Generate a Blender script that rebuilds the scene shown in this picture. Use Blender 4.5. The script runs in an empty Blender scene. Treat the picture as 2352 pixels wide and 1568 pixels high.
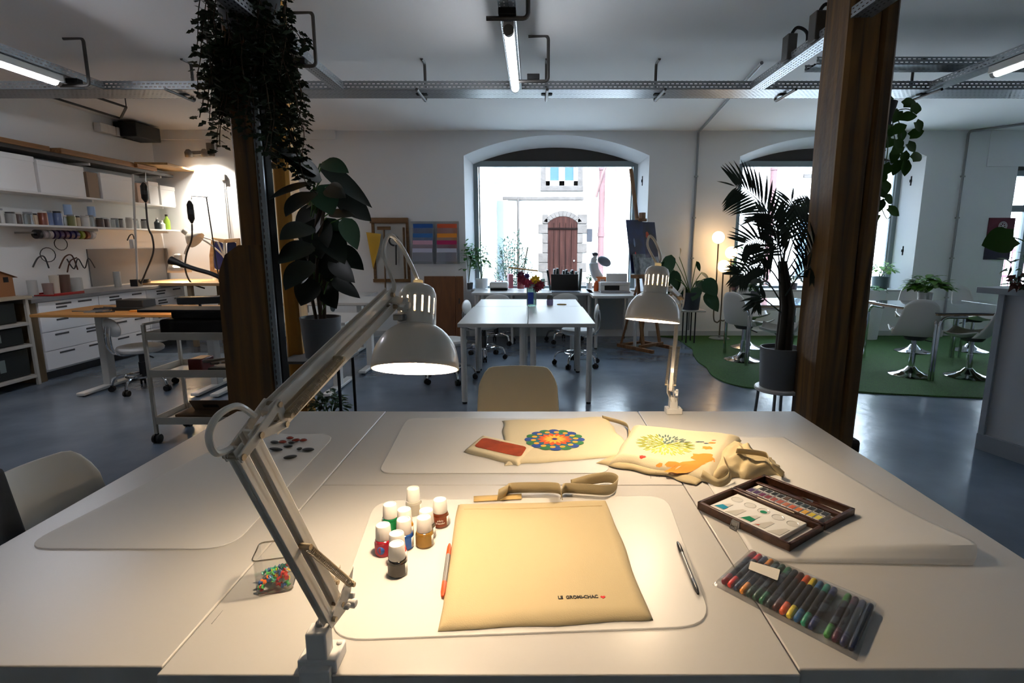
import bpy, math, random
from math import sin, cos, pi, radians, atan2, sqrt
from mathutils import Vector, Matrix
random.seed(7)
SC = bpy.context.scene
COL = SC.collection
# ---------------------------------------------------------------- camera
F, CX, CY, CZ, TILT = 1250.0, 1225.0, 784.0, 1.43, radians(10.2)
cam_d = bpy.data.cameras.new('camera'); cam = bpy.data.objects.new('camera', cam_d); COL.objects.link(cam)
cam.location = (0, 0, CZ); cam.rotation_euler = (pi/2 - TILT, 0, 0)
cam_d.sensor_width = 36; cam_d.lens = 36*F/2352; cam_d.shift_x = -(CX-1176)/2352
cam_d.clip_start = .02; cam_d.clip_end = 200
SC.camera = cam
def _ray(px, py):
    u, v = (px-CX)/F, (CY-py)/F
    return Vector((u, cos(TILT)+v*sin(TILT), -sin(TILT)+v*cos(TILT)))
def P(px, py, z=0.0):
    d = _ray(px, py); t = (z-CZ)/d.z
    return Vector((d.x*t, d.y*t, z))
def D(px, py, Y):
    d = _ray(px, py); t = Y/d.y
    return Vector((d.x*t, Y, CZ+d.z*t))
def XW(px, py, X):
    d = _ray(px, py); t = X/d.x
    return Vector((X, d.y*t, CZ+d.z*t))
# ---------------------------------------------------------------- materials
def lin(c):
    if isinstance(c, str):
        c = c.lstrip('#'); c = [int(c[i:i+2], 16)/255 for i in (0, 2, 4)]
    return tuple(x/12.92 if x <= .04045 else ((x+.055)/1.055)**2.4 for x in c[:3]) + (1,)
MATS = {}
def M(name, col='#888888', rough=.5, metal=0, spec=.5, var=None, bump=None, emit=None, trans=0, coat=0, wood=None, ior=1.45, sss=0):
    if name in MATS: return MATS[name]
    m = bpy.data.materials.new(name); m.use_nodes = True; MATS[name] = m
    nt = m.node_tree; N, L = nt.nodes, nt.links
    b = N['Principled BSDF']
    c = lin(col)
    b.inputs['Base Color'].default_value = c
    b.inputs['Roughness'].default_value = rough
    b.inputs['Metallic'].default_value = metal
    b.inputs['Specular IOR Level'].default_value = spec
    b.inputs['IOR'].default_value = ior
    if trans: b.inputs['Transmission Weight'].default_value = trans
    if coat: b.inputs['Coat Weight'].default_value = coat
    if sss:
        b.inputs['Subsurface Weight'].default_value = sss; b.inputs['Subsurface Radius'].default_value = (.01,.008,.006)
    if emit:
        b.inputs['Emission Color'].default_value = lin(emit[0]); b.inputs['Emission Strength'].default_value = emit[1]
    if var or bump or wood:
        tc = N.new('ShaderNodeTexCoord')
    if wood:   # (axis, scale, dark colour)
        ax, s, dark = wood
        mp = N.new('ShaderNodeMapping'); L.new(tc.outputs['Object'], mp.inputs[0])
        sc = [s, s, s]; sc['XYZ'.index(ax)] = s*.06; mp.inputs['Scale'].default_value = sc
        nz = N.new('ShaderNodeTexNoise'); nz.inputs['Scale'].default_value = 1; nz.inputs['Detail'].default_value = 6; nz.inputs['Distortion'].default_value = .6
        L.new(mp.outputs[0], nz.inputs['Vector'])
        r = N.new('ShaderNodeValToRGB'); r.color_ramp.elements[0].position = .32; r.color_ramp.elements[1].position = .68
        r.color_ramp.elements[0].color = lin(dark); r.color_ramp.elements[1].color = c
        L.new(nz.outputs['Fac'], r.inputs[0]); L.new(r.outputs[0], b.inputs['Base Color'])
        bp = N.new('ShaderNodeBump'); bp.inputs['Strength'].default_value = .25; bp.inputs['Distance'].default_value = .004
        L.new(nz.outputs['Fac'], bp.inputs['Height']); L.new(bp.outputs[0], b.inputs['Normal'])
    if var:    # (scale, amount[, second colour])
        nz = N.new('ShaderNodeTexNoise'); nz.inputs['Scale'].default_value = var[0]; nz.inputs['Detail'].default_value = 5
        L.new(tc.outputs['Object'], nz.inputs['Vector'])
        r = N.new('ShaderNodeValToRGB'); r.color_ramp.elements[0].position = .35; r.color_ramp.elements[1].position = .65
        c2 = lin(var[2]) if len(var) > 2 else tuple(x*(1-var[1]) for x in c[:3])+(1,)
        r.color_ramp.elements[0].color = c2; r.color_ramp.elements[1].color = c
        L.new(nz.outputs['Fac'], r.inputs[0]); L.new(r.outputs[0], b.inputs['Base Color'])
    if bump:
        nz = N.new('ShaderNodeTexNoise'); nz.inputs['Scale'].default_value = bump[0]; nz.inputs['Detail'].default_value = 6
        L.new(tc.outputs['Object'], nz.inputs['Vector'])
        bp = N.new('ShaderNodeBump'); bp.inputs['Strength'].default_value = bump[1]; bp.inputs['Distance'].default_value = bump[2] if len(bump) > 2 else .01
        L.new(nz.outputs['Fac'], bp.inputs['Height']); L.new(bp.outputs[0], b.inputs['Normal'])
    return m
def glassy(name, tint='#ffffff', fac=.06, rough=.02, opacity=0, body='#ffffff', edge=.75):
    """thin clear sheet: transparent with a fresnel reflection, and optionally a milky body"""
    if name in MATS: return MATS[name]
    m = bpy.data.materials.new(name); m.use_nodes = True; MATS[name] = m
    nt = m.node_tree; N, L = nt.nodes, nt.links
    N.remove(N['Principled BSDF']); out = N['Material Output']
    t = N.new('ShaderNodeBsdfTransparent'); t.inputs[0].default_value = lin(tint)
    g = N.new('ShaderNodeBsdfGlossy'); g.inputs['Roughness'].default_value = rough
    lw = N.new('ShaderNodeLayerWeight'); lw.inputs['Blend'].default_value = .25
    mr = N.new('ShaderNodeMapRange'); mr.inputs['To Min'].default_value = fac; mr.inputs['To Max'].default_value = edge
    L.new(lw.outputs['Fresnel'], mr.inputs['Value'])
    src = t
    if opacity:
        d = N.new('ShaderNodeBsdfDiffuse'); d.inputs[0].default_value = lin(body)
        mx0 = N.new('ShaderNodeMixShader'); mx0.inputs[0].default_value = opacity
        L.new(t.outputs[0], mx0.inputs[1]); L.new(d.outputs[0], mx0.inputs[2]); src = mx0
    mx = N.new('ShaderNodeMixShader'); L.new(mr.outputs[0], mx.inputs[0])
    L.new(src.outputs[0], mx.inputs[1]); L.new(g.outputs[0], mx.inputs[2]); L.new(mx.outputs[0], out.inputs[0])
    return m
# ---------------------------------------------------------------- mesh builder
def RZ(a): return Matrix.Rotation(a, 4, 'Z')
def TR(*v): return Matrix.Translation(Vector(v if len(v) == 3 else v[0]))
def align(d):
    return Vector(d).to_track_quat('Z', 'Y').to_matrix().to_4x4()
class MB:
    def __init__(s, M0=None): s.v, s.f, s.k, s.M, s.mi = [], [], [], M0 or Matrix(), 0
    def add(s, vs, fs, X=None):
        T = s.M @ X if X is not None else s.M
        n = len(s.v); s.v += [T @ Vector(p) for p in vs]
        s.f += [tuple(i+n for i in q) for q in fs]; s.k += [s.mi]*len(fs); return s
    def mat(s, i): s.mi = i; return s
    def box(s, c, d, rot=None):
        x, y, z = d[0]/2, d[1]/2, d[2]/2
        X = TR(c) @ (rot if rot is not None else Matrix())
        return s.add([(-x,-y,-z),(x,-y,-z),(x,y,-z),(-x,y,-z),(-x,-y,z),(x,-y,z),(x,y,z),(-x,y,z)],
                     [(3,2,1,0),(4,5,6,7),(0,1,5,4),(1,2,6,5),(2,3,7,6),(3,0,4,7)], X)
    def bb(s, a, b):
        return s.box([(a[i]+b[i])/2 for i in range(3)], [abs(a[i]-b[i]) for i in range(3)])
    def bar(s, p, q, w, h, roll=0):
        p, q = Vector(p), Vector(q); d = q-p
        X = TR((p+q)/2) @ align(d) @ RZ(roll)
        return s.box((0,0,0), (w, h, d.length), X) if False else s.add(*_boxvf(w, h, d.length), X)
    def cyl(s, p, q, r, r2=None, n=14, caps=True):
        p, q = Vector(p), Vector(q); r2 = r if r2 is None else r2
        X = TR(p) @ align(q-p); L = (q-p).length
        vs = [(r*cos(2*pi*i/n), r*sin(2*pi*i/n), 0) for i in range(n)] + [(r2*cos(2*pi*i/n), r2*sin(2*pi*i/n), L) for i in range(n)]
        fs = [(i, (i+1)%n, n+(i+1)%n, n+i) for i in range(n)]
        if caps: fs += [tuple(range(n-1,-1,-1)), tuple(range(n, 2*n))]
        return s.add(vs, fs, X)
    def tube(s, pts, r, n=8, closed=False, caps=True):
        pts = [Vector(p) for p in pts]; m = len(pts); vs, fs = [], []
        up = Vector((0,0,1)); prev = None
        for i, p in enumerate(pts):
            a = pts[(i-1)%m] if (closed or i) else p; b = pts[(i+1)%m] if (closed or i < m-1) else p
            t = (b-a).normalized()
            if prev is None:
                nn = t.cross(up)
                if nn.length < .05: nn = t.cross(Vector((1,0,0)))
            else:
                nn = prev - t*prev.dot(t)
                if nn.length < 1e-5: nn = t.cross(up)
            nn.normalize(); prev = nn; bn = t.cross(nn)
            rr = r[i] if isinstance(r, (list, tuple)) else r
            vs += [p + nn*rr*cos(2*pi*j/n) + bn*rr*sin(2*pi*j/n) for j in range(n)]
        for i in range(m if closed else m-1):
            for j in range(n):
                a, b = i*n, ((i+1)%m)*n
                fs.append((a+j, b+j, b+(j+1)%n, a+(j+1)%n))
        if caps and not closed: fs += [tuple(range(n)), tuple(range((m-1)*n+n-1, (m-1)*n-1, -1))]
        return s.add(vs, fs)
    def lathe(s, prof, X=None, n=28, skip=None):
        """prof: [(r,z)...]; skip(i,j) leaves a face out"""
        vs, fs, idx = [], [], []
        for r, z in prof:
            if r < 1e-6: idx.append([len(vs)]*n); vs.append((0,0,z))
            else:
                idx.append(list(range(len(vs), len(vs)+n))); vs += [(r*cos(2*pi*j/n), r*sin(2*pi*j/n), z) for j in range(n)]
        for i in range(len(prof)-1):
            for j in range(n):
                if skip and skip(i, j): continue
                q = [idx[i][j], idx[i][(j+1)%n], idx[i+1][(j+1)%n], idx[i+1][j]]
                q = [x for k, x in enumerate(q) if x not in q[:k]]
                if len(q) > 2: fs.append(tuple(q))
        return s.add(vs, fs, X)
    def prism(s, poly, z0, z1, X=None):
        n = len(poly)
        ar = sum(poly[i][0]*poly[(i+1)%n][1]-poly[(i+1)%n][0]*poly[i][1] for i in range(n))
        if ar < 0: poly = poly[::-1]
        vs = [(x, y, z0) for x, y in poly] + [(x, y, z1) for x, y in poly]
        fs = [tuple(range(n-1,-1,-1)), tuple(range(n, 2*n))] + [(i, (i+1)%n, n+(i+1)%n, n+i) for i in range(n)]
        return s.add(vs, fs, X)
    def grid(s, fn, nu, nv, X=None):
        vs = [fn(i/nu, j/nv) for j in range(nv+1) for i in range(nu+1)]
        fs = [(j*(nu+1)+i, j*(nu+1)+i+1, (j+1)*(nu+1)+i+1, (j+1)*(nu+1)+i) for j in range(nv) for i in range(nu)]
        return s.add(vs, fs, X)
    def ball(s, c, r, n=16, m=10, X=None):
        rx = r if isinstance(r, (tuple, list)) else (r, r, r)
        T = TR(c) @ (X if X is not None else Matrix()) @ Matrix.Diagonal((*rx, 1))
        return s.lathe([(sin(pi*i/m), -cos(pi*i/m)) for i in range(m+1)], T, n)
    def leaf(s, base, d, up, L, W, bend=.25, n=5, fold=.15, tip=1.0, heart=0):
        """a leaf blade: base point, direction, up, length, width, droop"""
        d = Vector(d).normalized(); up = Vector(up); sd = d.cross(up)
        if sd.length < 1e-3: sd = d.cross(Vector((1,.2,0)))
        sd.normalize(); up = sd.cross(d).normalized(); base = Vector(base); vs, fs = [], []
        for i in range(n+1):
            t = i/n
            w = W/2*max(.02, (t**.55)*((1-t)**.9)/.382) if i else W*.03
            c = base + d*(L*t) - up*(bend*L*t*t)
            back = -d*(heart*L*(1 if i == 0 else 0))
            if heart and i == 0: w = W*.28
            vs += [c + sd*w + up*(fold*w) + back, c, c - sd*w + up*(fold*w) + back]
        for i in range(n):
            a, b = i*3, (i+1)*3
            fs += [(a, a+1, b+1, b), (a+1, a+2, b+2, b+1)]
        return s.add(vs, fs)
    def build(s, name, mats, parent=None, bevel=0, seg=2, smooth=35, sub=0, solid=0, solid_off=-1):
        me = bpy.data.meshes.new(name); me.from_pydata([tuple(v) for v in s.v], [], s.f); me.update()
        for m in (mats if isinstance(mats, (list, tuple)) else [mats]): me.materials.append(m)
        for p, k in zip(me.polygons, s.k): p.material_index = k
        if smooth:
            me.polygons.foreach_set('use_smooth', [True]*len(me.polygons)); me.set_sharp_from_angle(angle=radians(smooth))
        o = bpy.data.objects.new(name, me); COL.objects.link(o)
        if solid:
            q = o.modifiers.new('thick', 'SOLIDIFY'); q.thickness = solid; q.offset = solid_off
        if sub:
            q = o.modifiers.new('round', 'SUBSURF'); q.levels = sub; q.render_levels = sub
        if bevel:
            q = o.modifiers.new('bevel', 'BEVEL'); q.width = bevel; q.segments = seg; q.limit_method = 'ANGLE'; q.angle_limit = radians(40)
        if parent is not None:
            o.parent = parent; o.matrix_parent_inverse = WM(parent).inverted()
        return o
def _boxvf(x, y, L):
    x, y = x/2, y/2; z = L/2
    return ([(-x,-y,-z),(x,-y,-z),(x,y,-z),(-x,y,-z),(-x,-y,z),(x,-y,z),(x,y,z),(-x,y,z)],
            [(3,2,1,0),(4,5,6,7),(0,1,5,4),(1,2,6,5),(2,3,7,6),(3,0,4,7)])
def WM(o):
    m = Matrix.Translation(o.location) @ o.rotation_euler.to_matrix().to_4x4()
    return (WM(o.parent) @ o.matrix_parent_inverse @ m) if o.parent else m
def tag(o, label, cat, group=None, kind=None):
    o['label'] = label; o['category'] = cat
    if group: o['group'] = group
    if kind: o['kind'] = kind
    return o
def thing(name, label, cat, loc=(0,0,0), rz=0, group=None):
    o = bpy.data.objects.new(name, None); COL.objects.link(o); o.empty_display_size = .1
    o.location = loc; o.rotation_euler = (0,0,rz)
    return tag(o, label, cat, group)
def struct(o):
    o['kind'] = 'structure'; return o
def sempty(name, loc=(0,0,0)):
    o = bpy.data.objects.new(name, None); COL.objects.link(o); o.location = loc; return struct(o)
KIDS = {}
def dup(root, loc, rz, label, group=None):
    """copy of a thing with copies of its parts and sub-parts"""
    def kids(o): return [c for c in COL.objects if c.parent == o]
    def rec(o, par):
        c = o.copy(); COL.objects.link(c)
        if par is not None: c.parent = par
        for k in kids(o): rec(k, c)
        return c
    r = rec(root, None); r.location = loc; r.rotation_euler = (0,0,rz); r['label'] = label
    if group: r['group'] = group
    return r
def arc(c, r, a0, a1, n, ax=((1,0,0),(0,0,1))):
    c = Vector(c); u, v = Vector(ax[0]), Vector(ax[1])
    return [c + u*r*cos(a0+(a1-a0)*i/n) + v*r*sin(a0+(a1-a0)*i/n) for i in range(n+1)]
def smoothpath(pts, k=6):
    pts = [Vector(p) for p in pts]; out = []
    for i in range(len(pts)-1):
        p0, p1, p2, p3 = pts[max(i-1,0)], pts[i], pts[i+1], pts[min(i+2,len(pts)-1)]
        for j in range(k):
            t = j/k
            out.append(.5*((2*p1)+(p2-p0)*t+(2*p0-5*p1+4*p2-p3)*t*t+(3*p1-p0-3*p2+p3)*t**3))
    return out+[pts[-1]]
def rrect(w, d, r, n=6, cx=0, cy=0):
    o = []
    for (sx, sy, a) in ((1,1,0),(-1,1,pi/2),(-1,-1,pi),(1,-1,1.5*pi)):
        for i in range(n+1):
            o.append((cx+sx*(w/2-r)+r*cos(a+pi/2*i/n), cy+sy*(d/2-r)+r*sin(a+pi/2*i/n)))
    return o
def text_mesh(name, txt, size, X, mat, parent, depth=.0004, align_x='CENTER'):
    cu = bpy.data.curves.new(name, 'FONT'); cu.body = txt; cu.size = size; cu.extrude = depth; cu.offset = size*.028; cu.align_x = align_x; cu.align_y = 'CENTER'
    to = bpy.data.objects.new('tmp', cu); COL.objects.link(to)
    dg = bpy.context.evaluated_depsgraph_get(); dg.update()
    me = bpy.data.meshes.new_from_object(to.evaluated_get(dg)); bpy.data.objects.remove(to)
    me.name = name; me.transform(X); me.materials.clear(); me.materials.append(mat)
    o = bpy.data.objects.new(name, me); COL.objects.link(o)
    if parent is not None:
        o.parent = parent; o.matrix_parent_inverse = WM(parent).inverted()
    return o
# ---------------------------------------------------------------- shared materials
WHITE_P = M('white_painted_metal', '#d9d6d0', .38)
PLAST_W = M('white_plastic', '#dcdad6', .35)
CHROME = M('chrome', '#d8dadd', .09, metal=1)
STEEL = M('brushed_steel', '#a5a5a3', .3, metal=1)
BLACK = M('black_plastic', '#0d0d0e', .45)
BLACK_M = M('black_matt', '#0a0a0b', .8)
RUBBER = M('black_rubber', '#121213', .7)
TOPW = M('white_tabletop', '#bfbcb7', .32, bump=(60, .03, .002))
PINE = M('pine', '#c99a5b', .55, wood=('X', 30, '#a97637'))
GREYP = M('grey_pot', '#5d5f62', .6)
SOIL = M('soil', '#2a1d14', .95, bump=(80, .6))
# ================================================================ ROOM SHELL
XL, XR, YB, YF, H = -5.62, 10.6, 8.41, -3.2, 3.06
WALLM = M('wall_paint', '#ededeb', .75, bump=(6, .12, .02))
CEILM = M('ceiling_paint', '#f0efed', .8, bump=(5, .08, .01))
def floor_mat():
    m = M('epoxy_floor', '#707c8a', .22, spec=.6)
    nt = m.node_tree; N, L = nt.nodes, nt.links; b = N['Principled BSDF']
    tc = N.new('ShaderNodeTexCoord')
    n1 = N.new('ShaderNodeTexNoise'); n1.inputs['Scale'].default_value = 1.4; n1.inputs['Detail'].default_value = 7
    n2 = N.new('ShaderNodeTexNoise'); n2.inputs['Scale'].default_value = 9; n2.inputs['Detail'].default_value = 4
    for n in (n1, n2): L.new(tc.outputs['Object'], n.inputs['Vector'])
    r = N.new('ShaderNodeValToRGB'); r.color_ramp.elements[0].color = lin('#56626f'); r.color_ramp.elements[1].color = lin('#6d7a8a')
    r.color_ramp.elements[0].position = .3; r.color_ramp.elements[1].position = .7
    L.new(n1.outputs['Fac'], r.inputs[0]); L.new(r.outputs[0], b.inputs['Base Color'])
    mr = N.new('ShaderNodeMapRange'); mr.inputs['To Min'].default_value = .1; mr.inputs['To Max'].default_value = .34
    L.new(n1.outputs['Fac'], mr.inputs['Value']); L.new(mr.outputs[0], b.inputs['Roughness'])
    bp = N.new('ShaderNodeBump'); bp.inputs['Strength'].default_value = .22; bp.inputs['Distance'].default_value = .01
    L.new(n2.outputs['Fac'], bp.inputs['Height']); L.new(bp.outputs[0], b.inputs['Normal'])
    return m
struct(MB().bb((XL-.3, YF-.3, -.1), (XR+.3, YB+.52, 0)).build('floor', floor_mat(), smooth=0))
struct(MB().bb((XL-.3, YF-.3, H), (XR+.3, YB+.52, H+.2)).build('ceiling', CEILM, smooth=0))
struct(MB().bb((XL-.3, YF-.3, 0), (XL, YB, H)).build('wall_left', WALLM, smooth=0))
struct(MB().bb((XR, YF-.3, 0), (XR+.3, YB, H)).build('wall_right', WALLM, smooth=0))
struct(MB().bb((XL, YF-.3, 0), (XR, YF, H)).build('wall_front', WALLM, smooth=0))
# back wall with three openings (x0, x1, sill, spring, crown)
WINS = [(-1.03, 1.72, .70, 2.71, 3.0), (3.06, 5.82, .70, 2.70, 2.99), (7.2, 9.9, .02, 2.62, 2.9)]
WT = .52
def arch_pts(x0, x1, zs, zc, n=20):
    c, h, w = (x0+x1)/2, zc-zs, (x1-x0)/2
    R = (w*w+h*h)/(2*h); a = math.asin(w/R)
    return [(c+R*sin(-a+2*a*i/n), zc-R+R*cos(-a+2*a*i/n)) for i in range(n+1)]
XZ = TR(0, YB, 0) @ Matrix.Rotation(pi/2, 4, 'X')      # (x,y)->(x,z); extrude z -> -Y
SPL, RD = .1, .36          # splay of the reveals and depth of the splayed part
def wall_layer(mb, e0, e1, sp):
    xs = XL-.3
    for (x0, x1, sl, zs, zc) in WINS:
        x0, x1, zs, zc = x0+sp, x1-sp, zs-sp*.75, zc-sp*1.15
        mb.prism([(xs,0),(x0,0),(x0,H),(xs,H)], e1, e0, XZ)
        mb.prism([(x0,0),(x1,0),(x1,sl),(x0,sl)], e1, e0, XZ)
        ap = arch_pts(x0, x1, zs, zc)
        for (p, q) in zip(ap[:-1], ap[1:]):
            mb.prism([p, q, (q[0],H), (p[0],H)], e1, e0, XZ)
        xs = x1
    mb.prism([(xs,0),(XR+.3,0),(XR+.3,H),(xs,H)], e1, e0, XZ)
mb = MB(); wall_layer(mb, 0, -.02, 0); wall_layer(mb, -RD, -WT, SPL)
for (x0, x1, sl, zs, zc) in WINS:
    a = [(x0, sl)]+arch_pts(x0, x1, zs, zc)+[(x1, sl)]
    b_ = [(x0+SPL, sl)]+arch_pts(x0+SPL, x1-SPL, zs-SPL*.75, zc-SPL*1.15)+[(x1-SPL, sl)]
    n = len(a); mb.add([(x, YB, z) for x, z in a]+[(x, YB+RD+.001, z) for x, z in b_], [(i, i+1, n+i+1, n+i) for i in range(n-1)]+[(n-1, 0, n, 2*n-1)])
struct(mb.build('wall_back', M('wall_back_paint', '#eeeeee', .75, bump=(7, .15, .02)), smooth=30))
DGREY = M('window_grey_metal', '#7b8588', .45)
DARKP = M('dark_transom', '#37322f', .6)
GLASS = glassy('window_glass', '#f4f9fa', .03)
for k, (x0, x1, sl, zs, zc) in enumerate(WINS):
    x0, x1, zs, zc = x0+SPL, x1-SPL, zs-SPL*.75, zc-SPL*1.15
    w = sempty('window_%d' % (k+1), ((x0+x1)/2, YB+RD+.02, sl))
    yf = YB+RD; i = .045
    zt = 2.60 if k < 2 else 2.46
    f = MB()
    f.bb((x0-.02, yf, sl), (x0+i+.02, yf+.09, zt+.09)).bb((x1-i-.02, yf, sl), (x1+.02, yf+.09, zt+.09))
    f.bb((x0+i, yf, sl), (x1-i, yf+.09, sl+.06)).bb((x0+i, yf, zt), (x1-i, yf+.09, zt+.085))
    f.bb((x0+i+.03, yf+.02, sl+.06), (x0+i+.05, yf+.06, zt)).bb((x1-i-.05, yf+.02, sl+.06), (x1-i-.03, yf+.06, zt))
    if k == 2: f.bb((x0+i, yf, 1.92), (x1-i, yf+.09, 2.02)).bb((x0+.45, yf, sl), (x0+.53, yf+.09, zt)).bb((x0+1.6, yf, sl), (x0+1.68, yf+.09, zt))
    struct(f.build('window_frame', DGREY, w, bevel=.004))
    ap = arch_pts(x0-.003, x1+.003, zs+.004, zc+.006); poly = [(x0, zt+.085)]+[p for p in ap]+[(x1, zt+.085)]
    struct(MB().prism(poly, -RD-.1, -RD-.02, XZ).build('window_transom', DARKP, w))
    struct(MB().bb((x0+i, yf+.04, sl+.05), (x1-i, yf+.048, zt+.01)).build('window_pane', GLASS, w, smooth=0))
    if k < 2:
        struct(MB().bb((x0-.03, YB-.0, sl-.0), (x1+.03, yf, sl+.025)).build('window_sill', M('sill_stone', '#b9bab8', .6, bump=(20,.2)), w, bevel=.006))
        # cracked plaster along the frame and iron hinge pins in the reveal
        for hz in (1.25, 2.3):
            struct(MB().cyl((x1+.05, YB+.2, hz), (x1+.05, YB+.2, hz+.14), .013).bb((x1+.03, YB+.185, hz+.05), (x1+.08, YB+.215, hz+.09)).build('window_hinge_pin', BLACK_M, w))
bs = M('baseboard_paint', '#c9cac9', .5)
for i, (a, b) in enumerate(((XL+.02, -1.0), (1.8, 7.15))):
    struct(MB().bb((a, YB-.014, 0), (b, YB, .09)).build('baseboard_back' if i == 0 else 'baseboard_back.001', bs, bevel=.003))
struct(MB().bb((XL, YF, 0), (XL+.014, YB, .09)).build('baseboard_left', bs, bevel=.003))
# plaster strip high on the back wall
struct(MB().bb((XL, YB-.05, 2.93), (-2.9, YB, H)).build('trim_1', WALLM, bevel=.004))
# ================================================================ STREET OUTSIDE
STONE = M('street_stone', '#8f867b', .9, var=(3, .16), bump=(14, .6, .02))
RENDER = M('street_render', '#d3cdc4', .9, var=(1.2, .08), bump=(30, .3, .01))
SURR = M('stone_surround', '#48413c', .9, spec=0, var=(7, .2), bump=(16, .6, .02))
pave = struct(MB().bb((-14, YB+.52, -.12), (22, 30, -.02)).build('ground_street', M('paving', '#a8a49e', .9, var=(4, .15), bump=(9, .5, .02)), smooth=0))
FY = 14.0
fac = thing('opposite_house', 'pale rendered stone house across the street, seen through the window behind the laptop', 'building', (1.2, FY, 0))
MB().bb((-14, FY, -.1), (22, FY+.4, 8.5)).build('wall', RENDER, fac, smooth=0)
dl, dr = D(1258, 600, FY).x, D(1325, 600, FY).x; dzt = D(1290, 512, FY).z; dzc = D(1290, 497, FY).z
XZF = TR(0, FY, 0) @ Matrix.Rotation(pi/2, 4, 'X')
ap = arch_pts(dl, dr, dzt, dzc, 10)
dw = MB().prism([(dl, 0)]+ap+[(dr, 0)], 0, .05, XZF).build('door', M('weathered_door', '#2a1814', .9, spec=0, wood=('Z', 18, '#1a0f0d')), fac)
b = MB()
for i in range(1, 5):
    x = dl+(dr-dl)*i/5; b.bb((x-.006, FY-.058, 0), (x+.006, FY-.05, dzt))
b.bb((dl, FY-.075, dzt-.16), (dr, FY-.05, dzt-.12)); b.build('door_batten', M('door_dark', '#0c0706', .9, spec=0), dw)
MB().ball((dr-.08, FY-.08, 1.0), .025).build('door_knob', STEEL, dw)
s = MB(); ap2 = arch_pts(dl-.12, dr+.12, dzt+.03, dzc+.14, 10)
for p, q, a, c in zip(ap2[:-1], ap2[1:], ap[:-1], ap[1:]): s.prism([p, q, c, a], 0, .06, XZF)
random.seed(3)
for sd, x in ((-1, dl), (1, dr)):
    z = 0
    while z < dzt:
        h = .24; wd = .14+.1*(random.random() > .5); s.bb((x, FY-.06, z), (x+sd*wd, FY, z+h-.012)); z += h
s.build('door_surround', SURR, fac, bevel=.01)
wa, wb = D(1254, 384, FY).x, D(1327, 384, FY).x; wz0 = D(1290, 427, FY).z
wf = MB()
cx = (wa+wb)/2
for (x0, x1) in ((wa, wa+.1), (cx-.07, cx+.07), (wb-.1, wb)): wf.bb((x0, FY-.05, wz0), (x1, FY, wz0+1.4))
wf.bb((wa, FY-.05, wz0), (wb, FY, wz0+.12)).bb((wa, FY-.05, wz0+1.3), (wb, FY, wz0+1.4))
wo = wf.build('window', M('white_window_paint', '#f0f0f0', .5), fac)
MB().bb((wa, FY-.02, wz0), (wb, FY-.01, wz0+1.4)).build('pane', M('blue_sky_pane', '#2f3d47', .1, spec=0), wo)
MB().bb((wa-.14, FY-.1, wz0-.13), (wb+.14, FY, wz0)).bb((wa-.13, FY-.03, wz0), (wa, FY, wz0+1.5)).bb((wb, FY-.03, wz0), (wb+.13, FY, wz0+1.5)).build('window_surround', SURR, fac, bevel=.01)
za = D(1200, 455, FY).z
MB().bb((D(1155, 455, FY).x, FY-.08, za-.05), (D(1340, 455, FY).x, FY, za+.03)).build('ledge', SURR, fac, bevel=.01)
sx = D(1354, 540, FY); MB().bb((sx.x-.07, FY-.02, sx.z-.16), (sx.x+.07, FY, sx.z+.16)).build('letter_box', M('dark_opening', '#2a292b', .7, spec=0), fac, bevel=.01)
MB().cyl((D(1190, 440, FY).x, FY-.06, 0), (D(1190, 440, FY).x, FY-.06, za), .03).build('cable_pipe', SURR, fac)
PINKP = M('red_drainpipe', '#543e3c', .6, spec=0)
for px in (1380, 1765):
    x = D(px, 500, FY).x
    o = MB().cyl((x, FY-.12, 0), (x, FY-.12, 8.4), .075).cyl((x, FY-.12, 1.6), (x, FY-.12, 1.7), .09).cyl((x, FY-.12, 3.2), (x, FY-.12, 3.3), .09).build('drainpipe', PINKP)
    tag(o, 'reddish drainpipe down the house across the street, %s' % ('right of the old wooden door' if px == 1380 else 'seen through the window behind the palm'), 'drainpipe', 'street drainpipes')
# house on the left with its corner pilaster, wall lamp and hanging sign
lx = D(1165, 500, 13).x
lh = thing('corner_house', 'pale house standing forward at the left of the street view, with a grey shutter', 'building', (lx-2, 12, 0))
MB().bb((-14, 12.2, -.1), (lx-.25, 13.99, 8.5)).build('wall', RENDER, lh, smooth=0)
MB().bb((lx-.25, 12.9, 0), (lx+.02, 13.99, D(1165, 460, 13).z)).build('pilaster', STONE, lh, bevel=.01)
MB().bb((lx-.22, 12.86, .3), (lx-.08, 12.9, 2.4)).build('shutter', M('grey_shutter', '#565c60', .7, spec=0), lh)
p = D(1142, 425, 12.1); sg = MB().bb((p.x-.08, 12.02, p.z-.1), (p.x+.1, 12.07, p.z+.14)).tube([(p.x, 12.2, p.z+.2), (p.x, 12.05, p.z+.22), (p.x, 12.05, p.z+.12)], .012).build('street_sign', M('grey_sign', '#4d555e', .6, spec=0))
tag(sg, 'small grey sign bracketed on the corner house, high left in the middle window', 'sign')
p = D(1398, 400, 13.6); st = thing('wall_lantern', 'pale street lantern on a scrolled bracket beside the drainpipe', 'lantern', (p.x, 13.7, p.z))
MB().tube(smoothpath([(p.x-.25, 13.95, p.z-.5), (p.x-.1, 13.7, p.z+.1), (p.x+.1, 13.6, p.z+.3), (p.x+.2, 13.6, p.z+.05)]), .03).build('bracket', M('rust_bracket', '#5f4a45', .7, spec=0), st)
MB(TR(p.x+.2, 13.6, p.z-.7)).lathe([(0,0),(.1,.03),(.16,.3),(.14,.5),(.06,.68),(0,.7)]).build('lantern_body', M('lantern_glass', '#66635d', .4), st)
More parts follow.
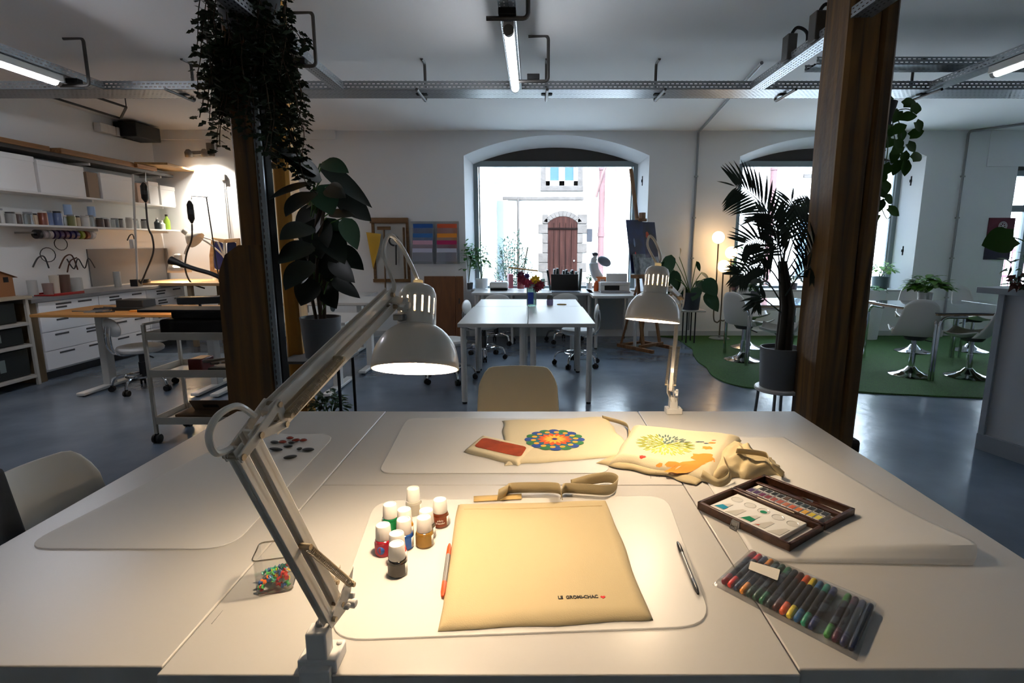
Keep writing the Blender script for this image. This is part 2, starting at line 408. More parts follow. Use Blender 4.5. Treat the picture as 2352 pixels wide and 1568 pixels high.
# second window: blue framed window over the way, lintel
w2 = thing('street_window', 'blue grey window across the street, behind the palm', 'window', (D(1860, 520, FY).x, FY, .9))
a, c = D(1835, 500, FY), D(1900, 640, FY)
MB().bb((a.x, FY-.04, c.z), (c.x, FY, a.z)).build('pane', M('blue_glass', '#434e56', .2, spec=0), w2)
MB().bb((a.x-.06, FY-.06, c.z), (a.x, FY, a.z+.06)).bb((c.x, FY-.06, c.z), (c.x+.06, FY, a.z+.06)).bb((a.x-.06, FY-.06, a.z), (c.x+.06, FY, a.z+.08)).build('frame', M('white_window_paint'), w2)
a, c = D(1845, 400, FY), D(1905, 408, FY)
tag(MB().bb((a.x, FY-.06, c.z), (c.x+.5, FY, a.z)).build('stone_lintel', SURR), 'grey stone lintel on the house across the street, above the palm', 'lintel')
# railing outside the third window
rl = thing('street_railing', 'pinkish iron railing outside the window at the right edge', 'railing', (8.6, 10.4, 0))
RPK = M('pink_iron', '#8a5558', .6)
MB().bb((7.0, 10.38, 1.28), (10.6, 10.42, 1.33)).bb((7.0, 10.38, .8), (10.6, 10.42, .84)).build('rail', RPK, rl)
m_ = MB()
for i in range(30): m_.cyl((7.0+.12*i, 10.4, -.02), (7.0+.12*i, 10.4, 1.3), .011, n=6)
m_.build('bars', RPK, rl)
# soft bushes on the pavement in front of the middle window
def bush(name, label, c, rad, hgt, n, mat, L=.09, W=.03, seed=1, group=None, cat='bush'):
    random.seed(seed); t = thing(name, label, cat, c, group=group); m = MB(); st = MB()
    for i in range(n):
        a = random.random()*2*pi; r = rad*sqrt(random.random()); z = hgt*(.15+.85*random.random())*(1-.45*(r/rad)**2)
        p = Vector(c)+Vector((r*cos(a), r*sin(a)*.7, z))
        m.leaf(p, (cos(a+random.uniform(-1,1)), sin(a), random.uniform(-.2,.9)), (0,0,1), L*random.uniform(.6,1.2), W, n=2)
    for i in range(14):
        a = i*2.4; st.tube([Vector(c), Vector(c)+Vector((rad*.7*cos(a), rad*.5*sin(a), hgt*.8))], .006, n=5)
    m.build('foliage', mat, t, smooth=0); st.build('stem', M('twig', '#33291d', .9, spec=0), t); return t
p = D(1180, 640, 11.0)
bush('olive_bush', 'feathery grey green bush on the pavement outside the middle window', (p.x, 11.0, 0), .42, 1.7, 2600, M('olive_leaf', '#4c5c50', .6, spec=0), .15, .03, 5)
# ================================================================ LIGHT
w = bpy.data.worlds.new('World'); SC.world = w; w.use_nodes = True
bg = w.node_tree.nodes['Background']; bg.inputs[0].default_value = lin('#b4d0f8'); bg.inputs[1].default_value = 32
sd = bpy.data.lights.new('daylight', 'SUN'); sd.energy = 46; sd.angle = radians(50); sd.color = (.88, .94, 1.0)
so = bpy.data.objects.new('daylight', sd); COL.objects.link(so); so.rotation_euler = (radians(38), 0, 0)
so.rotation_euler = Vector((0, .72, -.69)).to_track_quat('-Z', 'Y').to_euler()
for i, (x0, x1, sl, zs, zc) in enumerate(WINS):
    pd = bpy.data.lights.new('portal', 'AREA'); pd.shape = 'RECTANGLE'; pd.size = x1-x0; pd.size_y = 2.6-sl
    pd.cycles.is_portal = True
    po = bpy.data.objects.new('portal', pd); COL.objects.link(po)
    po.location = ((x0+x1)/2, YB+WT+.02, (sl+2.6)/2); po.rotation_euler = Vector((0,-1,0)).to_track_quat('-Z', 'Z').to_euler()
SC.view_settings.view_transform = 'Standard'; SC.view_settings.look = 'None'; SC.view_settings.gamma = 1
SC.view_settings.exposure = 0.0; SC.view_settings.use_curve_mapping = False
SC.cycles.use_denoising = True; SC.cycles.max_bounces = 8; SC.cycles.diffuse_bounces = 5; SC.cycles.transparent_max_bounces = 16
SC.cycles.sample_clamp_indirect = 6; SC.cycles.caustics_reflective = False; SC.cycles.caustics_refractive = False
# ================================================================ CEILING TRAYS AND TUBES
def tray_mat():
    m = M('perforated_tray', '#a3a7aa', .4, metal=.7)
    nt = m.node_tree; N, L = nt.nodes, nt.links; b = N['Principled BSDF']; out = N['Material Output']
    tc = N.new('ShaderNodeTexCoord'); sp = N.new('ShaderNodeSeparateXYZ'); L.new(tc.outputs['Object'], sp.inputs[0])
    def mth(op, a, bb_=None, c=None):
        n = N.new('ShaderNodeMath'); n.operation = op
        for i, x in enumerate((a, bb_, c)):
            if x is None: continue
            if isinstance(x, (int, float)): n.inputs[i].default_value = x
            else: L.new(x, n.inputs[i])
        return n.outputs[0]
    v = mth('ADD', sp.outputs['X'], sp.outputs['Z'])          # trays are built along local Y
    row = mth('FLOOR', mth('DIVIDE', v, .026))
    u = mth('ADD', mth('DIVIDE', sp.outputs['Y'], .04), mth('MULTIPLY', row, .5))
    hu = mth('LESS_THAN', mth('FRACT', u), .6); hv = mth('LESS_THAN', mth('ABSOLUTE', mth('SUBTRACT', mth('FRACT', mth('DIVIDE', v, .026)), .5)), .16)
    hole = mth('MULTIPLY', hu, hv)
    t = N.new('ShaderNodeBsdfTransparent'); mx = N.new('ShaderNodeMixShader')
    L.new(hole, mx.inputs[0]); L.new(b.outputs[0], mx.inputs[1]); L.new(t.outputs[0], mx.inputs[2]); L.new(mx.outputs[0], out.inputs[0])
    return m
TRAYM = tray_mat(); PIPE = M('pipe_grey', '#4d4a47', .5, metal=.5)
def tray(label, p, q, w=.1, h=.06, cable=True):
    p, q = Vector(p), Vector(q); d = q-p; L = d.length; rz = atan2(-d.x, d.y)
    t = thing('cable_tray', label, 'cable tray', p, rz, 'perforated cable trays under the ceiling')
    X = TR(p) @ RZ(rz); m = MB(X); s = .002
    m.bb((-w/2,0,0),(w/2,L,s)).bb((-w/2,0,0),(-w/2+s,L,h)).bb((w/2-s,0,0),(w/2,L,h)); 
    o = m.build('channel', TRAYM, t, smooth=0)
    # pattern runs in the tray's own axes
    o.matrix_parent_inverse = Matrix()
    for v in o.data.vertices: v.co = X.inverted() @ v.co
    if cable:
        c = MB(X)
        for i, x in enumerate((-.25, .1, .3)):
            c.tube(smoothpath([(w*x, 0, .012), (w*(x+.08), L*.3, .012), (w*(x-.05), L*.6, .012), (w*x, L, .012)], 5), .007, n=6)
        c.build('cable', BLACK, t)
    return t
ZT = 2.75
tray('wide perforated tray crossing the whole room under the ceiling', (-5.5, 5.2, ZT), (9.5, 5.2, ZT), .3, .07)
tray('perforated tray above the lit tube in the middle of the ceiling', (-.15, -1, ZT), (-.15, 5.05, ZT))
tray('perforated tray above the lit tube at the top left', (-3.8, -1, ZT), (-3.8, 5.05, ZT), .14)
tray('dark perforated tray meeting the ivy covered post', (-1.7, -1, ZT), (-1.7, 5.05, ZT))
tray('perforated tray slanting to the ceiling post on the right, carrying clamp boxes', (1.95, -1, ZT), (1.95, 5.05, ZT), .12)
tray('perforated tray above the lit tube at the top right', (3.5, -1, ZT), (3.5, 5.05, ZT), .12)
tray('second shorter tray close above the crossing tray, right of the timber post', (2.3, 4.85, 2.86), (9.5, 4.85, 2.86), .2, .06)
def hanger(label, x, y, along='Y', z=2.7, w=.24, r=.013):
    """bent pipe hanging from the ceiling and carrying a tray"""
    t = thing('tray_hanger', label, 'bracket', (x, y, H), group='bent pipe tray hangers')
    if along == 'Y': pts = [(x-w/2, y, z), (x+w/2-.03, y, z)]+arc((x+w/2-.03, y, z+.03), .03, -pi/2, 0, 4)[1:]+[(x+w/2, y, H-.03)]+arc((x+w/2-.03, y, H-.03), .03, 0, pi/2, 4)[1:]+[(x+w/2-.16, y, H-.005)]
    else: pts = [(x, y-w/2-.05, z), (x, y+w/2-.03, z)]+arc((x, y+w/2-.03, z+.03), .03, -pi/2, 0, 4, ((0,1,0),(0,0,1)))[1:]+[(x, y+w/2, H-.03)]+arc((x, y+w/2-.03, H-.03), .03, 0, pi/2, 4, ((0,1,0),(0,0,1)))[1:]+[(x, y+w/2-.14, H-.005)]
    MB().tube(pts, r, n=8).build('pipe', PIPE, t)
    MB().bb((x-.05, y-.03, z+.012), (x+.05, y+.03, z+.05)).build('clamp', BLACK_M, t, bevel=.004)
hanger('bent pipe hanger at the top centre above the lit tube', -.15, 3.4)
hanger('bent pipe hanger near the far end of the middle tube', .0, 4.7, z=2.72)
hanger('bent pipe hanger right of the ivy, on the short slanting tray', -1.7, 4.25)
hanger('bent pipe hanger beside the top left tube', -3.75, 4.75)
for x, s in ((-3.15, 'left of the ivy'), (-1.0, 'right of the ivy'), (.12, 'right of the middle tube'), (1.13, 'between the middle tube and the slanting tray'), (2.25, 'right of the slanting tray'), (3.5, 'right of the timber post')):
    hanger('dark bent pipe hanger on the crossing tray, '+s, x, 5.2, 'X', 2.73, .36)
TUBE = M('tube_light', '#ffffff', .4, emit=('#f1f6ff', 28))
def tube_lamp(label, x, y0, y1, tm=TUBE):
    t = thing('tube_lamp', label, 'tube lamp', (x, (y0+y1)/2, ZT), group='lit ceiling tubes')
    hw, dp = (.033, .035) if tm is TUBE else (.05, .054)
    MB().bb((x-hw, y0-.03, ZT-dp), (x+hw, y1+.03, ZT-.002)).build('batten', WHITE_P, t, bevel=.004)
    MB().cyl((x, y0, ZT-.052), (x, y1, ZT-.052), .03, n=20).build('tube', tm, t)
    for a, b in ((y0-.035, y0), (y1, y1+.035)): MB().cyl((x, a, ZT-.05), (x, b, ZT-.05), .032).build('end_cap', M('lamp_grey_cap', '#6f6a64', .5), t)
tube_lamp('lit white tube under the tray in the middle of the ceiling', -.15, 3.6, 4.82)
tube_lamp('lit white tube at the top left corner', -3.8, 3.4, 4.62, M('tube_light_bright', '#ffffff', .4, emit=('#f4f5ff', 90)))
tube_lamp('lit white tube at the top right corner', 3.5, 3.2, 4.4, M('tube_light_soft', '#ffffff', .4, emit=('#f1f6ff', 10)))
# clamp boxes on the slanting tray
for y, s in ((4.35, 'further'), (3.95, 'nearer')):
    t = thing('junction_box', 'grey clamp box standing on the slanting tray beside the timber post, the %s one' % s, 'box', (1.92, y, ZT+.05))
    MB().bb((1.86, y-.05, ZT+.01), (1.93, y+.05, ZT+.19)).build('box_body', M('box_grey', '#55524e', .6), t, bevel=.006)
    MB().tube(smoothpath([(1.9, y+.02, ZT+.18), (1.95, y+.02, ZT+.25), (2.02, y, ZT+.2), (2.0, y-.03, ZT+.05)]), .012).build('cable', BLACK, t)
# conduits running down the back wall
CON = M('conduit_grey', '#8f9295', .45)
for (xa, lab) in ((2.42, 'grey conduit down the wall between the two arched windows'), (6.38, 'grey conduit down the wall right of the second arched window')):
    yc = 5.3 if xa < 5 else 6.6
    xb = xa-.35 if xa < 5 else xa+1.2
    t = thing('wall_conduit', lab, 'pipe', (xa, YB, 0))
    MB().tube([(xb, yc, H-.02), (xa, YB-.06, H-.02)]+arc((xa, YB-.06, H-.06), .04, pi/2, 0, 4, ((0,1,0),(0,0,1)))[1:]+[(xa, YB-.02, .1)], .016, n=8).build('pipe', CON, t)
    for z in (.6, 1.2, 1.8, 2.4): MB().bb((xa-.024, YB-.04, z), (xa+.024, YB, z+.02)).build('clip', STEEL, t)
# ================================================================ FOREGROUND WORK TABLES
TZ = .74
def roundpoly(pts, r, n=7):
    """polygon (xy) with rounded corners"""
    out = []; m = len(pts); pts = [Vector((p[0], p[1])) for p in pts]
    for i in range(m):
        p, a, b = pts[i], pts[i-1], pts[(i+1)%m]
        d1, d2 = (a-p).normalized(), (b-p).normalized(); q1, q2 = p+d1*r, p+d2*r
        for k in range(n+1):
            t = k/n; out.append(tuple(q1*(1-t)**2+p*2*t*(1-t)+q2*t*t))
    return out
LEGM = M('table_leg_white', '#cfccc7', .4)
def work_table(label, x0, x1, y0, y1, zt=TZ, th=.034, legr=.02):
    t = thing('work_table', label, 'table', ((x0+x1)/2, (y0+y1)/2, 0), group='white tables pushed together in the foreground')
    MB().bb((x0, y0, zt-th), (x1, y1, zt)).build('tabletop', TOPW, t, bevel=.003)
    for x in (x0+.05, x1-.05):
        for y in (y0+.05, y1-.05):
            lg = MB().cyl((x, y, .02), (x, y, zt-th), legr, n=18).build('leg', LEGM, t)
            MB().cyl((x, y, 0), (x, y, .022), .022, n=18).build('foot_cap', BLACK, lg)
    return t
XA, XS1, XS2, XB = -1.24, -.615, .437, 1.093
work_table('long white table on the left carrying the left desk mat and pebbles', XA, XS1-.001, .793, 2.19)
work_table('white table nearest the camera, under the lamp clamp and the cat-less canvas bag'.replace('cat-less ', 'lettered '), XS1+.001, XS2-.001, .774, 1.481)
work_table('white table behind the nearest one, under the flower printed bag', XS1+.001, XS2-.001, 1.483, 2.188)
work_table('long white table on the right carrying the open watercolour box', XS2+.001, XB, .787, 2.19)
MAT_M = glassy('milky_desk_mat', '#ffffff', .02, .4, .5, '#f7f5f0', .12)
def desk_mat(label, px, r=.06, th=.0035, z=TZ):
    pts = [P(x, y, z) for x, y in px]
    c = sum(pts, Vector())/len(pts)
    o = MB().prism(roundpoly(pts, r), z+.0003, z+th).build('desk_mat', MAT_M, bevel=.001)
    return tag(o, label, 'desk mat', 'translucent desk mats')
desk_mat('translucent rounded desk mat on the left table, under the pebbles', [(40, 1262), (530, 1262), (772, 998), (560, 998)], .075)
desk_mat('translucent desk mat at the back, beside the flower printed bag', [(868, 1088), (1400, 1088), (1385, 962), (935, 962)], .05)
desk_mat('translucent desk mat under the lettered canvas bag', [(748, 1474), (1640, 1440), (1530, 1140), (862, 1152)], .07)
# mat with its front edge curled up, on the right table
a, b, c, d = P(1735, 1290, TZ), P(2290, 1300, TZ), P(1800, 1005, TZ), P(1560, 1005, TZ)
def curl(u, v):
    rr = .10; um = 1-(.10*(1-min(1, v/rr))**2.2)          # rounded front right corner
    uu = u*um; p = (a*(1-uu)+b*uu)*(1-v)+(d*(1-uu)+c*uu)*v
    hh = .024*max(0, (uu-.12)/.88)**.8
    z = hh*min(1, v/.05)*max(0, 1-max(0, v-.05)/.3)**1.6
    return p+Vector((0, 0, .001+z))
tag(MB().grid(curl, 40, 60).build('desk_mat', MAT_M, solid=.003, solid_off=1), 'translucent desk mat with a curled front edge, under the watercolour box', 'desk mat', 'translucent desk mats')
# ---------------------------------------------------------------- chairs at the table
CREAM = M('cream_shell', '#d9c9a8', .5); 
def shell_back_chair(label, loc, rz, mat, top=.79, w=.43):
    """plastic chair facing +Y: curved backrest behind the seat, four legs"""
    t = thing('dining_chair', label, 'chair', loc, rz)
    X = TR(loc) @ RZ(rz)
    def back(u, v):
        x = (u-.5)*w*(1-.1*v*v); y = -.2-.055*v+.06*(2*u-1)**2
        rr = .09; zz = .46+(top-.46)*v
        e = abs(2*u-1)
        if v > .72 and e > .72: zz -= .06*((v-.72)/.28)**1.0*((e-.72)/.28)**2
        return (x, y, zz)
    MB(X).grid(back, 20, 14).build('backrest', mat, t, solid=.012, solid_off=0, bevel=.003)
    def seat(u, v):
        x = (u-.5)*w; y = -.21+.43*v
        return (x, y, .45-.02*sin(pi*u)*sin(pi*min(1, v*1.1))-.03*max(0, v-.85)/.15*.6)
    MB(X).grid(seat, 16, 16).build('seat', mat, t, solid=.012, solid_off=0, bevel=.003)
    for sx in (-1, 1):
        for sy in (-1, 1):
            MB(X).cyl((sx*.17, sy*.15, .445), (sx*.22, sy*.21, 0), .011, n=10).build('leg', WHITE_P, t)
    return t
shell_back_chair('cream shell chair pushed in at the far side of the foreground table', (-.08, 2.58, 0), pi, CREAM)
lc = (-1.225, 1.45, 0); lrz = radians(-90)
shell_back_chair('pale shell chair at the left edge of the foreground table', lc, lrz, M('grey_white_shell', '#c9c3b8', .5), .80, .44)
XJ = TR(lc) @ RZ(lrz)
def jk(u, v):
    x = .045+.2*u; y = -.185-.055*v+.05*(x/.22)**2
    z = .36+.47*v-.03*max(0, u-.7)/.3*v*2; return (x, y+.02*sin(9*u+3*v)*.4, z)
tag(MB(XJ).grid(jk, 12, 16).build('jacket', M('charcoal_cloth', '#29292c', .95, bump=(90, .4, .003)), None, solid=.02, sub=1), 'dark charcoal jacket hanging over the near end of the pale chair back', 'jacket')
# ================================================================ DESK LAMPS
LAMPW = M('lamp_enamel', '#e6dfd3', .3, coat=.3); LAMPIN = M('lamp_inside_white', '#f4f0e8', .6)
BRASSY = M('zinc_bolt', '#b3a48c', .42, metal=.75)
def helix(mb, p, q, R, turns, wire, per=7):
    p, q = Vector(p), Vector(q); d = q-p; T = align(d)
    pts = [p + T @ Vector((R*cos(2*pi*i/per), R*sin(2*pi*i/per), d.length*i/(turns*per))) for i in range(turns*per+1)]
    mb.tube(pts, wire, 4)
def desk_lamp(label, O, e, pivot, elbow, head, rim_c, axis, cable1, cable2, watt, base, edge, slots=True, bolts=None, flip=1):
    """O,e: point and horizontal direction of the arm plane; pivot/elbow/head: world points in that plane"""
    e = Vector((e[0], e[1], 0)).normalized(); n = Vector((0,0,1)).cross(e); k = Vector((0,0,1))
    t = thing('desk_lamp', label, 'lamp', base)
    pivot, elbow, head, rim_c, axis, base = Vector(pivot), Vector(elbow), Vector(head), Vector(rim_c), Vector(axis).normalized(), Vector(base)
    bx = TR(base) @ Matrix(((edge[0], edge[1], 0, 0), (-edge[1], edge[0], 0, 0), (0,0,1,0), (0,0,0,1)))   # local -y points over the table edge
    cl = MB(bx)
    cl.box((0, .0, .012), (.064, .05, .024)).box((0, -.008, .045), (.034, .03, .05)).box((0, -.03, -.035), (.05, .016, .1)).box((0, -.012, -.075), (.05, .05, .012))
    for sx in (-1, 1): cl.cyl((sx*.024, .014, .022), (sx*.024, .014, .028), .005)
    c0 = cl.build('clamp', PLAST_W, t, bevel=.004)
    MB(bx).cyl((0, -.016, -.11), (0, -.016, -.045), .005).tube([(-.02, -.016, -.11), (.02, -.016, -.11)], .004).build('clamp_screw', STEEL, c0)
    # fork between clamp and lower arm
    m = MB(); top = pivot
    for s in (-1, 1):
        q = [base+k*.05+n*(s*.008), pivot+k*.012+n*(s*.012)-e*.014, pivot+k*.05+n*(s*.012)+e*.05*flip, pivot+n*(s*.012)+e*.03*flip-k*.01, base+k*.05+n*(s*.008)+e*.014]
        m.add([v+n*.0012 for v in q]+[v-n*.0012 for v in q], [(0,1,2,3,4), (9,8,7,6,5)]+[(i, (i+1)%5, 5+(i+1)%5, 5+i) for i in range(5)])
    fk = m.build('fork', LAMPW, t)
    MB().cyl(base+k*.03, base+k*.075, .007).build('swivel_pin', STEEL, fk)
    def bar2(a, b, off, w, d, name):
        dirv = (b-a).normalized(); pn = n.cross(dirv)
        for s in (-1, 1):
            p, q = a+pn*(s*off), b+pn*(s*off)
            X = TR((p+q)/2) @ Matrix(((pn.x, n.x, dirv.x, 0), (pn.y, n.y, dirv.y, 0), (pn.z, n.z, dirv.z, 0), (0,0,0,1)))
            mm = MB(X); L = (q-p).length
            mm.box((0, 0, 0), (w*.25, d, L)).box((0, d/2-.001, 0), (w, .002, L)).box((0, -d/2+.001, 0), (w, .002, L))
            mm.build(name, LAMPW, t, bevel=.0008)
        return pn
    lo_dir = (elbow-pivot).normalized(); up_dir = (head-elbow).normalized()
    pn1 = bar2(pivot-lo_dir*.01, elbow+lo_dir*.012, .0145, .017, .015, 'lower_arm')
    pn2 = bar2(elbow+up_dir*.05, head+up_dir*.01, .0145, .017, .015, 'upper_arm')
    # elbow plates
    A, B = elbow+pn1*.019, elbow-pn1*.019
    C, Dd = elbow+up_dir*.066+pn2*.016, elbow+up_dir*.066-pn2*.016
    for s in (-1, 1):
        m = MB()
        def strut(p, q, w=.013):
            dv = (q-p).normalized(); p_ = n.cross(dv)
            X = TR((p+q)/2+n*(s*.0105)) @ Matrix(((p_.x, n.x, dv.x, 0), (p_.y, n.y, dv.y, 0), (p_.z, n.z, dv.z, 0), (0,0,0,1)))
            m.box((0,0,0), (w, .003, (q-p).length+w*.7), None) if False else MB.add(m, *_boxvf(w, .003, (q-p).length+w*.7), X)
        for p, q in ((A, B), (B, Dd), (Dd, C), (C, A)): strut(p, q)
        ep = m.build('elbow_plate', LAMPW, t, bevel=.001)
    bl = [A, B, C, Dd, pivot+pn1*.0125, pivot-pn1*.0125, head+pn2*.0125, head-pn2*.0125]
    for b_ in bl: MB().cyl(b_-n*.014, b_+n*.014, .0042, n=10).build('bolt', BRASSY, t)
    # springs
    for s in (-1, 1):
        m = MB(); p, q = elbow+up_dir*.07-pn2*(.004*s)+n*(s*.017), elbow+up_dir*.215+n*(s*.017); helix(m, p, q, .0062, 46, .0011)
        m.cyl(p-n*(s*.008), p+n*(s*.006), .004).cyl(q-n*(s*.012), q+n*(s*.006), .004); m.build('spring', BRASSY, t)
        m = MB(); p, q = pivot+k*.026+e*.036*flip+n*(s*.016), pivot+lo_dir*.175+n*(s*.016); helix(m, p, q, .0055, 36, .0011)
        m.cyl(q-n*(s*.012), q+n*(s*.006), .0045).cyl(p-n*(s*.008), p+n*(s*.006), .004); m.build('spring', BRASSY, t)
    # wing knobs
    def knob(c):
        X = TR(c) @ align(n); m = MB(X); m.cyl((0,0,.004), (0,0,.02), .007)
        for a in (0, 2.1, 4.2): m.box((.009*cos(a), .009*sin(a), .015), (.014, .007, .01), RZ(a))
        m.build('wing_knob', PLAST_W, t, bevel=.002)
    knob(pivot+e*.03*flip-k*.004+n*.012 if n.y < 0 else pivot+e*.03*flip-k*.004-n*.03)
    # head: shade, cap, bulb
    X = TR(rim_c) @ align(axis)
    prof = [(.0865, 0), (.0862, .01), (.0848, .022), (.082, .035), (.0775, .048), (.071, .060), (.0625, .071), (.053, .080), (.045, .0855), (.0385, .089)]
    MB(X).lathe(prof, None, 56).build('shade', LAMPW, t, solid=.0018, smooth=50)
    si = [(r-.003, z) for r, z in prof]
    rc = prof[-1][0]; zc_ = prof[-1][1]
    cap = [(rc+.001, zc_-.003), (rc, zc_), (rc, zc_+.022), (rc, zc_+.055), (rc-.001, zc_+.066), (rc-.006, zc_+.078), (rc-.015, zc_+.0845), (.012, zc_+.086)]
    sk = (lambda i, j: i == 2 and j % 4 in (0,)) if slots else None
    MB(X).lathe(cap, None, 64, sk).build('lamp_cap', LAMPW, t, solid=.0014, smooth=50)
    MB(X).lathe([(.0105, zc_+.08), (.0105, zc_+.095), (.008, zc_+.096), (0, zc_+.096)], None, 20).build('cable_grommet', M('ivory_plastic', '#e5d6ab', .5), t)
    MB(X).lathe([(0, .012), (.018, .016), (.028, .03), (.03, .043), (.024, .06), (.014, .075), (.013, .09)], None, 24).build('bulb', M('warm_bulb', '#fff1d8', .4, emit=('#ffe2bd', 590*watt)), t)
    MB(X).cyl((0,0,.09), (0,0,.12), .014).build('bulb_socket', M('warm_socket', '#f3e4c4', .5), t)
    inn = MB(X).lathe(si, None, 56).build('shade_lining', LAMPIN, t, smooth=50)
    # bracket from arm to cap
    capc = X @ Vector((0, 0, zc_+.03)); dh = (head-capc); dh = dh-axis*dh.dot(axis); dh.normalize()
    m = MB(); q = capc+dh*(rc-.002)
    m.bar(q, head, .022, .004).bar(q+axis*.012, head+axis*.006, .006, .016).cyl(q-n*.012, q+n*.012, .006)
    m.build('head_bracket', LAMPW, t, bevel=.001)
    MB().cyl(q-axis*.02-n*.01, q-axis*.02+n*.01, .008).box(q-axis*.02+dh*.01, (.02, .02, .012)).build('joint_bolt', STEEL, t, bevel=.002)
    knob(head*.4+q*.6-n*.03)
    # cables
    MB().tube(smoothpath(cable1, 8), .0042, 8).build('cable', LAMPW, t)
    MB().tube(smoothpath([X @ Vector((0,0,zc_+.094))]+list(cable2), 8), .0042, 8).build('cable', LAMPW, t)
    return t
def onplane(px, py, O, e):
    e = Vector((e[0], e[1], 0)).normalized(); n = Vector((0,0,1)).cross(e); d = _ray(px, py); c = Vector((0,0,CZ))
    return c+d*((Vector(O)-c).dot(n)/d.dot(n))
# lamp 1
O1 = D(763, 1402, .80); H1 = D(893, 690, 1.05); e1 = (H1.x-O1.x, H1.y-O1.y)
EL = onplane(560, 1022, O1, e1); R1 = D(954, 848, 1.06)
q = lambda x, y: onplane(x, y, O1, e1)
desk_lamp('large cream jointed desk lamp clamped to the front edge of the nearest table, lit', O1, e1, O1, EL, H1, R1, (-.01, .36, .93),
          [q(585, 955), q(545, 932), q(500, 955), q(480, 1000), q(495, 1040), q(530, 1030)],
          [D(945, 610, 1.1), D(918, 560, 1.09), D(895, 540, 1.07), D(882, 565, 1.06), D(885, 600, 1.05), D(905, 655, 1.05), H1],
          1.0, P(742, 1520, TZ), (1, 0))
# lamp 2
O2 = D(1541, 893, 2.17); H2 = D(1535, 668, 1.80); e2 = (H2.x-O2.x, H2.y-O2.y)
EL2 = D(1560, 690, 2.3); R2 = D(1498, 737, 1.72)
e2 = (H2.x-EL2.x, H2.y-EL2.y)
desk_lamp('smaller cream desk lamp clamped to the far table edge, lighting the printed bags', O2, e2, O2, EL2, H2, R2, (.1, .16, .97),
          [EL2+Vector((0, .02, .02)), EL2+Vector((.03, .04, .05)), EL2+Vector((.03, .05, -.03)), EL2+Vector((.0, .02, -.06))],
          [D(1518, 590, 1.76), D(1505, 555, 1.78), D(1492, 542, 1.78), D(1488, 565, 1.78), D(1505, 600, 1.78), D(1520, 640, 1.79), H2],
          .75, (P(1541, 942, TZ).x, 2.165, TZ), (-1, 0))
# ================================================================ PAINT BOTTLES
CAPW = M('bottle_cap_white', '#f0ece4', .45); LABW = M('label_white', '#e8e3da', .5); INKB = M('label_ink', '#26221f', .6)
def bottle(label, px, py, col, labcol, lab2=None, words=None):
    c = P(px, py, TZ+.003); t = thing('paint_bottle', label, 'paint bottle', c, group='fabric paint bottles')
    X = TR(c) @ RZ(atan2(-c.x, c.y)*1.0)
    gl = M('paint_'+col.strip('#'), col, .12, coat=.6)
    MB(X).lathe([(0,0),(.017,0),(.0195,.002),(.02,.006),(.02,.031),(.0185,.036),(.0155,.038),(.0155,.04)], None, 32).build('bottle', gl, t)
    MB(X).lathe([(.0172,.0375),(.0176,.039),(.0160,.0675),(.0152,.0695),(.0125,.0700),(.0118,.0685),(0,.0684)], None, 32).build('screw_cap', CAPW, t)
    lb = MB(X).lathe([(.0204,.005),(.0204,.0305)], None, 32).build('bottle_label', M('label_'+labcol.strip('#'), labcol, .45), t)
    m = MB(X); 
    def patch(a0, a1, z0, z1, r=.0207, mi=0):
        k = max(2, int(abs(a1-a0)/.12)); m.mat(mi)
        m.add([(r*cos(a0+(a1-a0)*i/k), r*sin(a0+(a1-a0)*i/k), z) for z in (z0, z1) for i in range(k+1)], [(i, i+1, k+2+i, k+1+i) for i in range(k)])
    patch(-.75, -.25, .006, .029)
    mats = [LABW, M('lab2_'+(lab2 or '#777777').strip('#'), lab2 or '#777777', .45)]
    if lab2:
        m.mat(1); k = 14     # oval emblem facing the camera
        ring = [(-1.95+.42*cos(2*pi*i/k), .0178+.009*sin(2*pi*i/k)) for i in range(k)]
        m.add([(.0208*cos(a), .0208*sin(a), z) for a, z in ring], [tuple(range(k))])
    m.build('label_print', mats, t, solid=.0002)
    if words:
        for txt, z, sz, a0 in words:
            o = text_mesh('label_text', txt, sz, Matrix(), M('label_text_white', '#efe6d8', .5), None)
            for v in o.data.vertices:
                a = a0+v.co.x/.0208; r = .0208+v.co.z*.3; v.co = X @ Vector((r*cos(a), r*sin(a), z+v.co.y))
            o.parent = t; o.matrix_parent_inverse = WM(t).inverted()
    return t
B_ = bottle
B_('rearmost white capped bottle with a pale grey label, at the top of the cluster', 951, 1178, '#b9b4a8', '#a8a296')
B_('brown paint bottle at the right end of the cluster', 1012, 1206, '#5e2a17', '#7a3a20', None, [('pébéo', .022, .006, -1.6), ('Setacolor', .0155, .006, -1.6)])
B_('green paint bottle at the upper left of the cluster', 898, 1218, '#0f6b3c', '#14804a')
B_('bottle with an orange sticker mark between the green and grey bottles', 931, 1231, '#c98a1e', '#d69b32', '#e08a1c')
B_('grey labelled bottle beside the brown one, half hidden by the gold bottle', 981, 1233, '#3a3835', '#5d5a55')
B_('blue paint bottle in the middle of the cluster', 930, 1256, '#15468f', '#1d58a8')
B_('gold paint bottle with a gold label', 976, 1251, '#8f6a25', '#a27d36')
B_('red bottle with a white label and blue oval at the left of the cluster', 883, 1270, '#a41f30', '#b23245', '#2d5ea8')
B_('red paint bottle directly behind the black one', 914, 1291, '#b52a22', '#c23a2e')
B_('black paint bottle with a dark grey label, nearest the camera', 914, 1317, '#151413', '#45403b')
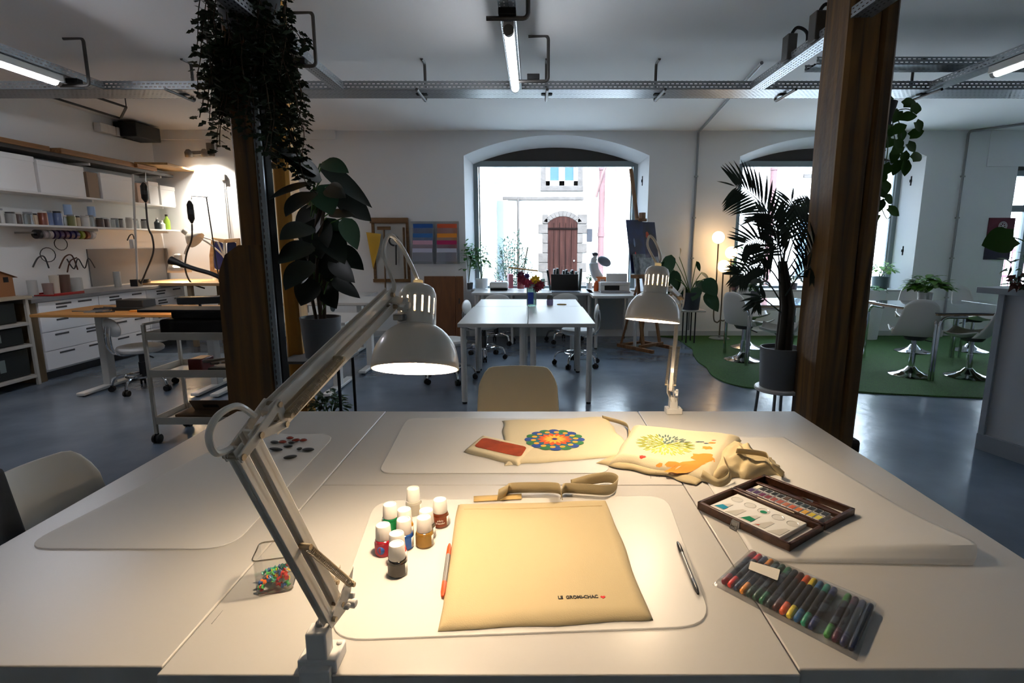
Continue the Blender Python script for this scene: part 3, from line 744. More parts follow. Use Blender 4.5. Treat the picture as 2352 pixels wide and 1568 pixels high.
# ================================================================ PENS
def pen(label, a, b, capc, bodyc, r=.0045):
    a, b = P(*a, TZ+.004+r), P(*b, TZ+.004+r); d = (b-a).normalized(); L = (b-a).length
    t = thing('felt_pen', label, 'pen', (a+b)/2-Vector((0,0,r)))
    cm = M('pen_cap_'+capc.strip('#'), capc, .35); bm = M('pen_body_'+bodyc.strip('#'), bodyc, .35, metal=.3)
    Xa, Xb = TR(a) @ align(d), TR(b) @ align(-d)
    MB(Xa).lathe([(r, L*.15),(r, L*.85)], None, 16).build('barrel', bm, t)
    for X in (Xa, Xb): MB(X).lathe([(0,0),(r*.5,.001),(r*.75,.006),(r*1.05,.016),(r*1.1,L*.24),(r*.98,L*.245)], None, 16).build('pen_cap', cm, t)
    m = MB(Xa)
    for i in range(8):
        an = i*pi/4; m.box((r*cos(an), r*sin(an), L*.5), (.0008, .0008, L*.5))
    m.build('grip_ridges', M('pen_grey', '#4a4a4c', .4), t)
pen('orange capped silver pen between the bottles and the lettered bag', (1033, 1248), (1016, 1370), '#e8501e', '#a9a6a2')
pen('black capped grey pen lying right of the lettered bag', (1556, 1244), (1604, 1364), '#131314', '#6d6b6a')
# ================================================================ CANVAS BAGS
CANV = M('canvas', '#b9a882', .9, bump=(420, .25, .002)); CANV2 = M('canvas_pale', '#d0c3a2', .9, bump=(420, .25, .002))
from mathutils import noise as NZ
def cloth(px, z, th, amp, seed, edge=.06, nu=44, nv=44, freq=9, wave=0, hfn=None):
    """four corners (fl, fr, br, bl) in px on plane z -> puffed cloth slab"""
    c = [P(x, y, z) for x, y in px]
    def top(u, v):
        p = (c[0]*(1-u)+c[1]*u)*(1-v)+(c[3]*(1-u)+c[2]*u)*v
        ed = min(u, 1-u, v, 1-v)/edge; f = min(1, ed)**.5
        h = th*f+amp*NZ.noise(Vector((p.x*freq+seed, p.y*freq, seed)))*min(1, ed+.2)
        if hfn: h += hfn(u, v)
        w = wave*NZ.noise(Vector((u*4+seed, v*4, 3.1)))
        return p+Vector((w*(1-f*.6), w*(1-f*.6), max(h, .0008)))
    def bot(u, v):
        q = top(u, v); return Vector((q.x, q.y, z+.0002))
    m = MB(); m.grid(top, nu, nv)
    n0 = len(m.v); m.grid(bot, nu, nv)
    # flip lower sheet and stitch the rim
    k = nu*nv; m.f[k:] = [tuple(reversed(f)) for f in m.f[k:]]
    W_ = nu+1; rim = [i for i in range(nu+1)]+[j*W_+nu for j in range(1, nv+1)]+[nv*W_+i for i in range(nu-1, -1, -1)]+[j*W_ for j in range(nv-1, 0, -1)]
    R = len(rim)
    for i in range(R):
        a_, b_ = rim[i], rim[(i+1)%R]; m.f.append((b_, a_, a_+n0, b_+n0)); m.k.append(0)
    return m, top
from mathutils.kdtree import KDTree
def drape(o, top, zref, lift=.0007, n=110):
    """lay a flat print onto puffed cloth given by its surface function"""
    pts = [top(.02+.96*i/n, .02+.96*j/n) for i in range(n+1) for j in range(n+1)]
    kd = KDTree(len(pts))
    for i, p in enumerate(pts): kd.insert((p.x, p.y, 0), i)
    kd.balance()
    for v in o.data.vertices:
        f = kd.find_n((v.co.x, v.co.y, 0), 4); ws = [1/(d+1e-4) for _, _, d in f]
        v.co.z = sum(w*pts[i].z for w, (_, i, _) in zip(ws, f))/sum(ws)+lift+(v.co.z-zref)
def ribbon(pts, h, mat, parent, name='strap', lean=0, th=.0016, up=(0,0,1)):
    pts = smoothpath(pts, 7); m = MB(); n = len(pts); vs = []; up = Vector(up)
    for i, p in enumerate(pts):
        t_ = (pts[min(i+1, n-1)]-pts[max(i-1, 0)]).normalized(); s = t_.cross(Vector((0,0,1)))
        if s.length < .01: s = Vector((1,0,0))
        u = (up+s.normalized()*lean).normalized(); vs += [p, p+u*h]
    m.add(vs, [(2*i, 2*i+2, 2*i+3, 2*i+1) for i in range(n-1)])
    return m.build(name, mat, parent, solid=th, solid_off=0)
z0 = TZ+.004
bag = thing('tote_bag', 'plain cream canvas tote bag with small lettering and a red heart, under the large lamp', 'bag', P(1250, 1300, z0))
m, topf = cloth([(1007, 1449), (1500, 1425), (1392, 1150), (1052, 1160)], z0, .011, .0035, 2.3, .05, 60, 60, 7, .006)
m.build('bag_body', CANV, bag, smooth=80)
# hem line and side panel
c = [P(x, y, z0) for x, y in ((1007, 1449), (1500, 1425), (1392, 1150), (1052, 1160))]
MB().tube([topf(u/20, .9)+Vector((0,0,.0004)) for u in range(1, 20)], .0006, 5).build('hem_stitch', M('stitch', '#c9ad78', .9), bag)
ribbon([P(1142, 1150, z0+.012), P(1160, 1140, z0+.004), P(1172, 1133, z0), P(1225, 1131, z0), P(1282, 1133, z0), P(1292, 1148, z0+.01)], .034, CANV, bag, 'strap', .15)
ribbon([P(1288, 1146, z0+.01), P(1296, 1132, z0), P(1345, 1134, z0), P(1398, 1136, z0), P(1417, 1118, z0), P(1400, 1108, z0), P(1360, 1112, z0), P(1312, 1126, z0)], .031, CANV, bag, 'strap', .1)
MB().grid(lambda u, v: P(1088+110*u, 1152-12*v-6*u, z0+.002), 8, 3).build('strap_end', M('canvas_tan', '#bfa26a', .9), bag, solid=.0015, solid_off=1)
tc_ = topf(.69, .235)
fl, fr = c[0], c[1]; ang = atan2(fr.y-fl.y, fr.x-fl.x)
p = P(1329, 1371, z0+.0125); X = TR(p) @ RZ(ang)
zt = max(topf(.55+.03*i, .2+.02*j).z for i in range(11) for j in range(4))
X = TR(p.x, p.y, zt+.0004) @ RZ(ang+.01)
lt_ = text_mesh('lettering', 'LE  GROMI-CHAC', .0100, TR(p.x-.001, p.y, zt) @ RZ(ang+.01) @ Matrix.Diagonal((1, 1.25, 1, 1)), M('black_ink', '#1b1714', .8), bag, .0002)
drape(lt_, topf, zt)
ph = P(1385, 1369, zt)
hp = []
for i in range(28):
    a = 2*pi*i/28; hp.append((.00030*16*sin(a)**3, .00030*(13*cos(a)-5*cos(2*a)-2*cos(3*a)-cos(4*a))))
ht_ = MB().prism(hp, 0, .0005, TR(ph.x, ph.y, zt) @ RZ(ang)).build('painted_heart', M('red_ink', '#c8201c', .7), bag); drape(ht_, topf, zt, .0005)
# flower printed bag
def petal(m, c, a, r0, r1, w, z, n=8):
    """petal polygon from radius r0 to r1 at angle a"""
    pts = []
    for i in range(n+1):
        t = i/n; pts.append((r0+(r1-r0)*t, w/2*sin(pi*t)**.8))
    pts += [(x, -y) for x, y in pts[-2:0:-1]]
    ca, sa = cos(a), sin(a)
    m.prism([(x*ca-y*sa, x*sa+y*ca) for x, y in pts], z, z+.0004, TR(c))
fb = thing('tote_bag', 'canvas tote printed with an orange and blue flower, at the back of the table', 'bag', P(1290, 1010, z0))
m, topg = cloth([(1158, 1070), (1462, 1046), (1390, 958), (1152, 967)], z0, .008, .0015, 5.1, .05, 44, 44, 6, .022, lambda u, v: .012*max(0, u-.7)*max(0, 1-abs(v-.2)*3))
m.build('bag_body', CANV2, fb, smooth=80)
cc = P(1274, 1007, z0+.0125)
fm = [M('print_blue', '#1f3f86', .8), M('print_green', '#2c6a3c', .8), M('print_yellow', '#e8a52e', .8), M('print_orange', '#d9531d', .8), M('print_gold', '#f0b040', .8), M('print_violet', '#3d2c86', .8), M('print_teal', '#1d5f74', .8)]
m = MB(); R = .104
m.mat(6).prism([(R*.8*cos(2*pi*i/32), R*.8*sin(2*pi*i/32)) for i in range(32)], 0, .0004, TR(cc))
for i in range(16):
    a = 2*pi*i/16; m.mat(i % 2).ball(cc+Vector((R*.82*cos(a), R*.82*sin(a), .0004)), (R*.2, R*.2, .0006), 14, 4)
for i in range(14):
    a = 2*pi*i/14+.1; m.mat(2).ball(cc+Vector((R*.72*cos(a), R*.72*sin(a), .0009)), (R*.095, R*.095, .0006), 12, 4)
for i in range(14): m.mat(3); petal(m, cc, 2*pi*i/14, R*.1, R*.6, R*.22, .0010)
for i in range(14): m.mat(4); petal(m, cc, 2*pi*i/14+.22, R*.08, R*.42, R*.1, .0016)
m.mat(5).ball(cc+Vector((0,0,.002)), (R*.07, R*.07, .0008), 12, 4)
drape(m.build('flower_print', fm, fb), topg, cc.z, .0012)
ribbon([P(1385, 963, z0), P(1440, 980, z0), P(1448, 1005, z0), P(1446, 1020, z0)], .02, CANV, fb, 'strap', .4)
# small pouch with a rust patch
po = thing('fabric_pouch', 'small cream fabric pouch with a painted rust red patch, left of the flower bag', 'pouch', P(1148, 1040, z0))
m, topp = cloth([(1190, 1070), (1232, 1033), (1106, 1003), (1064, 1038)], z0, .012, .001, 8.2, .06, 24, 24, 12, .004)
m.build('pouch_body', CANV2, po, smooth=80)
pp = roundpoly([P(1196, 1058, z0), P(1211, 1034, z0), P(1110, 1012, z0), P(1088, 1033, z0)], .02)
pz = z0+.0133; random.seed(4)
pcx, pcy = sum(x for x, y in pp)/len(pp), sum(y for x, y in pp)/len(pp); m = MB(); n = len(pp); vs = [(pcx, pcy, pz)]
for k in range(1, 6): vs += [(pcx+(x-pcx)*k/5, pcy+(y-pcy)*k/5, pz) for x, y in pp]
m.add(vs, [(0, 1+i, 1+(i+1) % n) for i in range(n)]+[(1+n*k+i, 1+n*(k+1)+i, 1+n*(k+1)+(i+1) % n, 1+n*k+(i+1) % n) for k in range(4) for i in range(n)])
drape(m.build('painted_patch', M('rust_paint', '#a5441a', .8, spec=.2, var=(25, .3)), po), topp, pz, .0008, 60)
# crumpled bag with the green leaf print
cb = thing('tote_bag', 'crumpled canvas tote with a green leaf print and orange paint, behind the watercolour box', 'bag', P(1580, 1040, z0))
m, topc = cloth([(1400, 1068), (1640, 1108), (1705, 1010), (1450, 985)], z0, .03, .004, 11.7, .09, 50, 50, 6, .02)
m.build('bag_body', CANV2, cb, smooth=80)
m, t2 = cloth([(1372, 1062), (1600, 1113), (1640, 1085), (1420, 1040)], z0, .010, .004, 31.7, .15, 40, 20, 6, .02)
m.build('bag_underside', CANV, cb, smooth=80)
def lump(u, v): return .045*sin(pi*min(1, u*1.05))*max(0, sin(pi*v))**.6*(1+.5*NZ.noise(Vector((u*9, v*7, 2))))*(1-.5*u)
m, t3 = cloth([(1630, 1105), (1805, 1092), (1770, 1052), (1660, 1022)], z0, .012, .016, 17.3, .12, 56, 46, 16, .03, lump)
m.build('crumpled_folds', CANV, cb, smooth=80)
ribbon([P(1690, 1040, z0+.05), P(1760, 1050, z0+.045), P(1775, 1075, z0+.03), P(1795, 1095, z0+.0)], .022, CANV, cb, 'strap', .5)
ribbon([P(1610, 1095, z0+.01), P(1650, 1118, z0), P(1680, 1100, z0+.01), P(1665, 1060, z0+.05)], .022, CANV, cb, 'strap', -.4)
zc2 = z0+.0365
def onbag(x, y): return P(x, y, zc2)
gm = [M('leaf_print_olive', '#8f9a2e', .8), M('leaf_print_grey', '#4f6660', .8), M('leaf_print_yellow', '#c9c04a', .8), M('orange_wash', '#ee8a2c', .8), M('red_dot', '#b8331f', .8), M('grey_blot', '#48535c', .8), M('black_dots', '#241f1c', .8)]
m = MB(); cc = onbag(1528, 1016); R = .098
for ring, (r0, r1, n_, w) in enumerate(((.05, .34, 9, .08), (.3, .62, 13, .085), (.58, .98, 18, .09))):
    for i in range(n_):
        a = 2*pi*i/n_+ring*.2; m.mat(1 if (cos(a) > .1 and sin(a) > .3) else (2 if sin(a) < -.5 else 0))
        petal(m, cc, a, R*r0, R*(r0+r1)/2+R*.02, R*w, .0); petal(m, cc, a+.12, R*(r0+.1), R*r1, R*w*.7, .0); petal(m, cc, a-.12, R*(r0+.1), R*r1, R*w*.7, .0)
def blob(px, py, rx, ry, mi, z=.0, a=0):
    c_ = onbag(px, py); random.seed(int(px*7+py))
    rim = [(1+.25*random.uniform(-1, 1), 1+.25*random.uniform(-1, 1)) for i in range(18)]; vs = [(0, 0, z)]; K = 5
    for k in range(1, K+1):
        vs += [(rx*r_[0]*k/K*cos(2*pi*i/18), ry*r_[1]*k/K*sin(2*pi*i/18), z) for i, r_ in enumerate(rim)]
    fs = [(0, 1+i, 1+(i+1) % 18) for i in range(18)]+[(1+18*k+i, 1+18*(k+1)+i, 1+18*(k+1)+(i+1) % 18, 1+18*k+(i+1) % 18) for k in range(K-1) for i in range(18)]
    m.mat(mi).add(vs, fs, TR(c_) @ RZ(a))
blob(1585, 1060, .075, .022, 3, .0, .35); blob(1612, 1046, .04, .03, 3, .0003, .4); blob(1545, 1058, .022, .01, 3); blob(1625, 1025, .018, .014, 3); blob(1636, 1013, .012, .008, 3); blob(1515, 1057, .01, .006, 3)
blob(1476, 1044, .011, .009, 4); blob(1640, 1007, .008, .004, 4); blob(1608, 1010, .016, .006, 5); blob(1622, 1014, .008, .005, 5)
for i in range(16): blob(1490+random.uniform(0, 60), 1068+random.uniform(0, 14), .0016, .0016, 6)
drape(m.build('leaf_print', gm, cb), topc, zc2, .0006)
# ================================================================ WATERCOLOUR BOX
WALN = M('dark_walnut', '#4a2b1a', .4, wood=('X', 60, '#2c170d'), coat=.2)
hz = .022
c0, c1, c3 = P(1602, 1152, TZ+hz), P(1815, 1252, TZ+hz), P(1757, 1090, TZ+hz)
u = (c1-c0); Lx = u.length; u.normalize(); v = c3-c0; v = v-u*v.dot(u); Wy = v.length; v.normalize()
XBX = Matrix(((u.x, v.x, 0, c0.x), (u.y, v.y, 0, c0.y), (0, 0, 1, TZ+.001), (0,0,0,1)))
wb = thing('watercolour_box', 'open dark wooden watercolour box with a white palette and two rows of pans', 'paint box', XBX @ Vector((Lx/2, Wy/2, 0)))
wh = Wy*.5-.002; wt = .009
def halfbox(y0, y1, h):
    m = MB(XBX)
    m.bb((0, y0, 0), (Lx, y1, .003)).bb((0, y0, 0), (Lx, y0+wt, h)).bb((0, y1-wt, 0), (Lx, y1, h)).bb((0, y0, 0), (wt, y1, h)).bb((Lx-wt, y0, 0), (Lx, y1, h))
    return m
halfbox(0, wh, hz).build('lid', WALN, wb, bevel=.0012)
halfbox(wh+.004, Wy, hz).build('box_base', WALN, wb, bevel=.0012)
# palette with wells
pal0, pal1, py0, py1 = Lx*.1, Lx*.86, wt+.003, wh-wt-.003
PALW = M('palette_white', '#eceae4', .2, coat=.5)
pl = MB(XBX).bb((pal0, py0, .004), (pal1, py1, .0165)).build('palette', PALW, wb, bevel=.0015)
pw = (pal1-pal0)/5
paints = {0: '#1f86a5', 2: '#12744a', 3: '#c9432a'}
for i in range(5):
    cx, cy = pal0+pw*(i+.55), py0+(py1-py0)*.74
    MB(XBX).lathe([(pw*.40, .0170), (pw*.36, .0174), (pw*.33, .0166), (pw*.2, .0168), (0, .0168)], TR(cx, cy, 0), 22).build('round_well', M('well_white', '#d6d3cb', .2, coat=.5), pl)
    y0_, y1_ = py0+(py1-py0)*.08, py0+(py1-py0)*.46
    m = MB(XBX); x0_ = pal0+pw*(i+.12)
    m.prism([(x0_, y0_), (x0_+pw*.75, y0_+.004), (x0_+pw*.75, y1_), (x0_+pw*.5, y1_)], .0166, .0172)
    m.build('slant_well', M('well_grey', '#c4c0b6', .3), pl)
    if i in paints:
        pc = M('wet_paint_'+paints[i][1:], paints[i], .25); k_ = .35 if i == 3 else 1
        MB(XBX).prism([(x0_+pw*.08, y0_+.004), (x0_+pw*.08+pw*.7*k_, y0_+.006), (x0_+pw*.08+pw*.7*k_, y0_+.006+.02*k_), (x0_+pw*.3, y0_+.026*k_+.002)], .0172, .0176).build('paint_smear', pc, pl)
MB(XBX).lathe([(pw*.22, .0171), (0, .0174)], TR(pal0+pw*2.62, py0+(py1-py0)*.7, 0), 14).build('paint_smear', M('wet_paint_12744a'), pl)
# pans
CLR = glassy('clear_tray', '#e9ecef', .06, .05, .22, '#dfe2e6')
yb0 = wh+.004+wt; hw2 = Wy-wt-yb0
tr = MB(XBX).bb((Lx*.08, yb0+.004, .004), (Lx*.92, yb0+hw2*.57, .0085)).build('pan_tray', CLR, wb, bevel=.001)
rowA = ['#3b2a55', '#3f2650', '#5d2648', '#6b2430', '#8d4a4a', '#a05a52', '#a8684e', '#b8583a', '#c06a32', '#c99a3a', '#c8b23c', '#d2c858']
rowB = ['#e4dfd2', '#1a1a1d', '#20242a', '#1b2128', '#232428', '#4a3526', '#1c1f1e', '#18242b', '#1f2a2c', '#20252a', '#1d2024', '#19191b']
ps = Lx*.8/12
for row, (cols, yy) in enumerate(((rowA, yb0+hw2*.19), (rowB, yb0+hw2*.44))):
    for i, cc_ in enumerate(cols):
        cx = Lx*.1+ps*(i+.5)
        pn_ = MB(XBX).box((cx, yy, .0125), (ps*.88, hw2*.215, .008)).build('paint_pan', M('pan_plastic', '#cfcfcf', .35), tr, bevel=.0008)
        MB(XBX).box((cx, yy, .0166), (ps*.70, hw2*.165, .0012)).build('paint_cake', M('cake_'+cc_[1:], cc_, .45), pn_)
MB(XBX).bb((wt, yb0+hw2*.62, .003), (Lx-wt, yb0+hw2*.72, .016)).build('divider', WALN, wb, bevel=.001)
MB(XBX).cyl((Lx*.3, wh+.002, hz-.002), (Lx*.7, wh+.002, hz-.002), .003).build('hinge', BRASSY, wb)
# latch on the front
lt = MB(XBX).bb((Lx*.42, -.003, .004), (Lx*.5, .0, .02)).tube([(Lx*.425, -.006, .018), (Lx*.425, -.012, -.0), (Lx*.495, -.012, -.0), (Lx*.495, -.006, .018)], .0013, 6, True).build('latch', STEEL, wb)
a, b = XBX @ Vector((Lx*.5, yb0+hw2*.88, .0085)), XBX @ Vector((Lx*.93, yb0+hw2*.83, .0085)); d = (b-a).normalized(); X = TR(a) @ align(d); L_ = (b-a).length
br = thing('paint_brush', 'thin dark paint brush lying in the base of the watercolour box', 'brush', a)
MB(X).lathe([(0, L_*.3), (.0035, L_*.32), (.0028, L_*.7), (.0016, L_), (0, L_)], None, 12).build('handle', M('brush_handle', '#3a1c16', .25), br)
MB(X).lathe([(.0028, L_*.14), (.0034, L_*.33)], None, 12).build('ferrule', CHROME, br)
MB(X).lathe([(0, 0), (.0028, L_*.08), (.0028, L_*.15)], None, 12).build('bristles', M('bristle', '#2a2018', .9), br)
# ================================================================ MARKERS IN A CLEAR POUCH
pc_ = [P(x, y, TZ) for x, y in ((1636, 1343), (1968, 1518), (2014, 1386), (1722, 1264))]
pou = thing('plastic_pouch', 'clear plastic pouch holding a row of dark double ended markers, right front of the table', 'pouch', sum(pc_, Vector())/4)
PLS = glassy('pouch_plastic', '#ffffff', .02, .08, .015, '#ffffff', .2)
def sheet(hh, wv):
    def f(u_, v_):
        p = (pc_[0]*(1-u_)+pc_[1]*u_)*(1-v_)+(pc_[3]*(1-u_)+pc_[2]*u_)*v_
        e_ = min(1, min(u_, 1-u_)/.05, min(v_, 1-v_)/.12)
        return p+Vector((0, 0, .0006+hh*e_**.6+wv*e_*NZ.noise(Vector((p.x*40, p.y*40, 4)))))
    return f
MB().grid(sheet(.0165, .0016), 40, 20).build('front_sheet', PLS, pou, solid=.0003)
MB().grid(sheet(.0003, 0), 10, 5).build('back_sheet', PLS, pou, solid=.0003)
# sticker
s0 = [P(x, y, TZ+.0188) for x, y in ((1719, 1306), (1786, 1333), (1792, 1308), (1724, 1288))]
MB().prism(roundpoly(s0, .003, 4), TZ+.0185, TZ+.019).build('price_sticker', M('sticker', '#d9d2c4', .6), pou)
mk = [('dark red', '#7c1a26'), ('bright red', '#d5302c'), ('deep blue', '#20314f'), ('orange', '#dd8a24'), ('dark green', '#1f3b31'), ('bottle green', '#1c4a38'), ('green', '#1f6b4a'), ('black teal', '#1a2a30'), ('brown', '#4d2219'), ('vermilion', '#e0591c'), ('yellow', '#e8cf3a'), ('blue', '#1d5d90'), ('sea green', '#1c8a6a'), ('navy', '#1c2a60'), None, ('grass green', '#3f8a3a'), ('maroon', '#4f1c30'), ('indigo', '#22234e'), ('blue black', '#1a2036')]
A0, A1 = P(1660, 1346, TZ), P(1953, 1500, TZ); B0, B1 = P(1734, 1276, TZ), P(2000, 1396, TZ)
n_ = len(mk); bodyM = M('marker_body', '#25272b', .3, coat=.3)
for i, mc in enumerate(mk):
    if mc is None: continue
    f = i/(n_-1); a = A0.lerp(A1, f)+Vector((0,0,.0075)); b = B0.lerp(B1, f)+Vector((0,0,.0075)); d = (b-a).normalized(); L_ = (b-a).length; r = .0062
    t = thing('marker_pen', 'dark marker with %s ends inside the clear pouch' % mc[0], 'marker', (a+b)/2-Vector((0,0,.0065)), group='markers in the clear pouch')
    cm = M('marker_'+mc[1][1:], mc[1], .35)
    MB(TR(a) @ align(d)).lathe([(r, L_*.2), (r, L_*.8)], None, 14).build('barrel', bodyM, t)
    for X in (TR(a) @ align(d), TR(b) @ align(-d)):
        MB(X).lathe([(0,0),(r*.6,.001),(r*.9,.004),(r*1.02,.012),(r*1.02,L_*.22),(r*.9,L_*.225)], None, 14).build('marker_cap', cm, t)
# ================================================================ CLEAR BOX OF PUSH PINS
bc = P(624, 1352, TZ+.001); bc = P(622, 1361, TZ) + Vector((0, .03, .001))
XP = TR(bc) @ RZ(radians(14)); bw, bh = .068, .075
bx = thing('clear_box', 'small open clear plastic box of coloured push pins, left of the large lamp', 'box', bc)
CLB = glassy('clear_box_plastic', '#fcfcfb', .04, .03, .03, '#ffffff', .3)
m = MB(XP); o1 = rrect(bw, bw, .01, 5); i1 = rrect(bw-.003, bw-.003, .009, 5); n = len(o1)
m.prism(o1, 0, .0015)
m.add([(x, y, .0015) for x, y in o1]+[(x*1.04, y*1.04, bh) for x, y in o1]+[(x, y, .0015) for x, y in i1]+[(x*1.04, y*1.04, bh) for x, y in i1],
      [(i, (i+1)%n, n+(i+1)%n, n+i) for i in range(n)]+[(2*n+(i+1)%n, 2*n+i, 3*n+i, 3*n+(i+1)%n) for i in range(n)])
m.build('box_walls', CLB, bx)
RIM = glassy('clear_box_rim', '#cfc9bd', .2, .08, .2, '#b5ada0')
MB(XP).tube([(x*1.05, y*1.05, bh) for x, y in o1], .0016, 6, True).build('rim', RIM, bx)
MB(XP).tube([(x*.98, y*.98, .002) for x, y in o1], .0013, 6, True).build('base_rim', RIM, bx)
random.seed(12)
pcs = [('red', '#d43a34'), ('orange', '#ef7a22'), ('yellow', '#ecc92c'), ('green', '#4bae58'), ('blue', '#2f5fa0'), ('teal', '#2f9a8a')]
pins = {}
for i in range(46):
    nm, cl = random.choice(pcs)
    k_ = i/46; lx, ly = random.uniform(-.026, .026), random.uniform(-.026, .026)
    lz = .0075+.03*k_*(.5+.5*(lx/.03+1)/2)
    loc = XP @ Vector((lx, ly, lz)); rot = (random.uniform(0, 6.3), random.uniform(0, 6.3), random.uniform(0, 6.3))
    if nm not in pins:
        t = thing('push_pin', '%s push pin lying in the small clear box' % nm, 'push pin', (0,0,0), group=nm+' push pins in the clear box')
        pm = M('pin_'+nm, cl, .25, coat=.4)
        MB().lathe([(0,.006),(.0045,.006),(.0048,.005),(.003,.0035),(.0026,-.001),(.0042,-.003),(.0044,-.0042),(0,-.0042)], None, 14).build('pin_head', pm, t)
        MB().cyl((0,0,-.0042), (0,0,-.013), .0005, .0002, 6).build('needle', STEEL, t)
        pins[nm] = t
    else: t = dup(pins[nm], (0,0,0), 0, pins[nm]['label'])
    t.location = loc; t.rotation_euler = rot
a, b = P(486, 1432, TZ+.001), P(512, 1401, TZ+.001)
tag(MB().cyl(a, b, .0007, .0003, 6).build('sewing_needle', STEEL), 'thin needle lying on the table in front of the clear box', 'needle')
# ================================================================ PEBBLES ON THE LEFT MAT
STN = M('dark_pebble', '#2c2e30', .55, var=(60, .3)); REDG = M('red_glass_pebble', '#7d2b1c', .25, coat=.5)
zp = TZ+.004
pebs = [('large dark oval pebble nearest the camera on the left mat', 667, 1052, .021, .012, STN), ('large dark oval pebble at the right of the pebbles', 708, 1035, .021, .013, STN), ('small dark pebble between the two large ones', 688, 1033, .009, .007, STN),
        ('long pointed dark pebble left of the others', 634, 1034, .027, .009, STN), ('dark round pebble behind the pointed one', 662, 1027, .016, .010, STN), ('black flat pebble at the left rear of the pebbles', 631, 1018, .016, .009, STN),
        ('red brown glass pebble at the left of the red ones', 649, 1017, .016, .010, REDG), ('red brown glass pebble furthest back', 666, 1008, .014, .009, REDG), ('red brown glass pebble in the middle of the red ones', 680, 1013, .015, .010, REDG),
        ('red brown glass pebble at the right of the red ones', 697, 1013, .014, .011, REDG), ('dark pebble tucked under the red glass pebbles', 670, 1019, .012, .009, STN)]
for lb, x, y, rx, ry, mt in pebs:
    c = P(x, y, zp); tag(MB().ball(c+Vector((0,0,.0048)), (rx, ry, .0046), 18, 8, RZ(random.uniform(-.3, .6))).build('pebble', mt), lb, 'pebble', 'pebbles on the left mat')
# ================================================================ MIDDLE OF THE ROOM
# ---- four white tables pushed together
fl, fm_, fr, bl = P(1050, 743, TZ), P(1212, 743, TZ), P(1368, 743, TZ), P(1107, 687, TZ)
yA, yB = fl.y, bl.y; yM = (yA+yB)/2+.25
def small_table(label, x0, x1, y0, y1):
    t = thing('white_table', label, 'table', ((x0+x1)/2, (y0+y1)/2, 0), group='white tables in the middle of the room')
    MB().bb((x0, y0, TZ-.034), (x1, y1, TZ)).build('tabletop', TOPW, t, bevel=.003)
    for x in (x0+.045, x1-.045):
        for y in (y0+.05, y1-.05):
            lg = MB().cyl((x, y, .02), (x, y, TZ-.034), .026, n=18).build('leg', LEGM, t)
            MB().cyl((x, y, 0), (x, y, .03), .022, n=16).build('foot_cap', BLACK, lg)
small_table('white table at the near left of the four pushed together in the middle', fl.x, fm_.x-.003, yA, yM)
small_table('white table at the near right of the four pushed together in the middle', fm_.x+.003, fr.x, yA, yM)
small_table('white table at the far left of the four pushed together, left of the flower jar', fl.x+.01, fm_.x-.003, yM+.004, yB)
small_table('white table at the far right of the four pushed together, carrying the small purple figure', fm_.x+.003, fr.x-.01, yM+.004, yB)
# ---- rolling work chairs
CHW = M('chair_white_vinyl', '#dddcd9', .45)
def rolling_chair(label, loc, rz, first=[None]):
    if first[0] is not None: return dup(first[0], loc, rz, label)
    t = thing('rolling_chair', label, 'chair', (0,0,0), 0, 'white rolling work chairs')
    first[0] = t
    MB().lathe([(0,.385),(.17,.385),(.195,.40),(.2,.42),(.19,.44),(.15,.45),(0,.445)], Matrix.Diagonal((1.05,1,1,1)), 32).build('seat', CHW, t)
    X = TR(0, -.215, .645) @ Matrix.Rotation(radians(8), 4, 'X')
    MB(X).ball((0,0,0), (.18, .026, .092), 28, 12).build('backrest', CHW, t)
    for s in (-1, 1):
        MB().tube(smoothpath([(s*.05, -.243, .66), (s*.05, -.258, .56), (s*.05, -.245, .44), (s*.05, -.18, .378), (s*.05, -.02, .378)], 5), .009, 8).build('back_rod', CHROME, t)
    MB().cyl((0,0,.16), (0,0,.385), .026, n=16).cyl((0,0,.12), (0,0,.28), .034, n=16).build('gas_column', M('dark_grey_metal', '#3a3c3f', .4, metal=.5), t)
    MB().bar((.02, 0, .365), (.2, .02, .34), .012, .01).build('height_lever', BLACK, t)
    MB().tube([(.15*cos(2*pi*i/24), .15*sin(2*pi*i/24), .15) for i in range(24)], .011, 8, True).build('foot_ring', CHROME, t)
    for i in range(5):
        a = 2*pi*i/5+.3; c, s = cos(a), sin(a)
        lg = MB().tube(smoothpath([(.02*c, .02*s, .15), (.13*c, .13*s, .155), (.24*c, .24*s, .135), (.275*c, .275*s, .065)], 5), .013, 8).build('base_leg', CHROME, t)
        cs = MB()
        for q in (-1, 1): cs.cyl((.275*c-s*.007*q, .275*s+c*.007*q, .028), (.275*c-s*.024*q, .275*s+c*.024*q, .028), .028, n=16)
        cs.box((.275*c, .275*s, .05), (.02, .02, .03), RZ(a)); cs.build('caster', RUBBER, t)
    t.location = loc; t.rotation_euler = (0,0,rz)
    return t
def at0(x, y): return P(x, y, 0)
rolling_chair('white rolling chair left of the nearer middle table, its seat beside the large lamp', at0(1032, 872), radians(-80))
rolling_chair('white rolling chair at the far left of the middle tables, before the brown board', at0(1112, 822), radians(-100))
rolling_chair('white rolling chair tucked under the window desk behind the flower jar', at0(1140, 788), radians(10))
rolling_chair('white rolling chair at the right of the middle tables', at0(1326, 838), radians(82))
rolling_chair('white rolling chair under the window desk, behind the laptop table', at0(1296, 784), radians(0))
rolling_chair('white rolling chair with an oval back under the wood topped bench on the left', at0(335, 893), radians(-32))
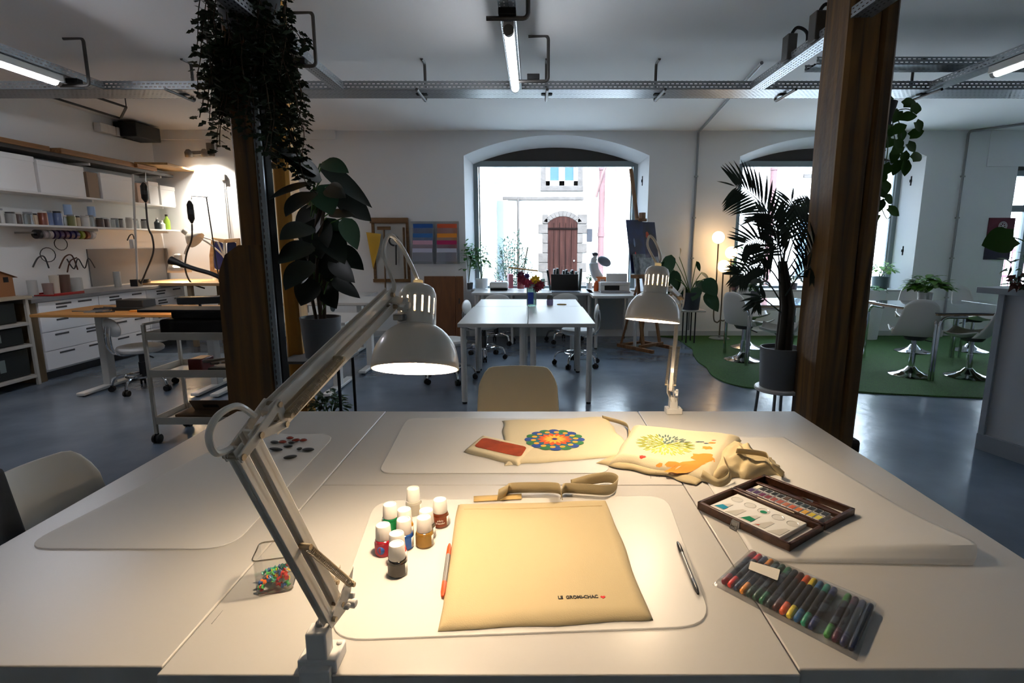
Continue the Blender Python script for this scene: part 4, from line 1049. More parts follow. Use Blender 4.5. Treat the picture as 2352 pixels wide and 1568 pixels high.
# ---- window desk
dk = thing('window_desk', 'long white worktop under the middle window, carrying the laptop', 'desk', (.15, 8.05, 0))
dx0, dx1 = P(1083, 672, TZ).x, P(1364, 672, TZ).x
MB().bb((dx0, 7.73, TZ-.034), (dx1, 8.39, TZ)).build('worktop', TOPW, dk, bevel=.003)
for x in (dx0+.06, (dx0+dx1)/2-.3, dx1-.06):
    for y in (7.8, 8.3): MB().cyl((x, y, 0), (x, y, TZ-.034), .02).build('leg', LEGM, dk)
MB().bb((dx0+.05, 7.8, .26), (dx0+1.15, 8.3, .29)).build('lower_shelf', TOPW, dk, bevel=.003)
d2 = thing('side_desk', 'white desk right of the window desk, carrying the white printer', 'desk', (1.3, 7.45, 0))
ex0, ex1 = P(1366, 683, TZ).x, P(1482, 683, TZ).x
MB().bb((ex0, 7.28, TZ-.034), (ex1, 8.38, TZ)).build('worktop', TOPW, d2, bevel=.003)
for x in (ex0+.06, ex1-.06):
    for y in (7.36, 8.3):
        lg = MB().cyl((x, y, .02), (x, y, TZ-.034), .022).build('leg', LEGM, d2)
        MB().cyl((x, y, 0), (x, y, .03), .02).build('foot_cap', BLACK, lg)
MB().bb((ex0+.1, 8.34, .12), (ex1, 8.355, .66)).build('back_panel', M('grey_panel', '#a9adb0', .6), d2)
# ---- laptop, folders, printer
S8 = 8.0/1250
def onz(px, z=TZ, py=663): return P(px, py, z)
c = P(1299, 672, TZ); lw = .40
lp = thing('laptop', 'open black laptop on the window desk', 'laptop', c)
MB(TR(c)).bb((-lw/2, -.02, .001), (lw/2, .24, .016)).build('keyboard_base', M('laptop_silver', '#8c939c', .35, metal=.6), lp, bevel=.003)
X = TR(c.x, c.y+.24, c.z+.016) @ Matrix.Rotation(radians(-12), 4, 'X')
MB(X).bb((-lw/2, -.004, 0), (lw/2, .004, .235)).build('screen', M('dark_screen', '#0b0c0e', .2), lp, bevel=.003)
FOL = [M('folder_%d' % i, cl, .6) for i, cl in enumerate(('#2c3a3a', '#3f5152', '#202a30', '#5d7a7a', '#394443', '#22333a'))]
random.seed(5)
for i in range(11):
    x = P(1262+i*6.3, 660, TZ).x; h = random.uniform(.26, .33)
    o = MB(TR(x, 8.12, TZ) @ Matrix.Rotation(radians(random.uniform(-5, 5) if i else -9), 4, 'Y')).bb((-.014, 0, 0), (.014, .22, h)).build('folder', FOL[i % 6], bevel=.002)
    tag(o, 'dark upright folder standing in the row behind the laptop' if i else 'leaning dark folder at the left end of the row behind the laptop', 'folder', 'folders behind the laptop')
c = P(1413, 672, TZ)
pr = thing('printer', 'white printer with a dark paper slot on the side desk by the easel', 'printer', c)
MB(TR(c)).bb((-.21, .02, .02), (.21, .3, .14)).bb((-.21, .0, .10), (.21, .05, .15)).build('printer_body', PLAST_W, pr, bevel=.012)
MB(TR(c)).bb((-.15, .01, .035), (.06, .025, .115)).build('paper_slot', BLACK, pr, bevel=.004)
MB(TR(c)).bb((-.21, -.03, .0), (.21, .3, .022)).build('paper_tray', M('grey_plastic', '#b4b6b8', .4), pr, bevel=.006)
MB(TR(c)).bb((-.1, .2, .14), (.2, .26, .26)).build('rear_feeder', PLAST_W, pr, bevel=.006)
c = P(1145, 668, TZ)
mc = thing('label_machine', 'white rounded machine with a black base beside the white plant pot', 'machine', c)
MB(TR(c)).bb((-.14, .05, .03), (.14, .3, .13)).build('machine_body', PLAST_W, mc, bevel=.035, seg=4)
MB(TR(c)).bb((-.13, .05, 0), (.13, .29, .04)).build('machine_base', BLACK, mc, bevel=.01)
for i, (a, b) in enumerate(((-.05, .14), (.0, .17), (.05, .13))): MB(TR(c)).cyl((a, b, .13), (a, b, .142), .012).build('button', M('red_button', '#a8322c', .4), mc)
# pots, jars and small things on the window desk
def pot(label, name, c, r, h, mat, taper=.85, cat='pot', parent=None, soil=True, nm='planter'):
    t = parent or thing(name, label, cat, c)
    MB(TR(c)).lathe([(0,0),(r*taper,0),(r,h),(r*.93,h),(r*.9,h*.9),(0,h*.9)], None, 32).build(nm, mat, t, smooth=40)
    return t
def cluster(m, c, rad, hgt, n, L, W, seed, up=.5, heart=0, bend=.3, flat=1.0, n2=3):
    random.seed(seed)
    for i in range(n):
        a = random.random()*2*pi; e = random.random(); r = rad*e**.5; z = hgt*(1-.55*e)*random.uniform(.55, 1)
        p = Vector(c)+Vector((r*cos(a)*.75, r*sin(a)*.75*flat, z))
        m.leaf(p, (cos(a)+random.uniform(-.4, .4), sin(a)+random.uniform(-.4, .4), random.uniform(-.3, up)), (0,0,1), L*random.uniform(.7, 1.2), W*random.uniform(.8, 1.15), bend, n2, .15, heart=heart)
    return m
def stems(c, rad, hgt, n, r, seed, mat, t):
    random.seed(seed); m = MB()
    for i in range(n):
        a = random.random()*2*pi; q = Vector(c)+Vector((rad*cos(a)*.7, rad*sin(a)*.7, hgt*random.uniform(.6, .9)))
        m.tube([Vector(c), Vector(c).lerp(q, .5)+Vector((0,0,hgt*.12)), q], r, 5)
    return m.build('stem', mat, t)
LF1 = M('leaf_mid_green', '#3f7a35', .45); LF2 = M('leaf_dark_green', '#1f4526', .4); LF3 = M('leaf_light_green', '#78a84a', .5)
STEM = M('green_stem', '#4a6a32', .6); BARK = M('bark', '#3b2c1d', .9, bump=(40, .5))
def potplant(label, c, r, h, mat, rad, hgt, n, L, W, lm, seed, heart=0, name='potted_plant', up=.5, group=None):
    t = thing(name, label, 'plant', c, group=group); c = Vector(c)
    pot('', '', c, r, h, mat, parent=t, nm='pot')
    MB(TR(c)).lathe([(r*.9, h*.9), (0, h*.92)], None, 20).build('soil', SOIL, t)
    s = c+Vector((0,0,h*.9)); stems(s, rad, hgt, 9, .004, seed, STEM, t)
    cluster(MB(), s, rad, hgt, n, L, W, seed, up, heart).build('foliage', lm, t, smooth=0)
    return t
WPOT = M('white_ceramic_pot', '#e1e3e4', .3)
c = P(1104, 664, TZ)+Vector((0, .2, 0)); potplant('trailing green plant in a white bucket pot at the left end of the window desk', c, .105, .15, WPOT, .2, .62, 90, .09, .06, LF1, 3)
c = P(1097, 640, .72); potplant('tall leafy plant against the left window jamb', (P(1098, 650, .72).x, 8.5, .73), .07, .1, GREYP, .14, .72, 90, .1, .07, LF1, 9, .08)
c = P(1355, 664, TZ)+Vector((0, .1, 0)); potplant('small green plant in a white cup between laptop and printer', c, .05, .09, WPOT, .09, .15, 70, .05, .025, LF1, 4)
c = P(1196, 664, TZ)+Vector((0, .12, 0))
t = thing('glass_jar', 'tall red jar holding brushes on the window desk, behind the flowers', 'jar', c)
MB(TR(c)).lathe([(0,0),(.055,0),(.058,.02),(.058,.22),(.05,.23)], None, 24).build('jar_body', M('red_glass', '#8a1a22', .15, coat=.5), t)
m = MB(TR(c)); random.seed(2)
for i in range(7): m.cyl((0, 0, .05), (random.uniform(-.07, .07), random.uniform(-.05, .05), random.uniform(.28, .36)), .005, n=6)
m.build('brushes', M('brush_mix', '#5e2030', .5), t)
c = P(1173, 664, TZ)+Vector((0, .15, 0)); tag(MB(TR(c) @ RZ(.2)).bb((-.035, 0, 0), (.035, .16, .22)).build('book', M('pink_book', '#a85f6c', .6), bevel=.002), 'pink book standing on the window desk left of the red jar', 'book')
a, b = P(1168, 664, TZ), P(1238, 664, TZ); a = D(1168, 614, 8.1); b = D(1236, 622, 8.1)
tag(MB().bar(a, b, .012, .02).build('wooden_ruler', PINE), 'thin wooden ruler lying across the jar tops on the window desk', 'ruler')
c = P(1247, 664, TZ)+Vector((0, .12, 0)); tag(MB(TR(c)).bb((-.035, 0, 0), (.035, .05, .15)).build('card_box', M('sage_card', '#93a69a', .6), bevel=.003), 'sage green upright box left of the laptop', 'box')
c = P(1369, 668, TZ)
t = thing('orange_bottle', 'orange spray bottle beside the small green plant', 'bottle', c)
MB(TR(c)).lathe([(0,0),(.035,0),(.037,.08),(.03,.12),(.014,.14),(.014,.16),(0,.16)], None, 20).build('bottle_body', M('orange_plastic', '#d9622a', .35), t)
MB(TR(c)).lathe([(.016,.15),(.016,.185),(0,.19)], None, 14).build('bottle_cap', PLAST_W, t)
c = Vector((D(1386, 655, 8.2).x, 8.18, TZ)); tag(MB(TR(c)).bb((-.11, 0, 0), (.11, .1, .2)).build('card_box', M('orange_card', '#d07a45', .6), bevel=.004), 'orange cardboard box behind the printer', 'box')
for i, px in enumerate((1384, 1397)):
    c = P(px, 668, TZ)+Vector((0, .02, 0)); t = thing('glass_tumbler', 'clear tall glass %s of the two in front of the orange box' % ('left' if i == 0 else 'right'), 'glass', c, group='clear glasses on the window desk')
    MB(TR(c)).lathe([(0,.004),(.03,.004),(.036,.17),(.034,.17),(.028,.008),(0,.008)], None, 20).build('glass', glassy('tumbler_glass', '#eef2f4', .1, .03), t)
# bird figure
b0 = D(1380, 640, 8.3); t = thing('bird_figure', 'pale long necked bird figure with a dark beak, standing in the window', 'figurine', (b0.x, 8.3, b0.z))
g = lambda x, y: D(x, y, 8.3)
MB().tube(smoothpath([g(1376, 640), g(1366, 622), g(1363, 602), g(1366, 592), g(1368, 584)], 6), [.075]*6+[.07]*6+[.045]*6+[.03]*7, 12).build('neck', M('bird_white', '#cfd3d6', .6), t)
MB().ball(g(1388, 600), (.11, .08, .07), 18, 10, Matrix.Rotation(.5, 4, 'Y')).build('wing', M('bird_grey', '#6d7884', .6), t)
MB().ball(g(1367, 584), (.045, .035, .032)).cyl(g(1366, 583), g(1358, 581), .014, .003).build('head', M('bird_dark', '#3d4248', .6), t)
MB().lathe([(0,0),(.05,0),(.05,.02),(.015,.03),(.012,.12)], TR(b0.x-.02, 8.3, .74), 16).build('stand', M('bird_white'), t)
fr_ = MB(TR(P(1433, 650, TZ).x, 8.2, D(1433, 626, 8.2).z) @ Matrix.Rotation(radians(-8), 4, 'X'))
t = thing('photo_frame', 'small dark framed picture in the window left of the easel', 'picture', (P(1433, 650, TZ).x, 8.2, .9))
fr_.bb((-.055, -.01, 0), (.055, .01, .17)).build('frame', M('frame_dark_green', '#2f3d38', .5), t)
# flower jar and little things on the middle tables
c = P(1221, 703, TZ); t = thing('flower_jar', 'glass jar with a blue label and red and yellow flowers on the middle tables', 'vase', c)
MB(TR(c)).lathe([(0,.003),(.052,.003),(.056,.02),(.056,.2),(.05,.22),(.053,.25),(.051,.25),(.047,.22),(.052,.2),(.052,.01),(0,.01)], None, 28).build('jar_body', glassy('jar_glass', '#cfe0dc', .12, .03, .12, '#b9cfc8'), t)
MB(TR(c)).add([(.058*cos(-2.4+i*.15), .058*sin(-2.4+i*.15), z) for z in (.03, .16) for i in range(9)], [(i, i+1, 10+i, 9+i) for i in range(8)]).build('jar_label', M('blue_label', '#23449c', .5), t)
m = MB(); fls = [(1212, 650, '#8e1430', .045), (1200, 642, '#7d1230', .05), (1229, 644, '#e6bd22', .055), (1240, 655, '#7a1426', .05), (1219, 655, '#a01d2a', .04), (1196, 632, '#5b1a3a', .04), (1233, 662, '#611022', .04), (1210, 634, '#40206a', .03)]
for x, y, cl, r in fls: m.tube([c+Vector((0,0,.05)), c+Vector((0,0,.2)), D(x, y, c.y)], .0035, 5)
m.build('flower_stems', STEM, t)
for i, (x, y, cl, r) in enumerate(fls):
    ctr = D(x, y, c.y+.03*((i % 3)-1)); m = MB()
    for k in range(9):
        a = 2*pi*k/9; m.leaf(ctr, (cos(a), -.5+.3*sin(a*2), sin(a)), (0,-1,.2), r*1.25, r*.8, .2, 4)
    m.ball(ctr+Vector((0,-.01,0)), r*.4, 10, 6); m.build('bloom', M('bloom_'+cl[1:], cl, .6), t)
c = P(1263, 700, TZ); t = thing('egg_figure', 'small purple and dark figure standing on the far right middle table', 'figurine', c)
MB(TR(c)).lathe([(0,0),(.035,0),(.038,.05),(.03,.07)], None, 18).build('cup', M('lilac', '#8b7fa8', .6), t)
MB(TR(c)).lathe([(.034,.065),(.036,.085),(.025,.115),(0,.125)], None, 18).build('cap', M('figure_dark', '#37322f', .6), t)
c = P(1290, 700, TZ); tag(MB(TR(c)).tube([(.05*cos(a*.5), .025*sin(a*.5), .006) for a in range(13)], .006, 6, True).build('yellow_band', M('ochre', '#a8812f', .6)), 'ochre ring lying right of the purple figure', 'ring')
# ---- easel
fx, bxv = Vector((.6, -.8, 0)), Vector((.8, .6, 0)); e0 = P(1486, 803, 0)
XE = Matrix(((bxv.x, -fx.x, 0, e0.x), (bxv.y, -fx.y, 0, e0.y), (0,0,1,0), (0,0,0,1)))   # local x = width, y = backwards
EW = M('easel_beech', '#8a5f38', .5, wood=('Z', 30, '#6d4524'))
ez = thing('studio_easel', 'wooden studio easel with a tall mast holding two dark blue paintings', 'easel', e0)
for s in (-1, 1): MB(XE).bb((s*.22-.022, -.3, .02), (s*.22+.022, .34, .065)).build('base_runner', EW, ez, bevel=.004)
MB(XE).bb((-.22, .28, .025), (.22, .33, .06)).build('cross_bar', EW, ez, bevel=.003)
MB(XE).bb((-.22, -.1, .06), (.22, -.05, .1)).build('cross_bar', EW, ez, bevel=.003)
lean = .2
for s in (-1, 1): MB(XE).bar((s*.17, -.08, .06), (s*.12, .12, 1.05), .045, .03).build('side_post', EW, ez, bevel=.003)
for s in (-1, 1): MB(XE).bar((s*.2, .3, .05), (s*.1, .1, .95), .035, .025).build('rear_strut', EW, ez, bevel=.003)
MB(XE).bar((0, .0, .5), (0, .40, 2.42), .05, .03).build('mast', EW, ez, bevel=.003)
MB(XE).bb((-.27, -.05, .98), (.27, .09, 1.03)).build('canvas_tray', EW, ez, bevel=.004)
MB(XE).box((0, .19, 1.74), (.16, .07, .04)).box((0, .17, 1.79), (.06, .07, .09)).build('top_clamp', EW, ez, bevel=.004)
def canvas(label, x0, x1, z0, z1, mats, y=-.0, name='painting', spots=()):
    rx = Matrix.Rotation(radians(-11), 4, 'X')
    X = XE @ TR(0, y, 1.03) @ rx
    t = thing(name, label, 'painting', XE @ Vector(((x0+x1)/2, y, 1.03)), group='pictures standing on the easel')
    MB(X).bb((x0, 0, z0), (x1, .018, z1)).build('canvas', mats[0], t, bevel=.002)
    for i, (cx, cz, rx_, rz_) in enumerate(spots):
        MB(X).prism([(cx+rx_*cos(k*.5)*(1+.2*sin(3*k)), cz+rz_*sin(k*.5)) for k in range(12)], 0.0002, .0015, Matrix.Rotation(pi/2, 4, 'X')).build('painted_mark', mats[1+i % (len(mats)-1)], t)
NB, NB2 = M('night_blue', '#16265c', .5, var=(4, .4, '#0b1232')), M('night_indigo', '#1a1d4a', .5, var=(5, .4, '#0c0e26'))
canvas('dark blue painting with small red marks, left one on the easel', -.3, -.005, .02, .72, [NB, M('paint_red', '#b0303a', .6), M('paint_grey_blue', '#7f8dae', .6)], .03, spots=((-.2, .2, .02, .1), (-.2, .42, .015, .06)))
canvas('dark indigo painting with an orange mark, right one on the easel', .0, .27, .02, .7, [NB2, M('paint_orange', '#c04a28', .6)], .05, spots=((.09, .52, .03, .05), (.16, .5, .012, .03)))
GP = M('grey_print', '#8f9499', .6, var=(18, .5, '#5a6066')); GP2 = M('grey_print_pale', '#b9bcbe', .6, var=(25, .4, '#8b8f93'))
for lb, x0, x1, h, mt, y in (('grey landscape print at the left of the easel tray', -.28, -.05, .27, GP, -.005), ('pale grey print in front on the easel tray', -.2, .03, .22, GP2, -.025), ('small pale print at the right of the easel tray', .06, .2, .23, GP2, .0)):
    canvas(lb, x0, x1, .0, h, [mt, mt], y, 'art_print')
# ---- tool rack, wall pockets, brown board
t = thing('tool_rack', 'wooden wall rack with hanging measuring tools, left of the coloured wall pockets', 'rack', (D(897, 570, 8.36).x, 8.38, 1.3))
RW = M('rack_oak', '#7d5a33', .5, wood=('X', 30, '#5e3f20'))
a, b = D(850, 500, 8.36), D(943, 648, 8.36); ww, zz0, zz1 = (b.x-a.x), b.z, a.z
MB().bb((a.x, 8.33, zz1-.08), (b.x, 8.39, zz1)).build('top_rail', RW, t, bevel=.004)
MB().bb((a.x, 8.35, zz0), (b.x, 8.39, zz0+.05)).build('bottom_rail', RW, t, bevel=.004)
for f in (.02, .93): MB().bb((a.x+ww*f, 8.36, zz0), (a.x+ww*f+.04, 8.39, zz1)).build('side_rail', RW, t, bevel=.003)
MB().bb((a.x+.02, 8.385, zz0+.03), (b.x-.02, 8.395, zz1-.05)).build('back_board', M('rack_white_board', '#c9c9c6', .6), t)
YS = M('set_square_yellow', '#c79a1c', .4)
q = [D(841, 533, 8.3), D(875, 537, 8.3), D(872, 560, 8.3), D(857, 618, 8.3)]
tag(MB().add([(p.x, 8.30, p.z) for p in q]+[(p.x, 8.306, p.z) for p in q], [(0,1,2,3), (7,6,5,4)]+[(i, (i+1) % 4, 4+(i+1) % 4, 4+i) for i in range(4)]).build('set_square', YS), 'yellow plastic set square hanging at the left of the wooden rack', 'set square')
for i, (x, y0, y1, w_, lb) in enumerate(((882, 520, 680, .05, 'long dark wooden T square hanging in the rack'), (927, 522, 640, .09, 'wide wooden ruler hanging at the right of the rack'))):
    p0, p1 = D(x, y0, 8.31), D(x+4, y1, 8.31)
    m = MB().bar(p0, p1, w_, .012)
    if i == 0: m.bar(p0+Vector((-.0, -.01, 0)), p0+Vector((0, -.01, -.05)), .2, .015)
    tag(m.build('wooden_square', RW), lb, 'ruler')
p = D(905, 562, 8.32); t = thing('hanging_clamp', 'dark metal tool with a round head hanging in the middle of the rack', 'tool', p)
MB().tube([(p.x+.07*cos(k*.4), 8.32, p.z+.06+.07*sin(k*.4)) for k in range(13)], .014, 6).build('head', M('tool_dark', '#2d2f33', .5), t)
MB().bar(p+Vector((.03, 0, 0)), p+Vector((.02, 0, -.3)), .03, .02).build('handle', M('tool_dark'), t)
ACR = glassy('clear_acrylic', '#f2f4f6', .06, .05, .12, '#dfe3e8')
wp = thing('wall_pocket', 'clear wall pocket rack with blue and orange paper beside the middle window', 'wall pocket', (D(1000, 560, 8.38).x, 8.38, 1.2))
for colx, cols in (((948, 997), ('#1554a4', '#2f70b8', '#d8a7bd', '#c9c8de')), ((1003, 1052), ('#d4552c', '#e8902a', '#b81f5e', '#c5c6da'))):
    ys = (514, 536, 552, 570); hs = (26, 20, 22, 30)
    for i, cl in enumerate(cols):
        a, b = D(colx[0], ys[i], 8.36), D(colx[1], ys[i]+hs[i], 8.36)
        MB().bb((a.x+.01, 8.33-.012*i, b.z), (b.x-.01, 8.336-.012*i, a.z)).build('paper_sheet', M('sheet_'+cl[1:], cl, .6), wp)
        MB().bb((a.x, 8.32-.012*i, b.z-.03), (b.x, 8.323-.012*i, a.z-.06)).build('pocket', ACR, wp)
a, b = D(944, 508, 8.4), D(1056, 606, 8.4)
MB().bb((a.x, 8.39, b.z), (b.x, 8.4, a.z)).build('backplate', ACR, wp)
BRB = M('brown_board', '#7b4a22', .5, wood=('Z', 14, '#63391a'))
a, b = D(972, 636, 8.2), D(1066, 775, 8.2)
t = thing('wooden_board', 'brown wooden board leaning on the wall left of the middle window', 'board', ((a.x+b.x)/2, 8.2, 0))
X = TR(0, 8.12, 0) @ Matrix.Rotation(radians(-9), 4, 'X')
MB(X).bb((a.x, 0, 0), (b.x-.12, .03, a.z+.02)).build('panel', BRB, t, bevel=.003)
MB(X).bb((b.x-.115, -.01, 0), (b.x, .03, a.z+.02)).build('edge_stile', BRB, t, bevel=.003)
MB(X).box((b.x-.06, -.02, a.z*.62), (.02, .02, .08)).build('latch', M('latch_dark', '#3a2515', .5), t)
# ---- white standing desks
def tdesk(label, x0, x1, y0, y1, z, feet, mat=TOPW, group='white height adjustable desks'):
    t = thing('standing_desk', label, 'desk', ((x0+x1)/2, (y0+y1)/2, 0), group=group)
    MB().bb((x0, y0, z-.028), (x1, y1, z)).build('desktop', mat, t, bevel=.004)
    ym = (y0+y1)/2
    for fx_ in feet:
        lg = MB().bb((fx_-.035, ym-.05, .03), (fx_+.035, ym+.05, z-.03)).build('leg', WHITE_P, t, bevel=.006)
        MB().bb((fx_-.04, y0+.02, .012), (fx_+.04, y1-.02, .04)).build('foot', WHITE_P, t, bevel=.006)
        pd = MB()
        for yy in (y0+.08, y1-.08): MB().cyl((fx_, yy, 0), (fx_, yy, .014), .025).build('foot_pad', BLACK, lg)
    MB().bb((x0+.2, ym-.05, z-.07), (x1-.2, ym+.05, z-.028)).build('cross_beam', WHITE_P, t)
    return t
tdesk('white standing desk nearest the potted rubber plant', -3.2, -1.72, 4.92, 5.66, .72, (-1.95, -3.0))
tdesk('white standing desk behind the one at the rubber plant', -3.2, -1.68, 5.85, 6.6, .80, (-1.9, -3.0))
tdesk('furthest white standing desk near the brown board', -3.3, -2.2, 7.0, 7.7, .76, (-2.35, -3.1))
# ================================================================ TIMBER POSTS
OAK = M('old_oak', '#75501f', .65, wood=('Z', 16, '#38240d'), bump=(18, .4, .01)); OAKL = M('ochre_timber', '#cf9438', .6, wood=('Z', 16, '#a87427'))
def beam(m, x0, x1, y0, y1, z0, z1, seed, wob=.008, nz=16, ch=.02):
    """a hand hewn, slightly uneven squared timber"""
    pts = [(x0+ch, y0), (x1-ch, y0), (x1, y0+ch), (x1, y1), (x0, y1), (x0, y0+ch)]; vs, fs = [], []
    for k in range(nz+1):
        z = z0+(z1-z0)*k/nz
        for i, (x, y) in enumerate(pts):
            w = Vector((NZ.noise(Vector((x*3+seed, z*1.4, i*.7))), NZ.noise(Vector((y*3, z*1.4+seed, i*.9+5))), 0))*wob; vs.append((x+w.x, y+w.y, z))
    n = 6
    for k in range(nz):
        for i in range(n): fs.append((k*n+i, k*n+(i+1) % n, (k+1)*n+(i+1) % n, (k+1)*n+i))
    fs += [tuple(range(n-1, -1, -1)), tuple(range(nz*n, nz*n+n))]
    return m.add(vs, fs)
xl, xr = 1.885, 2.19
rp = thing('timber_post', 'dark brown split timber post right of the table, from floor to ceiling', 'post', ((xl+xr)/2, 3.7, 0))
beam(MB(), xl, xl+.195, 3.52, 3.82, .06, H, 1).build('timber', OAK, rp, smooth=30)
beam(MB(), xl+.203, xr, 3.53, 3.82, .06, H, 7).build('timber', OAK, rp, smooth=30)
MB().bb((xl-.03, 3.55, 0), (xr+.06, 3.86, .1)).build('base_block', M('dark_block', '#2a211b', .8, bump=(14, .6)), rp, bevel=.02)
lp_ = thing('timber_post', 'dark timber post wrapped in ivy at its top, left of the large lamp', 'post', (-1.85, 3.7, 0))
beam(MB(), -1.885, -1.725, 3.55, 3.68, 1.3, H, 3).build('timber', OAK, lp_, smooth=30)
m = MB(); xs_ = [(0, -2.07, -1.72), (.5, -2.06, -1.72), (1.0, -2.055, -1.72), (1.25, -2.04, -1.72), (1.36, -1.99, -1.72), (1.42, -1.90, -1.73)]
vs, fs = [], []
for z, x0, x1 in xs_:
    vs += [(x0+.03, 3.5, z), (x1-.01, 3.5, z), (x1, 3.54, z), (x1, 3.7, z), (x0, 3.7, z), (x0, 3.56, z)]
for k in range(len(xs_)-1):
    for i in range(6): fs.append((k*6+i, k*6+(i+1) % 6, (k+1)*6+(i+1) % 6, (k+1)*6+i))
fs += [tuple(range(5, -1, -1)), tuple(range(30, 36))]
m.add(vs, fs).build('lower_block', OAK, lp_, smooth=40)
MB().bb((-1.722, 3.55, 0), (-1.676, 3.63, H)).build('black_channel', BLACK_M, lp_)
beam(MB(), -1.83, -1.715, 3.95, 4.12, 0, H, 11, .006).build('rear_timber', OAKL, lp_, smooth=30)
vt = tray('upright perforated tray running down the ivy covered post', (-1.69, 3.54, 0), (-1.69, 3.541, 0), .04, .03, False)
for c_ in list(vt.children): bpy.data.objects.remove(c_)
X = TR(-1.70, 3.535, 0) @ Matrix.Rotation(pi/2, 4, 'X')
o = MB().bb((-.02, 0, 0), (.02, 2.75, .003)).bb((-.02, 0, 0), (-.018, 2.75, .02)).bb((.018, 0, 0), (.02, 2.75, .02)).build('channel', TRAYM, None, smooth=0)
o.parent = vt; vt.location = (-1.70, 3.535, 0); vt.rotation_euler = (pi/2, 0, 0)
# ================================================================ PLANTS
# ivy round the left post
iv = thing('ivy_plant', 'dark ivy hanging round the top of the left timber post', 'plant', (-1.75, 3.7, 2.9))
random.seed(21); m = MB(); st = MB(); IVY = M('ivy_leaf', '#15290f', .6)
def ivyleaf(m, p, d, L):
    d = Vector(d).normalized(); s = d.cross(Vector((0, .3, 1))); s.normalize(); u = s.cross(d)
    pr = [(0, 0), (.25, .42), (.45, .2), (.62, .34), (1, 0), (.62, -.34), (.45, -.2), (.25, -.42)]
    m.add([p]+[p+d*(L*a)+s*(L*b)+u*(L*.12*abs(b)) for a, b in pr[1:]], [(0, 1, 2), (0, 2, 3, 4), (0, 4, 5, 6), (0, 6, 7)])
def vine(p, n, dz, spread, L, hang=1.0):
    p = Vector(p); pts = [p.copy()]; a = random.random()*6.3
    for i in range(n):
        a += random.uniform(-.8, .8); p = p+Vector((cos(a)*spread, sin(a)*spread, -dz*random.uniform(.6, 1.3))); pts.append(p.copy())
        for k in range(3):
            b = random.random()*6.3; ivyleaf(m, p+Vector((cos(b), sin(b), 0))*.015, (cos(b), sin(b), -.7*random.random()-.1), L*random.uniform(.6, 1.2))
    st.tube(pts, .003, 4)
for i in range(120):
    a = random.random()*2*pi; r = random.uniform(.12, .235)
    x, y = -1.755+r*cos(a), 3.66+r*sin(a); zt = random.uniform(2.5, 3.04)
    ln = random.uniform(.1, .55) if cos(a) < .2 else random.uniform(.3, .75)
    vine((x, y, zt), int(ln/.045)+2, .045, .012, .055)
for i in range(7): vine((-1.63+random.uniform(-.05, .06), 3.5, 2.7), random.randint(12, 19), .045, .012, .06)
for i in range(4): vine((-1.5+.03*i, 3.55, 2.72-.01*i), 3, .02, .045, .06)
m.build('foliage', IVY, iv, smooth=0); st.build('stem', BARK, iv)
MB(TR(-1.76, 3.68, 2.62)).lathe([(.0, .0), (.15, .02), (.19, .36), (.17, .36)], None, 24).build('hanging_pot', M('dark_pot', '#1c1c1c', .7), iv)
# big dark leaved plant on its stand
sx, sy, sz = D(742, 815, 3.9).x, 3.9, .62
t = thing('plant_stand', 'grey plant stand with thin dark legs under the large potted plant', 'stand', (sx, sy, 0))
MB().bb((sx-.24, sy-.18, sz-.022), (sx+.2, sy+.2, sz)).build('stand_top', M('stand_grey', '#6d6c6b', .5), t, bevel=.004)
for a in (-.2, .16):
    for b in (-.15, .16): MB().cyl((sx+a, sy+b, 0), (sx+a, sy+b, sz-.022), .011).build('leg', BLACK, t)
pc = Vector((sx, sy, sz)); pl_ = thing('potted_plant', 'tall plant with large dark leaves in a grey pot on the stand', 'plant', pc)
pot('', '', pc, .142, .29, GREYP, .84, parent=pl_, nm='pot')
MB(TR(pc)).lathe([(.128, .26), (0, .265)], None, 20).build('soil', SOIL, pl_)
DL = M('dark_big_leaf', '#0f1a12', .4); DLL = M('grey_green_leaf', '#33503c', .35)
st = MB(); top = pc+Vector((0, 0, .27))
for i in range(4):
    a = i*1.7; st.tube(smoothpath([top+Vector((.03*cos(a), .03*sin(a), 0)), top+Vector((.05*cos(a), .05*sin(a), .4)), D(735+i*6, 430, 3.9)], 6), .012, 8)
st.build('stem', BARK, pl_)
random.seed(9)
lv = [((726, 402), (632, 335), 62), ((738, 412), (648, 352), 50), ((722, 420), (618, 450), 46), ((735, 376), (852, 470), 42), ((742, 372), (797, 392), 40), ((770, 440), (852, 505), 55), ((735, 425), (762, 490), 62), ((720, 440), (655, 490), 60),
      ((750, 500), (775, 552), 52), ((755, 490), (812, 492), 26), ((790, 500), (820, 570), 42), ((770, 570), (832, 615), 50), ((760, 590), (810, 645), 44), ((765, 640), (823, 680), 34), ((715, 520), (645, 545), 55), ((715, 560), (640, 600), 55),
      ((712, 600), (655, 660), 56), ((725, 560), (700, 640), 70), ((740, 600), (735, 700), 70), ((720, 640), (690, 700), 60), ((745, 650), (770, 705), 50), ((730, 470), (690, 560), 70), ((745, 530), (790, 600), 60), ((728, 500), (735, 590), 70),
      ((735, 560), (760, 640), 70), ((715, 620), (672, 640), 55), ((755, 620), (790, 650), 50), ((735, 450), (700, 470), 50), ((720, 590), (690, 610), 60), ((740, 540), (715, 610), 70), ((760, 690), (770, 715), 26), ((750, 430), (790, 450), 40)]
k_ = 3.75/1250
st = MB()
